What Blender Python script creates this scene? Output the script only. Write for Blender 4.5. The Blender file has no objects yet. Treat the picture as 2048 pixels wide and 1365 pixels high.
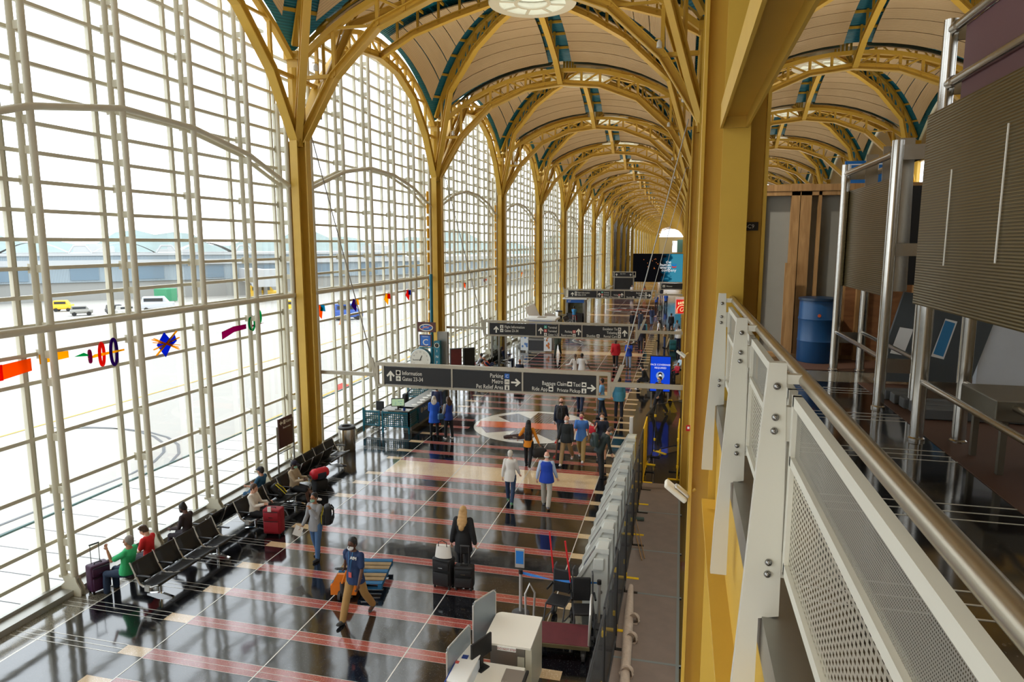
import bpy, bmesh, math, random
from mathutils import Vector, Matrix
PI = math.pi
D = bpy.data
SC = bpy.context.scene
COL = SC.collection
random.seed(7)

# ------------------------------------------------------------------ helpers
def rgb(r, g, b, a=1.0):
    f = lambda c: (c / 255 / 12.92) if c / 255 <= 0.04045 else ((c / 255 + 0.055) / 1.055) ** 2.4
    return (f(r), f(g), f(b), a)

def tag(o, label=None, cat=None, group=None, kind=None):
    if label: o['label'] = label
    if cat: o['category'] = cat
    if group: o['group'] = group
    if kind: o['kind'] = kind
    return o

def empty(name, loc=(0, 0, 0), rz=0.0, parent=None):
    o = D.objects.new(name, None)
    COL.objects.link(o)
    o.empty_display_size = 0.2
    o.location = loc
    o.rotation_euler = (0, 0, rz)
    if parent: o.parent = parent
    return o

def thing(name, label, cat, loc=(0, 0, 0), rz=0.0, group=None):
    return tag(empty(name, loc, rz), label, cat, group)

def copy_tree(o, parent=None):
    c = o.copy()
    COL.objects.link(c)
    if parent: c.parent = parent
    for ch in list(o.children):
        copy_tree(ch, c)
    return c

class MB:
    """collects shapes, builds one mesh object"""
    def __init__(s):
        s.v = []; s.f = []; s.m = []; s.uv = {}
    def add(s, verts, faces, mi=0, M=None):
        n = len(s.v)
        if M is not None:
            verts = [M @ Vector(v) for v in verts]
        s.v += [tuple(v) for v in verts]
        for f in faces:
            s.f.append(tuple(i + n for i in f)); s.m.append(mi)
        return s
    def box(s, x0, y0, z0, x1, y1, z1, mi=0, M=None):
        v = [(x0, y0, z0), (x1, y0, z0), (x1, y1, z0), (x0, y1, z0), (x0, y0, z1), (x1, y0, z1), (x1, y1, z1), (x0, y1, z1)]
        return s.add(v, [(3, 2, 1, 0), (4, 5, 6, 7), (0, 1, 5, 4), (1, 2, 6, 5), (2, 3, 7, 6), (3, 0, 4, 7)], mi, M)
    def cbox(s, c, d, mi=0, M=None):
        return s.box(c[0] - d[0] / 2, c[1] - d[1] / 2, c[2] - d[2] / 2, c[0] + d[0] / 2, c[1] + d[1] / 2, c[2] + d[2] / 2, mi, M)
    def rbox(s, c, d, r=0.02, mi=0, M=None, seg=2):
        """box with rounded edges (bevelled)"""
        bm = bmesh.new()
        bmesh.ops.create_cube(bm, size=1)
        for v in bm.verts:
            v.co = Vector((v.co.x * d[0], v.co.y * d[1], v.co.z * d[2]))
        bmesh.ops.bevel(bm, geom=list(bm.edges), offset=min(r, min(d) * 0.49), segments=seg, profile=0.5, affect='EDGES')
        bm.verts.index_update()
        vs = [v.co + Vector(c) for v in bm.verts]
        fs = [[v.index for v in f.verts] for f in bm.faces]
        bm.free()
        return s.add(vs, fs, mi, M)
    def beam(s, p, q, w, h, up=(0, 0, 1), mi=0):
        """box beam from p to q, w across, h along 'up'"""
        p, q = Vector(p), Vector(q)
        t = (q - p).normalized(); u = Vector(up)
        if abs(t.dot(u)) > 0.99: u = Vector((1, 0, 0))
        sd = t.cross(u).normalized() * (w / 2); n = sd.cross(t).normalized() * (h / 2)
        v = [p - sd - n, p + sd - n, p + sd + n, p - sd + n, q - sd - n, q + sd - n, q + sd + n, q - sd + n]
        return s.add(v, [(3, 2, 1, 0), (4, 5, 6, 7), (0, 1, 5, 4), (1, 2, 6, 5), (2, 3, 7, 6), (3, 0, 4, 7)], mi)
    def tube(s, pts, r, n=8, mi=0, cap=True, closed=False):
        """round tube along a polyline; r a number or one per point"""
        P = [Vector(p) for p in pts]; k = len(P)
        rr = r if isinstance(r, (list, tuple)) else [r] * k
        T = []
        for i in range(k):
            a = P[(i - 1) % k] if (i > 0 or closed) else P[i]
            b = P[(i + 1) % k] if (i < k - 1 or closed) else P[i]
            d0 = (P[i] - a); d1 = (b - P[i])
            d = (d0.normalized() if d0.length > 1e-9 else Vector()) + (d1.normalized() if d1.length > 1e-9 else Vector())
            T.append(d.normalized() if d.length > 1e-9 else Vector((0, 0, 1)))
        up = Vector((0, 0, 1)) if abs(T[0].z) < 0.9 else Vector((1, 0, 0))
        u = T[0].cross(up).normalized()
        vs = []
        for i in range(k):
            u = (u - T[i] * u.dot(T[i])).normalized()
            w = T[i].cross(u)
            for j in range(n):
                a = 2 * PI * j / n
                vs.append(P[i] + (u * math.cos(a) + w * math.sin(a)) * rr[i])
        fs = []
        for i in range(k if closed else k - 1):
            i2 = (i + 1) % k
            for j in range(n):
                j2 = (j + 1) % n
                fs.append((i * n + j, i * n + j2, i2 * n + j2, i2 * n + j))
        if cap and not closed:
            fs.append(tuple(reversed(range(n)))); fs.append(tuple(range((k - 1) * n, k * n)))
        return s.add(vs, fs, mi)
    def lathe(s, prof, n=20, c=(0, 0, 0), mi=0, M=None, cap=True):
        """prof: list of (r,z)"""
        vs = []; fs = []; k = len(prof)
        for r, z in prof:
            for j in range(n):
                a = 2 * PI * j / n
                vs.append((c[0] + r * math.cos(a), c[1] + r * math.sin(a), c[2] + z))
        for i in range(k - 1):
            for j in range(n):
                j2 = (j + 1) % n
                fs.append((i * n + j, i * n + j2, (i + 1) * n + j2, (i + 1) * n + j))
        if cap and prof[0][0] > 1e-3: fs.append(tuple(reversed(range(n))))
        if cap and prof[-1][0] > 1e-3: fs.append(tuple(range((k - 1) * n, k * n)))
        return s.add(vs, fs, mi, M)
    def prism(s, out, d, M=None, mi=0):
        """polygon outline [(x,y)] extruded z 0..d, placed by M"""
        n = len(out)
        v = [(x, y, 0) for x, y in out] + [(x, y, d) for x, y in out]
        f = [tuple(reversed(range(n))), tuple(range(n, 2 * n))] + [(i, (i + 1) % n, n + (i + 1) % n, n + i) for i in range(n)]
        return s.add(v, f, mi, M)
    def ell(s, c, r, n=12, m=8, mi=0, M=None):
        prof = [(math.sin(PI * i / m), -math.cos(PI * i / m)) for i in range(m + 1)]
        T = Matrix.Translation(c) @ Matrix.Diagonal((r[0], r[1], r[2], 1))
        if M is not None: T = M @ T
        prof[0] = (1e-4, -1); prof[-1] = (1e-4, 1)
        return s.lathe(prof, n, (0, 0, 0), mi, T)
    def sweep(s, pts, sec, side, mi=0):
        """section [(u,v)] swept along a planar polyline; u along 'side', v in the plane, mitred"""
        P = [Vector(p) for p in pts]; sd = Vector(side).normalized(); k = len(P); n = len(sec)
        vs = []
        for i in range(k):
            a = (P[i] - P[i - 1]).normalized() if i else None
            b = (P[i + 1] - P[i]).normalized() if i < k - 1 else None
            t = ((a or b) + (b or a)).normalized()
            c = max(0.4, t.dot(a or b))
            nn = sd.cross(t).normalized() / c
            for u, v in sec: vs.append(P[i] + sd * u + nn * v)
        fs = [(i * n + j, i * n + (j + 1) % n, (i + 1) * n + (j + 1) % n, (i + 1) * n + j) for i in range(k - 1) for j in range(n)]
        fs += [tuple(reversed(range(n))), tuple(range((k - 1) * n, k * n))]
        return s.add(vs, fs, mi)
    def grid(s, fn, nu, nv, mi=0, uvf=None):
        n0 = len(s.v)
        for i in range(nu + 1):
            for j in range(nv + 1):
                s.v.append(tuple(fn(i / nu, j / nv)))
                if uvf: s.uv[len(s.v) - 1] = uvf(i / nu, j / nv)
        for i in range(nu):
            for j in range(nv):
                a = n0 + i * (nv + 1) + j
                s.f.append((a, a + nv + 1, a + nv + 2, a + 1)); s.m.append(mi)
        return s
    def build(s, name, mats, parent=None, smooth=None, loc=None):
        me = D.meshes.new(name)
        me.from_pydata(s.v, [], s.f)
        if not isinstance(mats, (list, tuple)): mats = [mats]
        for m in mats: me.materials.append(m)
        if len(mats) > 1:
            me.polygons.foreach_set('material_index', s.m)
        if s.uv:
            ul = me.uv_layers.new(name='UVMap')
            for l in me.loops: ul.data[l.index].uv = s.uv.get(l.vertex_index, (0, 0))
        bm = bmesh.new(); bm.from_mesh(me)
        bmesh.ops.recalc_face_normals(bm, faces=bm.faces); bm.to_mesh(me); bm.free()
        if smooth is not None:
            me.polygons.foreach_set('use_smooth', [True] * len(me.polygons))
            try: me.set_sharp_from_angle(angle=math.radians(smooth))
            except Exception: pass
        me.update()
        o = D.objects.new(name, me)
        COL.objects.link(o)
        if parent: o.parent = parent
        if loc: o.location = loc
        return o

def isec(w, h, tf=0.03, tw=0.03):
    """I section outline, width w (u), height h (v)"""
    a, b, c = w / 2, h / 2, tw / 2
    return [(-a, -b), (a, -b), (a, -b + tf), (c, -b + tf), (c, b - tf), (a, b - tf), (a, b), (-a, b), (-a, b - tf), (-c, b - tf), (-c, -b + tf), (-a, -b + tf)]

def rect(w, h):
    return [(-w / 2, -h / 2), (w / 2, -h / 2), (w / 2, h / 2), (-w / 2, h / 2)]

_TMP = bpy.data.scenes.new('work')     # scratch scene, so converting one mesh does not re-evaluate the whole hall
def bake(o):
    """final mesh of object o (curves and modifiers applied)"""
    _TMP.collection.objects.link(o)
    vl = _TMP.view_layers[0]; vl.update()
    me = D.meshes.new_from_object(o.evaluated_get(vl.depsgraph))
    D.objects.remove(o)
    return me
def text_mesh(name, body, size, mat_, parent, M, align='LEFT', depth=0.004, spacing=1.0):
    """raised lettering: text lies in local XY of M, facing +Z"""
    cu = D.curves.new(name, 'FONT')
    cu.body = body; cu.size = size; cu.align_x = align; cu.extrude = depth; cu.resolution_u = 2
    cu.space_character = spacing
    me = bake(D.objects.new(name, cu)); D.curves.remove(cu)
    me.materials.clear(); me.materials.append(mat_)
    me.transform(M)
    o = D.objects.new(name, me); COL.objects.link(o); o.parent = parent
    return o

# plane frames: text facing -Y (towards the camera), facing +X, facing up
def face_my(x, y, z): return Matrix(((1, 0, 0, x), (0, 0, -1, y), (0, 1, 0, z), (0, 0, 0, 1)))
def face_px(x, y, z): return Matrix(((0, 0, 1, x), (1, 0, 0, y), (0, 1, 0, z), (0, 0, 0, 1)))

# ------------------------------------------------------------------ materials
def mat(name, col, rough=0.5, metal=0.0, spec=0.5, noise=0.0, nscale=8.0, bump=0.0, bscale=60.0, coat=0.0, emit=None, estr=1.0, trans=0.0, alpha=1.0):
    m = D.materials.new(name); m.use_nodes = True
    nt = m.node_tree; b = nt.nodes['Principled BSDF']
    b.inputs['Base Color'].default_value = col
    b.inputs['Roughness'].default_value = rough
    b.inputs['Metallic'].default_value = metal
    b.inputs['Specular IOR Level'].default_value = spec
    b.inputs['Coat Weight'].default_value = coat
    b.inputs['Transmission Weight'].default_value = trans
    b.inputs['Alpha'].default_value = alpha
    if emit:
        b.inputs['Emission Color'].default_value = emit; b.inputs['Emission Strength'].default_value = estr
    if noise or bump:
        tc = nt.nodes.new('ShaderNodeTexCoord')
    if noise:
        nz = nt.nodes.new('ShaderNodeTexNoise'); nz.inputs['Scale'].default_value = nscale; nz.inputs['Detail'].default_value = 4
        nt.links.new(tc.outputs['Object'], nz.inputs['Vector'])
        mx = nt.nodes.new('ShaderNodeMix'); mx.data_type = 'RGBA'
        k = 1 - noise
        mx.inputs[6].default_value = (col[0] * k, col[1] * k, col[2] * k, 1)
        k = 1 + noise
        mx.inputs[7].default_value = (min(1, col[0] * k), min(1, col[1] * k), min(1, col[2] * k), 1)
        nt.links.new(nz.outputs['Fac'], mx.inputs[0]); nt.links.new(mx.outputs[2], b.inputs['Base Color'])
    if bump:
        n2 = nt.nodes.new('ShaderNodeTexNoise'); n2.inputs['Scale'].default_value = bscale
        nt.links.new(tc.outputs['Object'], n2.inputs['Vector'])
        bp = nt.nodes.new('ShaderNodeBump'); bp.inputs['Strength'].default_value = bump; bp.inputs['Distance'].default_value = 0.02
        nt.links.new(n2.outputs['Fac'], bp.inputs['Height']); nt.links.new(bp.outputs['Normal'], b.inputs['Normal'])
    return m

def emis(name, col, s):
    m = D.materials.new(name); m.use_nodes = True
    nt = m.node_tree; nt.nodes.clear()
    e = nt.nodes.new('ShaderNodeEmission'); e.inputs[0].default_value = col; e.inputs[1].default_value = s
    o = nt.nodes.new('ShaderNodeOutputMaterial'); nt.links.new(e.outputs[0], o.inputs[0])
    return m

def thin_glass(name, tint=(0.97, 0.985, 0.98, 1), refl=0.06):
    m = D.materials.new(name); m.use_nodes = True
    nt = m.node_tree; nt.nodes.clear()
    t = nt.nodes.new('ShaderNodeBsdfTransparent'); t.inputs[0].default_value = tint
    g = nt.nodes.new('ShaderNodeBsdfGlossy'); g.inputs['Roughness'].default_value = 0.02
    lw = nt.nodes.new('ShaderNodeLayerWeight'); lw.inputs[0].default_value = 0.25
    mp = nt.nodes.new('ShaderNodeMath'); mp.operation = 'MULTIPLY_ADD'; mp.inputs[1].default_value = 0.16; mp.inputs[2].default_value = refl * 0.3
    nt.links.new(lw.outputs['Fresnel'], mp.inputs[0])
    mx = nt.nodes.new('ShaderNodeMixShader'); o = nt.nodes.new('ShaderNodeOutputMaterial')
    nt.links.new(mp.outputs[0], mx.inputs[0]); nt.links.new(t.outputs[0], mx.inputs[1]); nt.links.new(g.outputs[0], mx.inputs[2])
    nt.links.new(mx.outputs[0], o.inputs[0])
    return m

def terrazzo(name, base, speck, amount=0.12, scale=90, rough=0.09):
    m = mat(name, base, rough, 0, 0.5)
    nt = m.node_tree; b = nt.nodes['Principled BSDF']; b.inputs['IOR'].default_value = 2.1
    tc = nt.nodes.new('ShaderNodeTexCoord')
    vo = nt.nodes.new('ShaderNodeTexVoronoi'); vo.inputs['Scale'].default_value = scale
    nt.links.new(tc.outputs['Object'], vo.inputs['Vector'])
    cr = nt.nodes.new('ShaderNodeValToRGB')
    cr.color_ramp.elements[0].position = 1 - amount - 0.02; cr.color_ramp.elements[0].color = (0, 0, 0, 1)
    cr.color_ramp.elements[1].position = 1 - amount + 0.02; cr.color_ramp.elements[1].color = (1, 1, 1, 1)
    sp = nt.nodes.new('ShaderNodeSeparateColor'); nt.links.new(vo.outputs['Color'], sp.inputs[0]); nt.links.new(sp.outputs[0], cr.inputs[0])
    nz = nt.nodes.new('ShaderNodeTexNoise'); nz.inputs['Scale'].default_value = 1.3; nz.inputs['Detail'].default_value = 5
    nt.links.new(tc.outputs['Object'], nz.inputs['Vector'])
    m1 = nt.nodes.new('ShaderNodeMix'); m1.data_type = 'RGBA'
    m1.inputs[6].default_value = tuple(c * 0.75 for c in base[:3]) + (1,); m1.inputs[7].default_value = tuple(min(1, c * 1.3) for c in base[:3]) + (1,)
    nt.links.new(nz.outputs['Fac'], m1.inputs[0])
    m2 = nt.nodes.new('ShaderNodeMix'); m2.data_type = 'RGBA'
    nt.links.new(cr.outputs[0], m2.inputs[0]); nt.links.new(m1.outputs[2], m2.inputs[6]); m2.inputs[7].default_value = speck
    nt.links.new(m2.outputs[2], b.inputs['Base Color'])
    # polish marks: slight roughness variation, gentle waviness of the polished slab
    n2 = nt.nodes.new('ShaderNodeTexNoise'); n2.inputs['Scale'].default_value = 0.9; n2.inputs['Detail'].default_value = 6
    nt.links.new(tc.outputs['Object'], n2.inputs['Vector'])
    mr = nt.nodes.new('ShaderNodeMapRange'); mr.inputs['To Min'].default_value = rough * 0.6; mr.inputs['To Max'].default_value = rough * 1.6
    nt.links.new(n2.outputs['Fac'], mr.inputs['Value']); nt.links.new(mr.outputs[0], b.inputs['Roughness'])
    n3 = nt.nodes.new('ShaderNodeTexNoise'); n3.inputs['Scale'].default_value = 2.2; n3.inputs['Detail'].default_value = 1
    nt.links.new(tc.outputs['Object'], n3.inputs['Vector'])
    bp = nt.nodes.new('ShaderNodeBump'); bp.inputs['Strength'].default_value = 0.05; bp.inputs['Distance'].default_value = 0.05
    nt.links.new(n3.outputs['Fac'], bp.inputs['Height']); nt.links.new(bp.outputs['Normal'], b.inputs['Normal'])
    return m

def ribbed(name, col, scale, axis='UV', rough=0.6, dark=0.72, metal=0.0, depth=0.01, coord='UV', direction='Y'):
    """fine parallel grooves (acoustic panels, corrugated deck, reeded glass)"""
    m = mat(name, col, rough, metal)
    nt = m.node_tree; b = nt.nodes['Principled BSDF']
    tc = nt.nodes.new('ShaderNodeTexCoord'); wv = nt.nodes.new('ShaderNodeTexWave')
    wv.bands_direction = direction; wv.inputs['Scale'].default_value = scale; wv.inputs['Distortion'].default_value = 0
    nt.links.new(tc.outputs[coord], wv.inputs['Vector'])
    mx = nt.nodes.new('ShaderNodeMix'); mx.data_type = 'RGBA'
    mx.inputs[6].default_value = tuple(c * dark for c in col[:3]) + (1,); mx.inputs[7].default_value = col
    nt.links.new(wv.outputs['Fac'], mx.inputs[0]); nt.links.new(mx.outputs[2], b.inputs['Base Color'])
    bp = nt.nodes.new('ShaderNodeBump'); bp.inputs['Strength'].default_value = 0.6; bp.inputs['Distance'].default_value = depth
    nt.links.new(wv.outputs['Fac'], bp.inputs['Height']); nt.links.new(bp.outputs['Normal'], b.inputs['Normal'])
    return m

def wood(name, c0, c1, sc=(1, 1, 14), rough=0.6):
    m = mat(name, c0, rough)
    nt = m.node_tree; b = nt.nodes['Principled BSDF']
    tc = nt.nodes.new('ShaderNodeTexCoord'); mp = nt.nodes.new('ShaderNodeMapping')
    mp.inputs['Scale'].default_value = sc
    nz = nt.nodes.new('ShaderNodeTexNoise'); nz.inputs['Scale'].default_value = 3; nz.inputs['Detail'].default_value = 6; nz.inputs['Distortion'].default_value = 1
    nt.links.new(tc.outputs['Object'], mp.inputs[0]); nt.links.new(mp.outputs[0], nz.inputs['Vector'])
    cr = nt.nodes.new('ShaderNodeValToRGB'); cr.color_ramp.elements[0].position = 0.3; cr.color_ramp.elements[1].position = 0.7
    cr.color_ramp.elements[0].color = c0; cr.color_ramp.elements[1].color = c1
    nt.links.new(nz.outputs['Fac'], cr.inputs[0]); nt.links.new(cr.outputs[0], b.inputs['Base Color'])
    return m

def mesh_holes(name, col, su, sv, hole=0.5, rough=0.4, metal=0.0, coord='UV'):
    """perforated / woven sheet: regular see-through holes"""
    m = D.materials.new(name); m.use_nodes = True
    nt = m.node_tree; b = nt.nodes['Principled BSDF']; out = nt.nodes['Material Output']
    b.inputs['Base Color'].default_value = col; b.inputs['Roughness'].default_value = rough; b.inputs['Metallic'].default_value = metal
    tc = nt.nodes.new('ShaderNodeTexCoord'); sp = nt.nodes.new('ShaderNodeSeparateXYZ'); nt.links.new(tc.outputs[coord], sp.inputs[0])
    outs = []
    for ax, sc in ((0, su), (1, sv)):
        a = nt.nodes.new('ShaderNodeMath'); a.operation = 'MULTIPLY'; a.inputs[1].default_value = sc; nt.links.new(sp.outputs[ax], a.inputs[0])
        f = nt.nodes.new('ShaderNodeMath'); f.operation = 'FRACT'; nt.links.new(a.outputs[0], f.inputs[0])
        l = nt.nodes.new('ShaderNodeMath'); l.operation = 'LESS_THAN'; l.inputs[1].default_value = hole; nt.links.new(f.outputs[0], l.inputs[0])
        outs.append(l)
    mu = nt.nodes.new('ShaderNodeMath'); mu.operation = 'MULTIPLY'; nt.links.new(outs[0].outputs[0], mu.inputs[0]); nt.links.new(outs[1].outputs[0], mu.inputs[1])
    t = nt.nodes.new('ShaderNodeBsdfTransparent'); mx = nt.nodes.new('ShaderNodeMixShader')
    nt.links.new(mu.outputs[0], mx.inputs[0]); nt.links.new(b.outputs[0], mx.inputs[1]); nt.links.new(t.outputs[0], mx.inputs[2])
    nt.links.new(mx.outputs[0], out.inputs[0])
    return m

YEL = mat('yellow_paint', rgb(205, 165, 62), 0.45, noise=0.06, nscale=3)
YELD = mat('yellow_paint_deep', rgb(188, 148, 42), 0.45)
CREAM = mat('cream_paint', rgb(206, 200, 178), 0.4, noise=0.04, nscale=2)
WHITE = mat('white_paint', rgb(236, 236, 232), 0.4)
ALU = mat('aluminium', rgb(205, 203, 198), 0.32, 0.7, noise=0.05)
GREYM = mat('grey_metal', rgb(150, 148, 142), 0.38, 0.6, noise=0.08)
STEEL = mat('stainless_steel', rgb(186, 182, 174), 0.24, 1.0, noise=0.08, nscale=20)
CHROME = mat('polished_metal', rgb(225, 225, 225), 0.1, 1.0)
SILL = mat('grey_sill', rgb(168, 166, 158), 0.35, 0.5, noise=0.08)
GLASS = thin_glass('window_glass')
TEALDECK = ribbed('teal_deck', rgb(10, 112, 132), 5.0, rough=0.45, dark=0.6, depth=0.03)
PANEL = ribbed('beige_acoustic_panel', rgb(208, 180, 138), 5.5, rough=0.7, dark=0.78, depth=0.012)
TEAL = mat('teal_paint', rgb(6, 104, 124), 0.4)
BLACK = mat('black_paint', rgb(18, 18, 19), 0.45)
DKGREY = mat('dark_grey', rgb(58, 58, 60), 0.5)
T_BLACK = terrazzo('black_terrazzo', rgb(19, 20, 25), rgb(84, 82, 80), 0.035, 110, 0.085)
T_RED = terrazzo('red_terrazzo', rgb(158, 74, 66), rgb(190, 120, 105), 0.1, 80, 0.11)
T_TAN = terrazzo('tan_terrazzo', rgb(214, 186, 146), rgb(235, 215, 185), 0.1, 80, 0.11)
T_WHITE = terrazzo('white_terrazzo', rgb(225, 222, 212), rgb(180, 180, 175), 0.08, 80, 0.11)
T_GREY = terrazzo('speckled_grey_terrazzo', rgb(128, 122, 106), rgb(60, 58, 54), 0.3, 110, 0.11)
T_BLUE = terrazzo('violet_blue_terrazzo', rgb(62, 64, 110), rgb(120, 120, 150), 0.08, 80, 0.11)
T_ORANGE = terrazzo('orange_terrazzo', rgb(214, 92, 58), rgb(230, 130, 95), 0.08, 80, 0.11)
T_MAUVE = terrazzo('mauve_terrazzo', rgb(132, 92, 98), rgb(160, 125, 125), 0.08, 80, 0.11)
DIVIDER = mat('zinc_divider', rgb(225, 222, 212), 0.25, 0.3)

# ------------------------------------------------------------------ setting out
# hall axis +Y, hall floor z=0, window wall on the left (-X), balcony on the right (+X)
XL, XR, XC, XE = -12.5, 0.5, -6.0, 13.5
BAY, Y0 = 13.15, 7.85
NB = 27                       # last bay
COLW = 12
def yj(j): return Y0 + BAY * j
HB = BAY / 2

ORD = ['first', 'second', 'third', 'fourth', 'fifth', 'sixth', 'seventh', 'eighth', 'ninth', 'tenth', 'eleventh', 'twelfth', 'thirteenth', 'fourteenth', 'fifteenth',
       'sixteenth', 'seventeenth', 'eighteenth', 'nineteenth', 'twentieth', 'twenty-first', 'twenty-second', 'twenty-third', 'twenty-fourth', 'twenty-fifth',
       'twenty-sixth', 'twenty-seventh', 'twenty-eighth', 'twenty-ninth', 'thirtieth']
# ------------------------------------------------------------------ floor of the hall, with its inlays
FM = [T_BLACK, T_RED, T_TAN, T_WHITE, T_GREY, T_BLUE, T_ORANGE, T_MAUVE, DIVIDER]
def make_floor():
    mb = MB(); YE = yj(NB + 1)
    def q(x0, y0, x1, y1, mi, z=0.0):
        mb.add([(x0, y0, z), (x1, y0, z), (x1, y1, z), (x0, y1, z)], [(0, 1, 2, 3)], mi)
    q(-12.04, -8, 1.3, YE, 0)
    q(-13.3, -8, -12.04, YE, 4)
    q(-12.06, -8, -12.02, YE, 8, 0.001)
    for x in (-9.58, -7.2, -4.83, -2.43): q(x - 0.012, -8, x + 0.012, YE, 8, 0.004)
    STEP = BAY / 11
    med = [27.6 + 2 * BAY * i for i in range(0, 14)]
    def clear(y):      # spans of x not covered by a medallion
        for m in med:
            if abs(y - m) < 2.75:
                h = math.sqrt(2.75 ** 2 - (y - m) ** 2)
                return [(-9.58, -5.86 - h), (-5.86 + h, -2.43)]
        return [(-9.58, -2.43)]
    for b in range(-2, NB + 1):
        c = yj(b + 1) + 0.32
        # wide tan band between two red ones
        q(-9.58, c - 0.66, -2.43, c + 0.66, 2, 0.002)
        for s in (-1, 1):
            y = c + s * 0.85
            q(-9.58, y - 0.19, -2.43, y + 0.19, 1, 0.002)
            q(-10.15, y - 0.13, -9.58, y + 0.13, 2, 0.002); q(-2.43, y - 0.13, -1.85, y + 0.13, 2, 0.002)
            for dy in (-0.19, 0, 0.19):
                q(-9.58, y + dy - 0.005, -2.43, y + dy + 0.005, 8, 0.003)
        for k in range(1, 10):
            y = c + 0.6 + STEP * k
            for (x0, x1) in clear(y):
                q(x0, y - 0.16, x1, y + 0.16, 1, 0.002)
                for dy in (-0.16, 0, 0.16): q(x0, y + dy - 0.005, x1, y + dy + 0.005, 8, 0.003)
            q(-10.15, y - 0.14, -9.58, y + 0.14, 2, 0.002); q(-2.43, y - 0.14, -1.85, y + 0.14, 2, 0.002)
            for dy in (-0.14, 0, 0.14): q(-12.7, y + dy - 0.008, -10.15, y + dy + 0.008, 8, 0.003)
    for i, m in enumerate(med):     # round medallions: crossing coloured bars on white
        n = 64; cx = -5.86; r = 2.56
        mb.add([(cx + r * math.cos(2 * PI * k / n), m + r * math.sin(2 * PI * k / n), 0.005) for k in range(n)], [tuple(range(n))], 3 if i % 2 == 0 else 4)
        def bar(a, w, l, mi, z, stripes=0, dark=0):
            ca, sa = math.cos(a), math.sin(a)
            if stripes:
                for k in range(stripes):
                    o = -w / 2 + w * (k + 0.5) / stripes
                    hw = w / stripes * 0.34
                    pts = [(-l, o - hw), (l, o - hw), (l, o + hw), (-l, o + hw)]
                    mb.add([(cx + x * ca - y * sa, m + x * sa + y * ca, z + 0.001) for x, y in pts], [(0, 1, 2, 3)], dark)
            pts = [(-l, -w / 2), (l, -w / 2), (l, w / 2), (-l, w / 2)]
            mb.add([(cx + x * ca - y * sa, m + x * sa + y * ca, z) for x, y in pts], [(0, 1, 2, 3)], mi)
        if i % 2 == 0:
            bar(math.radians(-46), 1.05, 2.2, 5, 0.006, 8, 0)
            bar(math.radians(29), 0.95, 2.2, 7, 0.008, 7, 5)
            bar(math.radians(84), 1.05, 2.25, 7, 0.010, 9, 0)
            bar(math.radians(4.5), 0.95, 2.42, 6, 0.012)
        else:
            for rr in (2.45, 1.9):
                for k in range(n):
                    a0, a1 = 2 * PI * k / n, 2 * PI * (k + 1) / n
                    mb.add([(cx + q_ * math.cos(a), m + q_ * math.sin(a), 0.007) for q_, a in ((rr - 0.1, a0), (rr, a0), (rr, a1), (rr - 0.1, a1))], [(0, 1, 2, 3)], 3)
            bar(math.radians(-6), 0.3, 2.3, 6, 0.008)
    return tag(mb.build('floor', FM), kind='structure')
make_floor()

# ------------------------------------------------------------------ yellow steel: columns
def column_shaft(z0, z1, w=0.68, fw=0.27):
    mb = MB(); t = 0.035; h = w / 2
    mb.box(-h, -t / 2, z0, h, t / 2, z1); mb.box(-t / 2, -h, z0, t / 2, h, z1)
    for s in (-1, 1):
        a, b = sorted((s * h, s * (h - t)))
        mb.box(a, -fw / 2, z0, b, fw / 2, z1); mb.box(-fw / 2, a, z0, fw / 2, b, z1)
    return mb
ZS, ZT = 11.05, 13.85      # limbs leave the column at ZS, post ends at ZT
ARCH = [(0.16, ZS), (1.4, 13.05), (2.95, 14.5), (4.75, 15.22), (HB, 15.42), (2 * HB - 4.75, 15.22), (2 * HB - 2.95, 14.5), (2 * HB - 1.4, 13.05), (2 * HB - 0.16, ZS)]
def zdome(x, y): return 17.5 - 1.4 * (math.hypot(x, y) / HB) ** 3
def make_column():
    t = thing('steel_column', 'x', 'column')
    sh = column_shaft(0, ZS).build('shaft', YEL, t)
    post = MB().box(-0.19, -0.19, ZS - 0.2, 0.19, 0.19, ZT)
    post.box(-0.26, -0.26, ZT - 0.25, 0.26, 0.26, ZT)
    post.tube([(0, 0, ZS - 0.2), (0, 0, ZT - 0.5)], 0.24, 12)
    post.build('post', YELD, t)
    base = MB().box(-0.42, -0.42, 0, 0.42, 0.42, 0.03); base.build('base_plate', GREYM, t)
    return t
col0 = make_column()
def place_column(x, j, label, proto=[None]):
    c = col0 if proto[0] is None else copy_tree(col0)
    proto[0] = 1
    c.location = (x, yj(j), 0); c['label'] = label; c['group'] = 'yellow columns down the hall'
    return c
for j in range(0, NB + 2):
    place_column(XL, j, 'yellow steel column at the window wall, %s from the camera' % ORD[j] if j else 'yellow steel column at the window wall just left of the frame')
    place_column(XR, j, 'yellow steel column along the balcony side, %s from the camera' % ORD[j] if j else 'big near yellow steel column where the balcony railing ends')
for j in range(1, 7):
    place_column(XR + BAY, j, 'yellow steel column behind the timber partition, %s bay back' % ORD[j])
def cam_dome(o, x, y, z): pass

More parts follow.
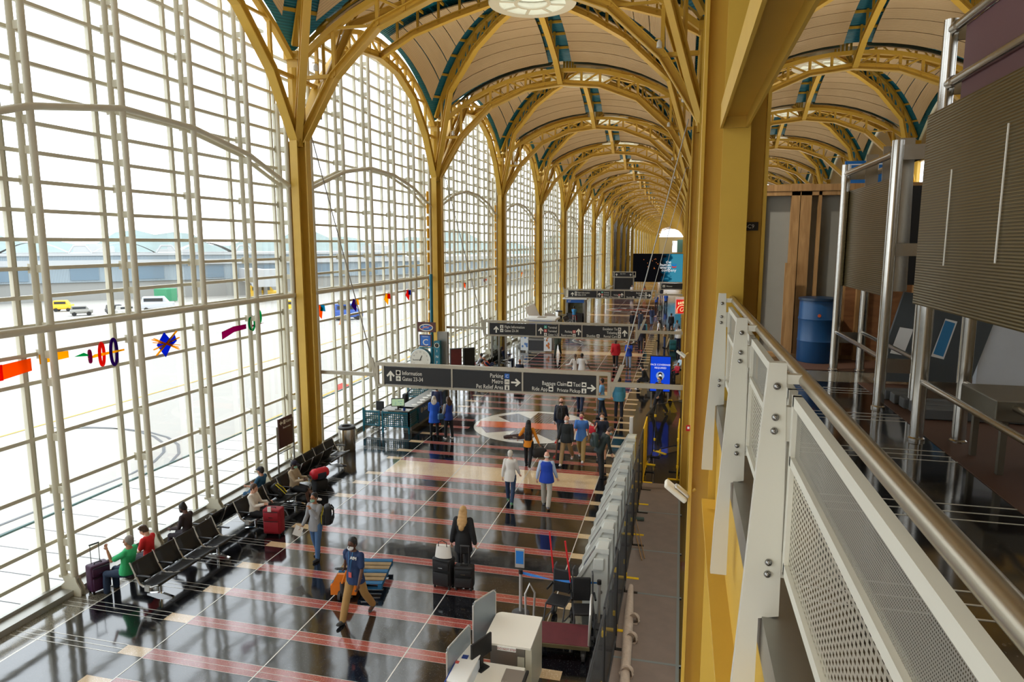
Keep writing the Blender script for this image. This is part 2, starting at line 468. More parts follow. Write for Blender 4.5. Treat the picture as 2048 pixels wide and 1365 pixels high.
# arch trusses: two chords with posts and diagonals
def make_arch():
    t = thing('arch_truss', 'x', 'arch')
    m1 = MB().sweep([(s, 0, z) for s, z in ARCH], isec(0.3, 0.26, 0.03, 0.04), (0, 1, 0))
    lc = m1.build('lower_chord', YEL, t)
    up = [(s, 0, zdome(s - HB, HB) - 0.1) for s in [0.25] + [0.25 + (2 * HB - 0.5) * i / 14 for i in range(1, 14)] + [2 * HB - 0.25]]
    m2 = MB().sweep(up, rect(0.2, 0.17), (0, 1, 0))
    m2.build('upper_chord', YEL, t)
    m3 = MB()
    S = [1.4, 2.95, 3.85, 4.75, 5.65, HB, 2 * HB - 5.65, 2 * HB - 4.75, 2 * HB - 3.85, 2 * HB - 2.95, 2 * HB - 1.4]
    def zl(s):
        for (a, za), (b, zb) in zip(ARCH, ARCH[1:]):
            if a <= s <= b: return za + (zb - za) * (s - a) / (b - a)
    def zu(s): return zdome(s - HB, HB) - 0.1
    for s in S: m3.beam((s, 0, zl(s)), (s, 0, zu(s)), 0.11, 0.11, (0, 1, 0))
    for a, b in zip(S, S[1:]):
        if a < HB - 0.01: m3.beam((a, 0, zu(a)), (b, 0, zl(b)), 0.08, 0.08, (0, 1, 0))
        else: m3.beam((a, 0, zl(a)), (b, 0, zu(b)), 0.08, 0.08, (0, 1, 0))
    for s in (1.4, 2 * HB - 1.4):
        m3.beam((0.1 if s < HB else 2 * HB - 0.1, 0, 13.05), (s, 0, 13.05), 0.12, 0.12, (0, 1, 0))
    m3.build('web_member', YEL, t)
    return t
arch0 = make_arch(); first = [True]
def place_arch(x, y, rz, label, group):
    c = arch0 if first[0] else copy_tree(arch0)
    first[0] = False
    c.location = (x, y, 0); c.rotation_euler = (0, 0, rz); c['label'] = label; c['group'] = group
for j in range(0, NB + 2):
    place_arch(XL, yj(j), 0, 'yellow arch truss spanning the main hall, %s arch from the camera' % ORD[j], 'arches across the hall')
    if j < 7: place_arch(XR, yj(j), 0, 'yellow arch truss over the upper level right of the near column, %s arch back' % ORD[j], 'arches across the right hand nave')
for b in range(-1, NB + 1):
    place_arch(XL, yj(b), PI / 2, 'yellow arch truss along the head of the window wall, %s bay from the camera' % ORD[b + 1], 'arches along the window wall')
    place_arch(XR, yj(b), PI / 2, 'yellow arch truss running along the balcony side, %s bay from the camera' % ORD[b + 1], 'arches along the balcony side')

# ------------------------------------------------------------------ vaulted ceiling, one domed bay
RO = 1.62
def make_ceiling():
    mb = MB(); n = 64; nr = 10
    ring = []
    for i in range(nr + 1):
        for k in range(n):
            a = 2 * PI * k / n; R = HB / max(abs(math.cos(a)), abs(math.sin(a))); r = RO + (R - RO) * i / nr
            x, y = r * math.cos(a), r * math.sin(a)
            mb.v.append((x, y, zdome(x, y) + 0.32)); mb.uv[len(mb.v) - 1] = (a * 4, r)
    for i in range(nr):
        for k in range(n):
            k2 = (k + 1) % n
            mb.f.append((i * n + k, i * n + k2, (i + 1) * n + k2, (i + 1) * n + k)); mb.m.append(0)
    # closing sheet above, so no daylight leaks
    root = mb.build('ceiling', TEALDECK); tag(root, kind='structure')
    # eight ribs
    DG = [(0.15, ZS), (0.8, 12.4), (1.95, 15.0), (4.6, 16.4), (6.6, 16.95), (HB * math.sqrt(2) - RO - 0.05, 17.12)]
    MD = [(0.15, 15.42), (1.6, 16.2), (3.4, 16.75), (HB - RO - 0.05, 17.12)]
    L2 = HB * math.sqrt(2)
    for k in range(8):
        a = PI / 4 * k; ca, sa = math.cos(a), math.sin(a)
        diag = k % 2 == 1; L = L2 if diag else HB; nd = DG if diag else MD
        P = [((L - d) * ca, (L - d) * sa, z) for d, z in nd]
        m = MB().sweep(P, isec(0.24, 0.24, 0.035, 0.05), (-sa, ca, 0))
        rb = m.build('rib', YEL, root)
        w = MB()
        def zr(d):
            for (p, zp), (q, zq) in zip(nd, nd[1:]):
                if p <= d <= q: return zp + (zq - zp) * (d - p) / (q - p)
            return nd[-1][1]
        ds = [1.0, 1.95, 2.9, 3.8, 4.6, 5.6, 6.6] if diag else [0.9, 1.8, 2.7, 3.6, 4.4]
        prev = None
        for d in ds:
            x, y = (L - d) * ca, (L - d) * sa
            w.beam((x, y, zr(d)), (x, y, zdome(x, y) + 0.3), 0.09, 0.09, (ca, sa, 0))
            w.beam((x - sa * 0.62, y + ca * 0.62, zdome(x, y) + 0.2), (x + sa * 0.62, y - ca * 0.62, zdome(x, y) + 0.2), 0.07, 0.1)
            if prev and diag: w.beam((prev[0], prev[1], prev[2]), (x, y, zdome(x, y) + 0.2), 0.06, 0.06, (0, 0, 1))
            prev = (x, y, zr(d))
        if diag:
            tp = [((L - d) * ca, (L - d) * sa, zdome((L - d) * ca, (L - d) * sa) + 0.12) for d in [0.3, 1.2, 2.2, 3.4, 5.0, 7.4]]
            w.sweep(tp, rect(0.2, 0.14), (-sa, ca, 0))
        w.build('rib_strut', YELD, rb)
    # beige panels, sixteen half gores built as eight
    for k in range(4):
        for s in (-1, 1):
            m = MB(); ang = PI / 2 * k; ca, sa = math.cos(ang), math.sin(ang)
            ys = [RO + 0.2 + (HB - 0.3 - RO - 0.2) * i / 7 for i in range(8)]
            for y0, y1 in zip(ys, ys[1:]):
                y1 -= 0.035
                def fn(u, v):
                    y = y0 + (y1 - y0) * v
                    lo = 0.56; hi = max(lo + 0.02, y - 0.74); x = lo + (hi - lo) * u
                    z = zdome(x, y)
                    xx, yy = s * x, y
                    return (xx * ca - yy * sa, xx * sa + yy * ca, z)
                def uvf(u, v): return (u, y0 + (y1 - y0) * v)
                m.grid(fn, 6, 2, 0, uvf)
            # panel edge lip
            p = m.build('acoustic_panel', PANEL, root)
            so = p.modifiers.new('s', 'SOLIDIFY'); so.thickness = 0.05; so.offset = 1
    # oculus ring
    oc = MB()
    oc.lathe([(1.72, 16.98), (1.72, 17.55), (1.62, 17.55), (1.62, 16.98), (1.72, 16.98)], 40, cap=False)
    o = oc.build('oculus_ring', CREAM, root)
    lo = MB()
    lo.lathe([(1.7, 16.95), (1.7, 17.0), (1.3, 17.0), (1.3, 16.95), (1.7, 16.95)], 40, cap=False)
    lo.lathe([(0.72, 16.95), (0.72, 17.0), (0.58, 17.0), (0.58, 16.95), (0.72, 16.95)], 30, cap=False)
    for k in range(8):
        a = PI / 4 * k + PI / 8
        lo.beam((0.65 * math.cos(a), 0.65 * math.sin(a), 16.975), (1.4 * math.cos(a), 1.4 * math.sin(a), 16.975), 0.12, 0.04)
    lo.build('ring_flange', CREAM, o)
    sk = MB()
    sk.lathe([(1.62, 17.55), (1.62, 18.3), (1.58, 18.3), (1.58, 17.55)], 32, cap=False)
    sk.build('skylight_curb', CREAM, o)
    MB().lathe([(1.6, 18.3), (0.001, 18.34)], 32, cap=False).build('skylight_glass', GLASS, o)
    return root
ceil0 = make_ceiling()
ceil0.location = (XC, yj(0) + HB, 0)
for b in list(range(-2, 0)) + list(range(1, NB + 1)):
    c = copy_tree(ceil0); c.location = (XC, yj(b) + HB, 0)
for b in range(-2, 7):
    c = copy_tree(ceil0); c.location = (XR + HB, yj(b) + HB, 0)

# ------------------------------------------------------------------ window wall, one bay
XG, XP, XO = -13.24, -12.76, -13.04      # glass, inner pipe, outer pipe
TR = [0.13, 0.62, 1.2, 2.4, 3.58] + [4.78 + 0.6 * i for i in range(0, 19)]
PY = [-5.38, -2.99, -0.6, 1.79, 4.18]
def gl_head(y):   # head of the glazing under the edge arch
    return zdome(HB, y) + 0.3
def make_window():
    fr = MB()
    for y in PY + [-6.45, 6.45]:
        zt = gl_head(y)
        fr.box(XG - 0.05, y - 0.36, 0.13, XG + 0.05, y - 0.28, zt)
        fr.box(XG - 0.02, y - 0.28, 0.13, XG + 0.0, y - 0.2, zt)
    for z in TR:
        lim = HB
        while lim > 0 and gl_head(lim) < z: lim -= 0.05
        if lim > 0.4: fr.box(XG - 0.04, -lim, z - 0.04, XG + 0.06, lim, z + 0.04)
    root = fr.build('window_1', CREAM); tag(root, kind='structure')
    # arched head panel above the glass
    hp = MB(); N = 24
    for i in range(N):
        a, b = -HB + 2 * HB * i / N, -HB + 2 * HB * (i + 1) / N
        for x in (XG, XG + 0.6):
            hp.add([(x, a, gl_head(a) - 0.75), (x, b, gl_head(b) - 0.75), (x, b, gl_head(b) + 0.1), (x, a, gl_head(a) + 0.1)], [(0, 1, 2, 3)])
        hp.add([(XG, a, gl_head(a) - 0.75), (XG, b, gl_head(b) - 0.75), (XG + 0.6, b, gl_head(b) - 0.75), (XG + 0.6, a, gl_head(a) - 0.75)], [(0, 1, 2, 3)])
    g = MB()
    ys = [-HB] + [y - 0.32 for y in PY] + [HB]
    for a, b in zip(ys, ys[1:]):
        g.grid(lambda u, v: (XG, a + (b - a) * u, 0.13 + (gl_head(a + (b - a) * u) - 0.13) * v), 6, 1)
    g.build('window_glass', GLASS, root)
    sl = MB().box(-13.2, -HB, 0, -12.76, HB, 0.13); sl.box(-13.2, -HB, 0.13, -13.1, HB, 0.2)
    sl.build('sill', SILL, root)
    # pairs of pipes, plates between, cast foot
    for y in PY + [6.25]:
        zt = gl_head(y) - (0.55 if abs(y) < 6 else 1.9)
        zb = 0.42
        p = MB().tube([(XP, y, zb), (XP, y, zt)], 0.074, 12).tube([(XO, y, zb), (XO, y, zt - 0.0)], 0.07, 12)
        pp = p.build('mullion_pipe', CREAM, root, smooth=40)
        pl = MB()
        for i, z in enumerate(TR[1:]):
            if z < zt - 0.2:
                pl.box(XO, y - 0.012, z - 0.08, XP, y + 0.012, z + 0.08)
                if i % 3 == 2: pl.box(XG, y - 0.33, z - 0.1, XO, y - 0.02, z + 0.1) if False else pl.box(XG + 0.04, y - 0.012, z - 0.1, XO, y + 0.012, z + 0.1)
        pl.build('tie_plate', CREAM, pp)
        ft = MB()
        for s in (-0.05, 0.05):
            ft.prism([(XG + 0.06, 0.13), (-12.76, 0.13), (-12.76, 0.0), (-12.58, 0.0), (-12.56, 0.16), (-12.66, 0.32), (-12.68, 0.44), (-13.06, 0.44), (-12.98, 0.3)], 0.03, Matrix(((1, 0, 0, 0), (0, 0, 1, y + s - 0.015), (0, 1, 0, 0), (0, 0, 0, 1))))
        ft.box(XG + 0.1, y - 0.05, 0.38, -12.68, y + 0.05, 0.44)
        ft.build('pipe_foot', CREAM, pp)
    # horizontal rail tube and arched tubes tied into the columns
    MB().tube([(XP + 0.03, -HB + 0.25, 5.95), (XP + 0.03, HB - 0.25, 5.95)], 0.08, 12).build('rail_tube', CREAM, root, smooth=40)
    A = [(-HB + 0.2, 9.3), (-5.38, 9.65), (-2.99, 10.42), (-0.6, 10.81), (1.79, 10.74), (4.18, 10.33), (HB - 0.2, 9.55)]
    MB().tube([(XP + 0.03, y, z) for y, z in A], 0.075, 12).tube([(XO, y, z) for y, z in A], 0.065, 10).build('arch_tube', CREAM, root, smooth=40)
    return root
win0 = make_window()
win0.location = (0, yj(0) + HB, 0)
DARKBAYS = (9, 10, 11, 12)
wn = 1
for b in range(-1, NB + 1):
    if b == 0 or b in DARKBAYS: continue
    wn += 1
    c = copy_tree(win0); c.location = (0, yj(b) + HB, 0); c.name = 'window_%d' % wn
# four dark bays where the link building joins on
LINK = mat('link_wall', rgb(72, 56, 24), 0.6); LINKD = mat('link_dark', rgb(26, 22, 18), 0.6)
for b in DARKBAYS:
    y = yj(b); m = MB()
    m.box(-13.3, y, 0, -13.0, y + BAY, 3.2, 0); m.box(-13.3, y, 3.2, -12.9, y + BAY, 4.6, 1); m.box(-13.3, y, 4.6, -13.1, y + BAY, 10.5, 0)
    m.box(-13.3, y, 10.5, -13.2, y + BAY, 16.5, 1)
    for k in range(5): m.box(-13.1, y + 1.2 + 2.4 * k, 5, -13.0, y + 2.2 + 2.4 * k, 10, 1)
    tag(m.build('wall_left', [LINKD, LINK]), kind='structure')

# striped yellow strips beside the columns
for j in range(2, 9):
    m = MB()
    y = yj(j) - 0.75; z = 3.0
    while z < 10.4:
        m.box(-12.72, y - 0.13, z, -12.68, y + 0.13, z + 0.5, 0); z += 0.62
    m.box(-12.68 - 0.05, y - 0.02, 2.9, -12.71, y + 0.02, 10.5, 1)
    tag(m.build('dashed_strip', [mat('strip_orange', rgb(250, 186, 30), 0.5) if j == 2 else D.materials['strip_orange'], CREAM]),
        'tall strip of yellow dashes in front of the glass beside the %s window-wall column' % ORD[j], 'wall strip', 'yellow dashed strips on the window wall')

# far end wall with arched window and glass bridge
YE = yj(NB + 1)
ew = MB()
ew.box(-13.3, YE, 0, 1.3, YE + 0.3, 11)
tag(ew.build('wall_back', mat('end_wall', rgb(176, 150, 96), 0.7)), kind='structure')
wr = MB()
wr.box(1.2, 21.6, 0, 1.45, YE, 10.2)
tag(wr.build('wall_right', mat('shop_wall', rgb(150, 128, 84), 0.6)), kind='structure')
wv = MB().box(13.75, -18, 0, 14, 120, 10.9).box(13.75, -18, 12.6, 14, 120, 17.5)
wv.box(13.6, -18, 10.5, 13.75, 120, 10.9)
tag(wv.build('wall_right', D.materials['shop_wall']), kind='structure')
wb = MB().box(-13.5, -18.6, 0, 14, -18.3, 18)
tag(wb.build('wall_front', mat('rear_wall', rgb(176, 150, 110), 0.7)), kind='structure')
# ------------------------------------------------------------------ upper level on the right
ZU = 6.08
WOODL = wood('pine', rgb(140, 102, 58), rgb(172, 132, 82), (6, 6, 0.7))
WOODP = wood('plywood', rgb(120, 78, 44), rgb(146, 98, 58), (1, 1, 4))
PLY = mat('hardboard_brown', rgb(84, 56, 40), 0.6, noise=0.15, nscale=2)
FROST = mat('grey_sheeting', rgb(136, 134, 124), 0.6, noise=0.06)
OFFW = mat('post_cream', rgb(208, 205, 190), 0.35)
m = MB()
m.box(0.56, -18, ZU - 0.12, 13.7, 21.4, ZU, 0)
m.box(1.46, 21.4, ZU - 0.12, 13.7, 120, ZU, 0)
m.box(0.56, -18, ZU - 0.34, 13.7, 21.4, ZU - 0.121, 1)
for y in (0.9, 2.1, 3.3, 4.5, 5.7, 6.9, 8.1): 
    for d in (-0.13, 0, 0.13): m.box(0.56, y + d - 0.006, ZU, 3.5, y + d + 0.006, ZU + 0.002, 2)
m.box(0.56, 8.6, ZU, 3.2, 9.3, ZU + 0.0015, 3)
tag(m.build('floor', [T_BLACK, DKGREY, DIVIDER, T_GREY]), kind='structure')
fa = MB().box(0.40, -6, ZU - 0.22, 0.56, 7.4, ZU - 0.03)
tag(fa.build('trim_1', mat('brushed_edge', rgb(150, 148, 140), 0.35, 0.8, noise=0.1)), kind='structure')
fb = MB().box(0.44, -6, ZU - 1.15, 0.56, 7.45, ZU - 0.22); fb.box(0.3, -6, ZU - 1.2, 0.6, 7.45, ZU - 1.15)
tag(fb.build('trim_2', YEL), kind='structure')
fc = MB().box(0.62, -6, 0, 0.8, 21, ZU - 0.35)
tag(fc.build('wall_right', WHITE), kind='structure')

# railing: tapered posts on the outside, framed panels of perforated sheet over woven mesh, tube handrail
RP = [7.2, 4.85, 3.05, 0.45, -1.5]
rail = thing('balcony_railing', 'cream and steel balcony railing with mesh panels along the upper level edge', 'railing', (0.42, 3, ZU))
BOLT = mat('bolt_steel', rgb(140, 138, 134), 0.25, 1.0)
for y in RP:
    p = MB().prism([(.375, 7.2), (.445, 7.2), (.465, 6.6), (.47, 6.06), (.385, 6.04), (.385, 5.35), (.275, 5.35), (.285, 5.7), (.31, 6.1), (.335, 6.55), (.355, 6.9)], 0.05, Matrix(((1, 0, 0, -0.42), (0, 0, 1, y - 3.025), (0, 1, 0, -ZU), (0, 0, 0, 1))))
    pp = p.build('post', OFFW, rail)
    for q in ((0.02, 1.03, 0.11, 1.07), (0.0, 0.78, 0.07, 0.93), (0.0, 0.16, 0.07, 0.27)):
        MB().box(q[0], y - 3.02, q[1], q[2], y - 2.98, q[3]).build('bracket', OFFW, pp)
    for x, z in ((-0.01, 1.02), (-0.01, 0.885), (-0.012, 0.825), (-0.005, 0.23), (-0.007, 0.175)):
        MB().ell((x, y - 3.03, z), (0.016, 0.016, 0.016), 10, 6).build('bolt', BOLT, pp, smooth=60)
MB().tube([(0.105, -4.5, 1.045), (0.105, 4.55, 1.045)], 0.03, 16).build('handrail', mat('worn_brass_steel', rgb(176, 168, 150), 0.28, 0.9, noise=0.12, nscale=3), rail, smooth=40)
PERF = mesh_holes('perforated_sheet', rgb(150, 146, 134), 110, 110, 0.42, 0.4, 0.5)
WOVE = mesh_holes('woven_wire', rgb(196, 190, 172), 26, 40, 0.5, 0.35, 0.6)
ends = [4.45] + [y - 3 for y in RP] + [-4.3]
for a, b in zip(RP, RP[1:]):
    y0, y1 = b - 3 + 0.06, a - 3 - 0.06
    f = MB(); x0, x1 = 0.05, 0.085
    for z0, z1 in ((0.945, 0.99), (0.69, 0.73), (0.20, 0.25)): f.box(x0, y0, z0, x1, y1, z1)
    for y in (y0, y1): f.box(x0, y - 0.025, 0.2, x1, y + 0.025, 0.99)
    fr = f.build('panel_frame', OFFW, rail)
    MB().grid(lambda u, v: (0.068, y0 + (y1 - y0) * u, 0.73 + 0.215 * v), 2, 1, 0, lambda u, v: ((y1 - y0) * u, 0.215 * v)).build('perforated_panel', PERF, fr)
    MB().grid(lambda u, v: (0.068, y0 + (y1 - y0) * u, 0.25 + 0.44 * v), 2, 1, 0, lambda u, v: ((y1 - y0) * u, 0.44 * v)).build('mesh_panel', WOVE, fr)

# big diagonal beam leaving the near column, small sign on the column
b2 = MB()
for x in (0.345, 0.595): b2.box(x - 0.012, -6, 8.86, x + 0.012, 7.5, 9.1)
b2.box(0.345, -6, 8.97, 0.595, 7.5, 8.99).box(0.345, 7.47, 8.86, 0.595, 7.5, 9.1)
tag(b2.build('steel_beam', YEL), 'yellow steel beam running overhead from the near column towards the camera', 'beam')
sg = thing('room_sign', 'small black number plate on the recessed side of the near yellow column', 'sign', (0.66, 7.84, 7.88))
MB().box(-0.12, -0.03, -0.045, 0.12, -0.02, 0.045).build('plate', BLACK, sg)
text_mesh('lettering', '3-C9', 0.06, WHITE, sg, face_my(0.02, -0.031, -0.02), 'CENTER', 0.001)

# timber partition
tp = thing('timber_partition', 'unfinished timber stud partition lined with grey sheeting behind the balcony', 'partition', (1.6, 10.4, ZU))
for x0, w, z1 in ((-0.72, 0.09, 2.34), (-0.56, 0.05, 2.34), (-0.14, 0.11, 2.44), (-0.02, 0.14, 2.44), (0.21, 0.04, 2.34), (0.60, 0.05, 2.34), (1.3, 0.06, 2.34), (1.9, 0.06, 2.34)):
    MB().box(x0, -0.05, 0, x0 + w, 0.05, z1).build('stud', WOODL, tp)
MB().box(-0.85, -0.06, 2.34, 4.5, 0.06, 2.43).box(-0.85, -0.05, 2.28, 4.5, 0.05, 2.335).build('top_plate', WOODL, tp)
MB().box(-0.85, -0.06, 0, 4.5, 0.06, 0.06).build('bottom_plate', WOODL, tp)
MB().box(-1.0, 0.06, 0, 4.6, 0.08, 2.36).build('sheeting', FROST, tp)
MB().box(0.62, -0.075, 0.06, 4.5, -0.055, 1.12).build('plywood_panel', WOODP, tp)
MB().box(-0.2, -0.2, 0.06, -0.06, -0.17, 1.35).build('loose_board', WOODL, tp)
for x in (0.75, 1.45): MB().box(x, -0.16, 0.0, x + 0.09, -0.08, 1.14).build('brace', WOODL, tp)

# barrel
ba = thing('barrel', 'blue plastic barrel standing in front of the timber partition', 'barrel', (1.84, 10.05, ZU))
BLU = mat('barrel_blue', rgb(8, 62, 106), 0.4, noise=0.08)
MB().lathe([(0.0, 0), (0.235, 0), (0.25, 0.03), (0.25, 0.28), (0.258, 0.3), (0.25, 0.32), (0.25, 0.58), (0.258, 0.6), (0.25, 0.62), (0.245, 0.84), (0.225, 0.875), (0.0, 0.875)], 28).build('drum', BLU, ba, smooth=40)
MB().lathe([(0.24, 0.85), (0.262, 0.855), (0.262, 0.885), (0.23, 0.89)], 28).build('rim', mat('barrel_rim', rgb(8, 40, 66), 0.4), ba, smooth=40)
MB().lathe([(0.022, 0), (0.022, 0.006)], 10, M=Matrix.Translation((-0.03, -0.248, 0.66)) @ Matrix.Rotation(PI / 2, 4, 'X')).build('sticker', mat('sticker_orange', rgb(190, 84, 40), 0.5), ba)

# stainless frames with reeded panels (two of them)
REED = ribbed('reeded_panel', rgb(116, 103, 70), 15, rough=0.3, dark=0.5, metal=0.75, depth=0.004)
def steel_frame(name, label, y0, y1, ztop, tubes, pz0, pz1, px, py0, py1, slats):
    t = thing(name, label, 'frame', (1.94, y0, ZU))
    X0, X1 = 0.0, 0.31
    for y in (y0, y1):
        for x in (X0, X1):
            MB().tube([(x, y - y0, 0), (x, y - y0, ztop - ZU)], 0.052, 16).lathe([(0.065, 0), (0.065, 0.02), (0.053, 0.03)], 16, (x, y - y0, 0)).build('post', STEEL, t, smooth=40)
    for z in tubes:
        for x in (X0, X1):
            MB().tube([(x, 0, z - ZU), (x, y1 - y0, z - ZU)], 0.034, 14).tube([(x, 0.1 * (1 if y1 > y0 else -1), z - ZU), (x, 0.16 * (1 if y1 > y0 else -1), z - ZU)], 0.043, 14).build('top_tube', STEEL, t, smooth=40)
        for y in (y0, y1): MB().box(X0, y - y0 - 0.012, z - ZU - 0.07, X1, y - y0 + 0.012, z - ZU + 0.07).build('end_plate', STEEL, t)
    for x in (X0, X1): MB().tube([(x, 0, 0.5), (x, y1 - y0, 0.5)], 0.024, 12).build('low_tube', STEEL, t, smooth=40)
    for y in (y0, y1): MB().box(X0, y - y0 - 0.01, 0.36, X1, y - y0 + 0.01, 0.5).build('tie_plate', STEEL, t)
    p = MB().grid(lambda u, v: (px, py0 - y0 + (py1 - py0) * u, pz0 - ZU + (pz1 - pz0) * v), 1, 1, 0, lambda u, v: ((py1 - py0) * u, (pz1 - pz0) * v))
    po = p.build('reeded_panel', REED, t); s = po.modifiers.new('s', 'SOLIDIFY'); s.thickness = 0.012
    for y in slats:
        MB().prism([(0.02, 0.0), (0.16, 0.0), (0.13, 1.5), (0.0, 1.5)], 0.006, Matrix(((1, 0, 0, 0.1), (0, 0, 1, y - y0), (0, 1, 0, pz0 - ZU + 0.05), (0, 0, 0, 1)))).build('hanger_strap', STEEL, t)
    return t
f1 = steel_frame('monitor_stand', 'far stainless tube frame with reeded panel beside the blue barrel', 7.3, 9.4, 8.66, (8.55,), 7.17, 8.34, 0.06, 7.45, 9.5, (7.6, 8.2, 8.9))
MB().box(0.0, -0.03, 1.5, 0.34, -0.015, 1.62).build('cross_plate', STEEL, f1)
f2 = steel_frame('monitor_stand', 'near stainless tube frame with large reeded panel at the right edge', 6.15, 3.9, 9.39, (9.31, 8.91), 7.21, 8.7, -0.09, 6.22, 3.3, (5.9,))
# bright edges of the fittings behind the reeded panel
BRE = mat('bright_edge', rgb(235, 232, 220), 0.3)
MB().box(-0.105, -0.58, 1.46, -0.098, -0.572, 2.14).build('panel_edge', BRE, f2)
MB().box(-0.105, -1.42, 1.5, -0.098, -1.41, 2.32).build('panel_edge', BRE, f2)
MB().box(0.02, -2.2, 2.6, 0.03, -0.25, 3.2).build('maroon_panel', mat('maroon', rgb(88, 52, 56), 0.5), f2)
bx = MB().rbox((2.52, 5.55, 6.555), (0.78, 0.62, 0.15), 0.008); bx.box(2.2, 5.3, ZU, 2.24, 5.34, 6.5).box(2.8, 5.3, ZU, 2.84, 5.34, 6.5).box(2.2, 5.76, ZU, 2.24, 5.8, 6.5)
tag(bx.build('steel_bench', mat('dull_steel', rgb(124, 120, 108), 0.4, 0.8, noise=0.1)), 'boxy grey steel shelf under the near reeded panel', 'shelf')
# things stacked behind the frames
bp = thing('folded_panel', 'dark grey folded panel with stickers leaning behind the stainless posts', 'panel', (2.62, 8.5, ZU), 0)
PG = mat('panel_grey', rgb(74, 80, 82), 0.5, noise=0.08)
MB().prism([(-0.42, 0.05), (0.55, 0.05), (0.78, 0.95), (-0.18, 1.08)], 0.05, Matrix(((1, 0, 0, 0), (0, 0, 1, 0.0), (0, 1, 0, 0), (0, 0, 0, 1)))).build('board', PG, bp)
st = MB().prism([(-0.28, 0.38), (-0.14, 0.36), (-0.06, 0.66), (-0.2, 0.68)], 0.004, Matrix(((1, 0, 0, 0), (0, 0, 1, -0.008), (0, 1, 0, 0), (0, 0, 0, 1)))); st.build('sticker', WHITE, bp)
MB().prism([(0.14, 0.36), (0.27, 0.33), (0.37, 0.76), (0.25, 0.79)], 0.004, Matrix(((1, 0, 0, 0), (0, 0, 1, -0.008), (0, 1, 0, 0), (0, 0, 0, 1)))).build('sticker', WHITE, bp)
MB().prism([(0.16, 0.39), (0.26, 0.36), (0.35, 0.74), (0.25, 0.77)], 0.004, Matrix(((1, 0, 0, 0), (0, 0, 1, -0.012), (0, 1, 0, 0), (0, 0, 0, 1)))).build('sticker', mat('sticker_blue', rgb(52, 126, 176), 0.5), bp)
wl = MB().box(3.25, 8.55, ZU, 4.6, 8.65, ZU + 1.25); tag(wl.build('white_board', mat('white_board', rgb(214, 218, 222), 0.6, noise=0.04)), 'white sheet of board standing upright at the right edge', 'board')
dk = MB().box(2.3, 9.2, ZU + 1.12, 4.0, 9.6, ZU + 2.3); tag(dk.build('black_screen', BLACK), 'big black screen back on top of the plywood behind the frames', 'screen')
rp = MB()
for k in range(5): rp.rbox((2.55 + 0.03 * k, 7.75 - 0.2 * k, ZU + 0.06), (0.9, 0.16, 0.1), 0.01)
tag(rp.build('grey_slab_stack', mat('slab_grey', rgb(86, 88, 88), 0.55)), 'grey slats lying on the brown boards behind the steel posts', 'slats')
MB_ = MB().box(2.05, 2.0, ZU, 3.6, 8.6, ZU + 0.006).box(1.45, 9.35, ZU, 3.6, 10.3, ZU + 0.007)
tag(MB_.build('floor_board', PLY), 'brown hardboard sheets laid on the black floor upstairs', 'board')
fs = thing('blue_sign', 'blue sign with white border standing above the far reeded panel', 'sign', (2.7, 11.5, ZU + 2.3))
MB().box(-0.35, 0, 0, 0.35, 0.04, 0.55).build('sign_face', mat('sign_blue', rgb(20, 104, 176), 0.4), fs)
MB().box(-0.31, -0.004, 0.04, -0.295, 0, 0.5).box(0.295, -0.004, 0.04, 0.31, 0, 0.5).box(-0.31, -0.004, 0.49, 0.31, 0, 0.505).build('border', WHITE, fs)
MB().box(-0.03, 0.0, -2.3, 0.03, 0.04, 0.0).build('stand', GREYM, fs)

# ------------------------------------------------------------------ direction signs across the hall
SIGNBLK = mat('sign_black', rgb(27, 27, 28), 0.5)
SIGNWH = mat('sign_lettering', rgb(232, 228, 214), 0.5)
FRAMEM = mat('sign_frame', rgb(176, 168, 150), 0.35, 0.4, noise=0.06)
ICB = mat('icon_blue', rgb(40, 104, 190), 0.5); ICT = mat('icon_green', rgb(60, 170, 150), 0.5); ICR = mat('icon_red', rgb(206, 92, 84), 0.5)
def arrow(parent, x, z, size, d):
    s = size
    out = [(-0.09, -0.5), (0.09, -0.5), (0.09, 0.12), (0.3, -0.1), (0.42, 0.02), (0, 0.5), (-0.42, 0.02), (-0.3, -0.1), (-0.09, 0.12)]
    if d == 'R': out = [(y, -x_) for x_, y in out]
    MB().prism([(a * s, b * s) for a, b in out], 0.006, face_my(x, -0.062, z) ).build('arrow', SIGNWH, parent)
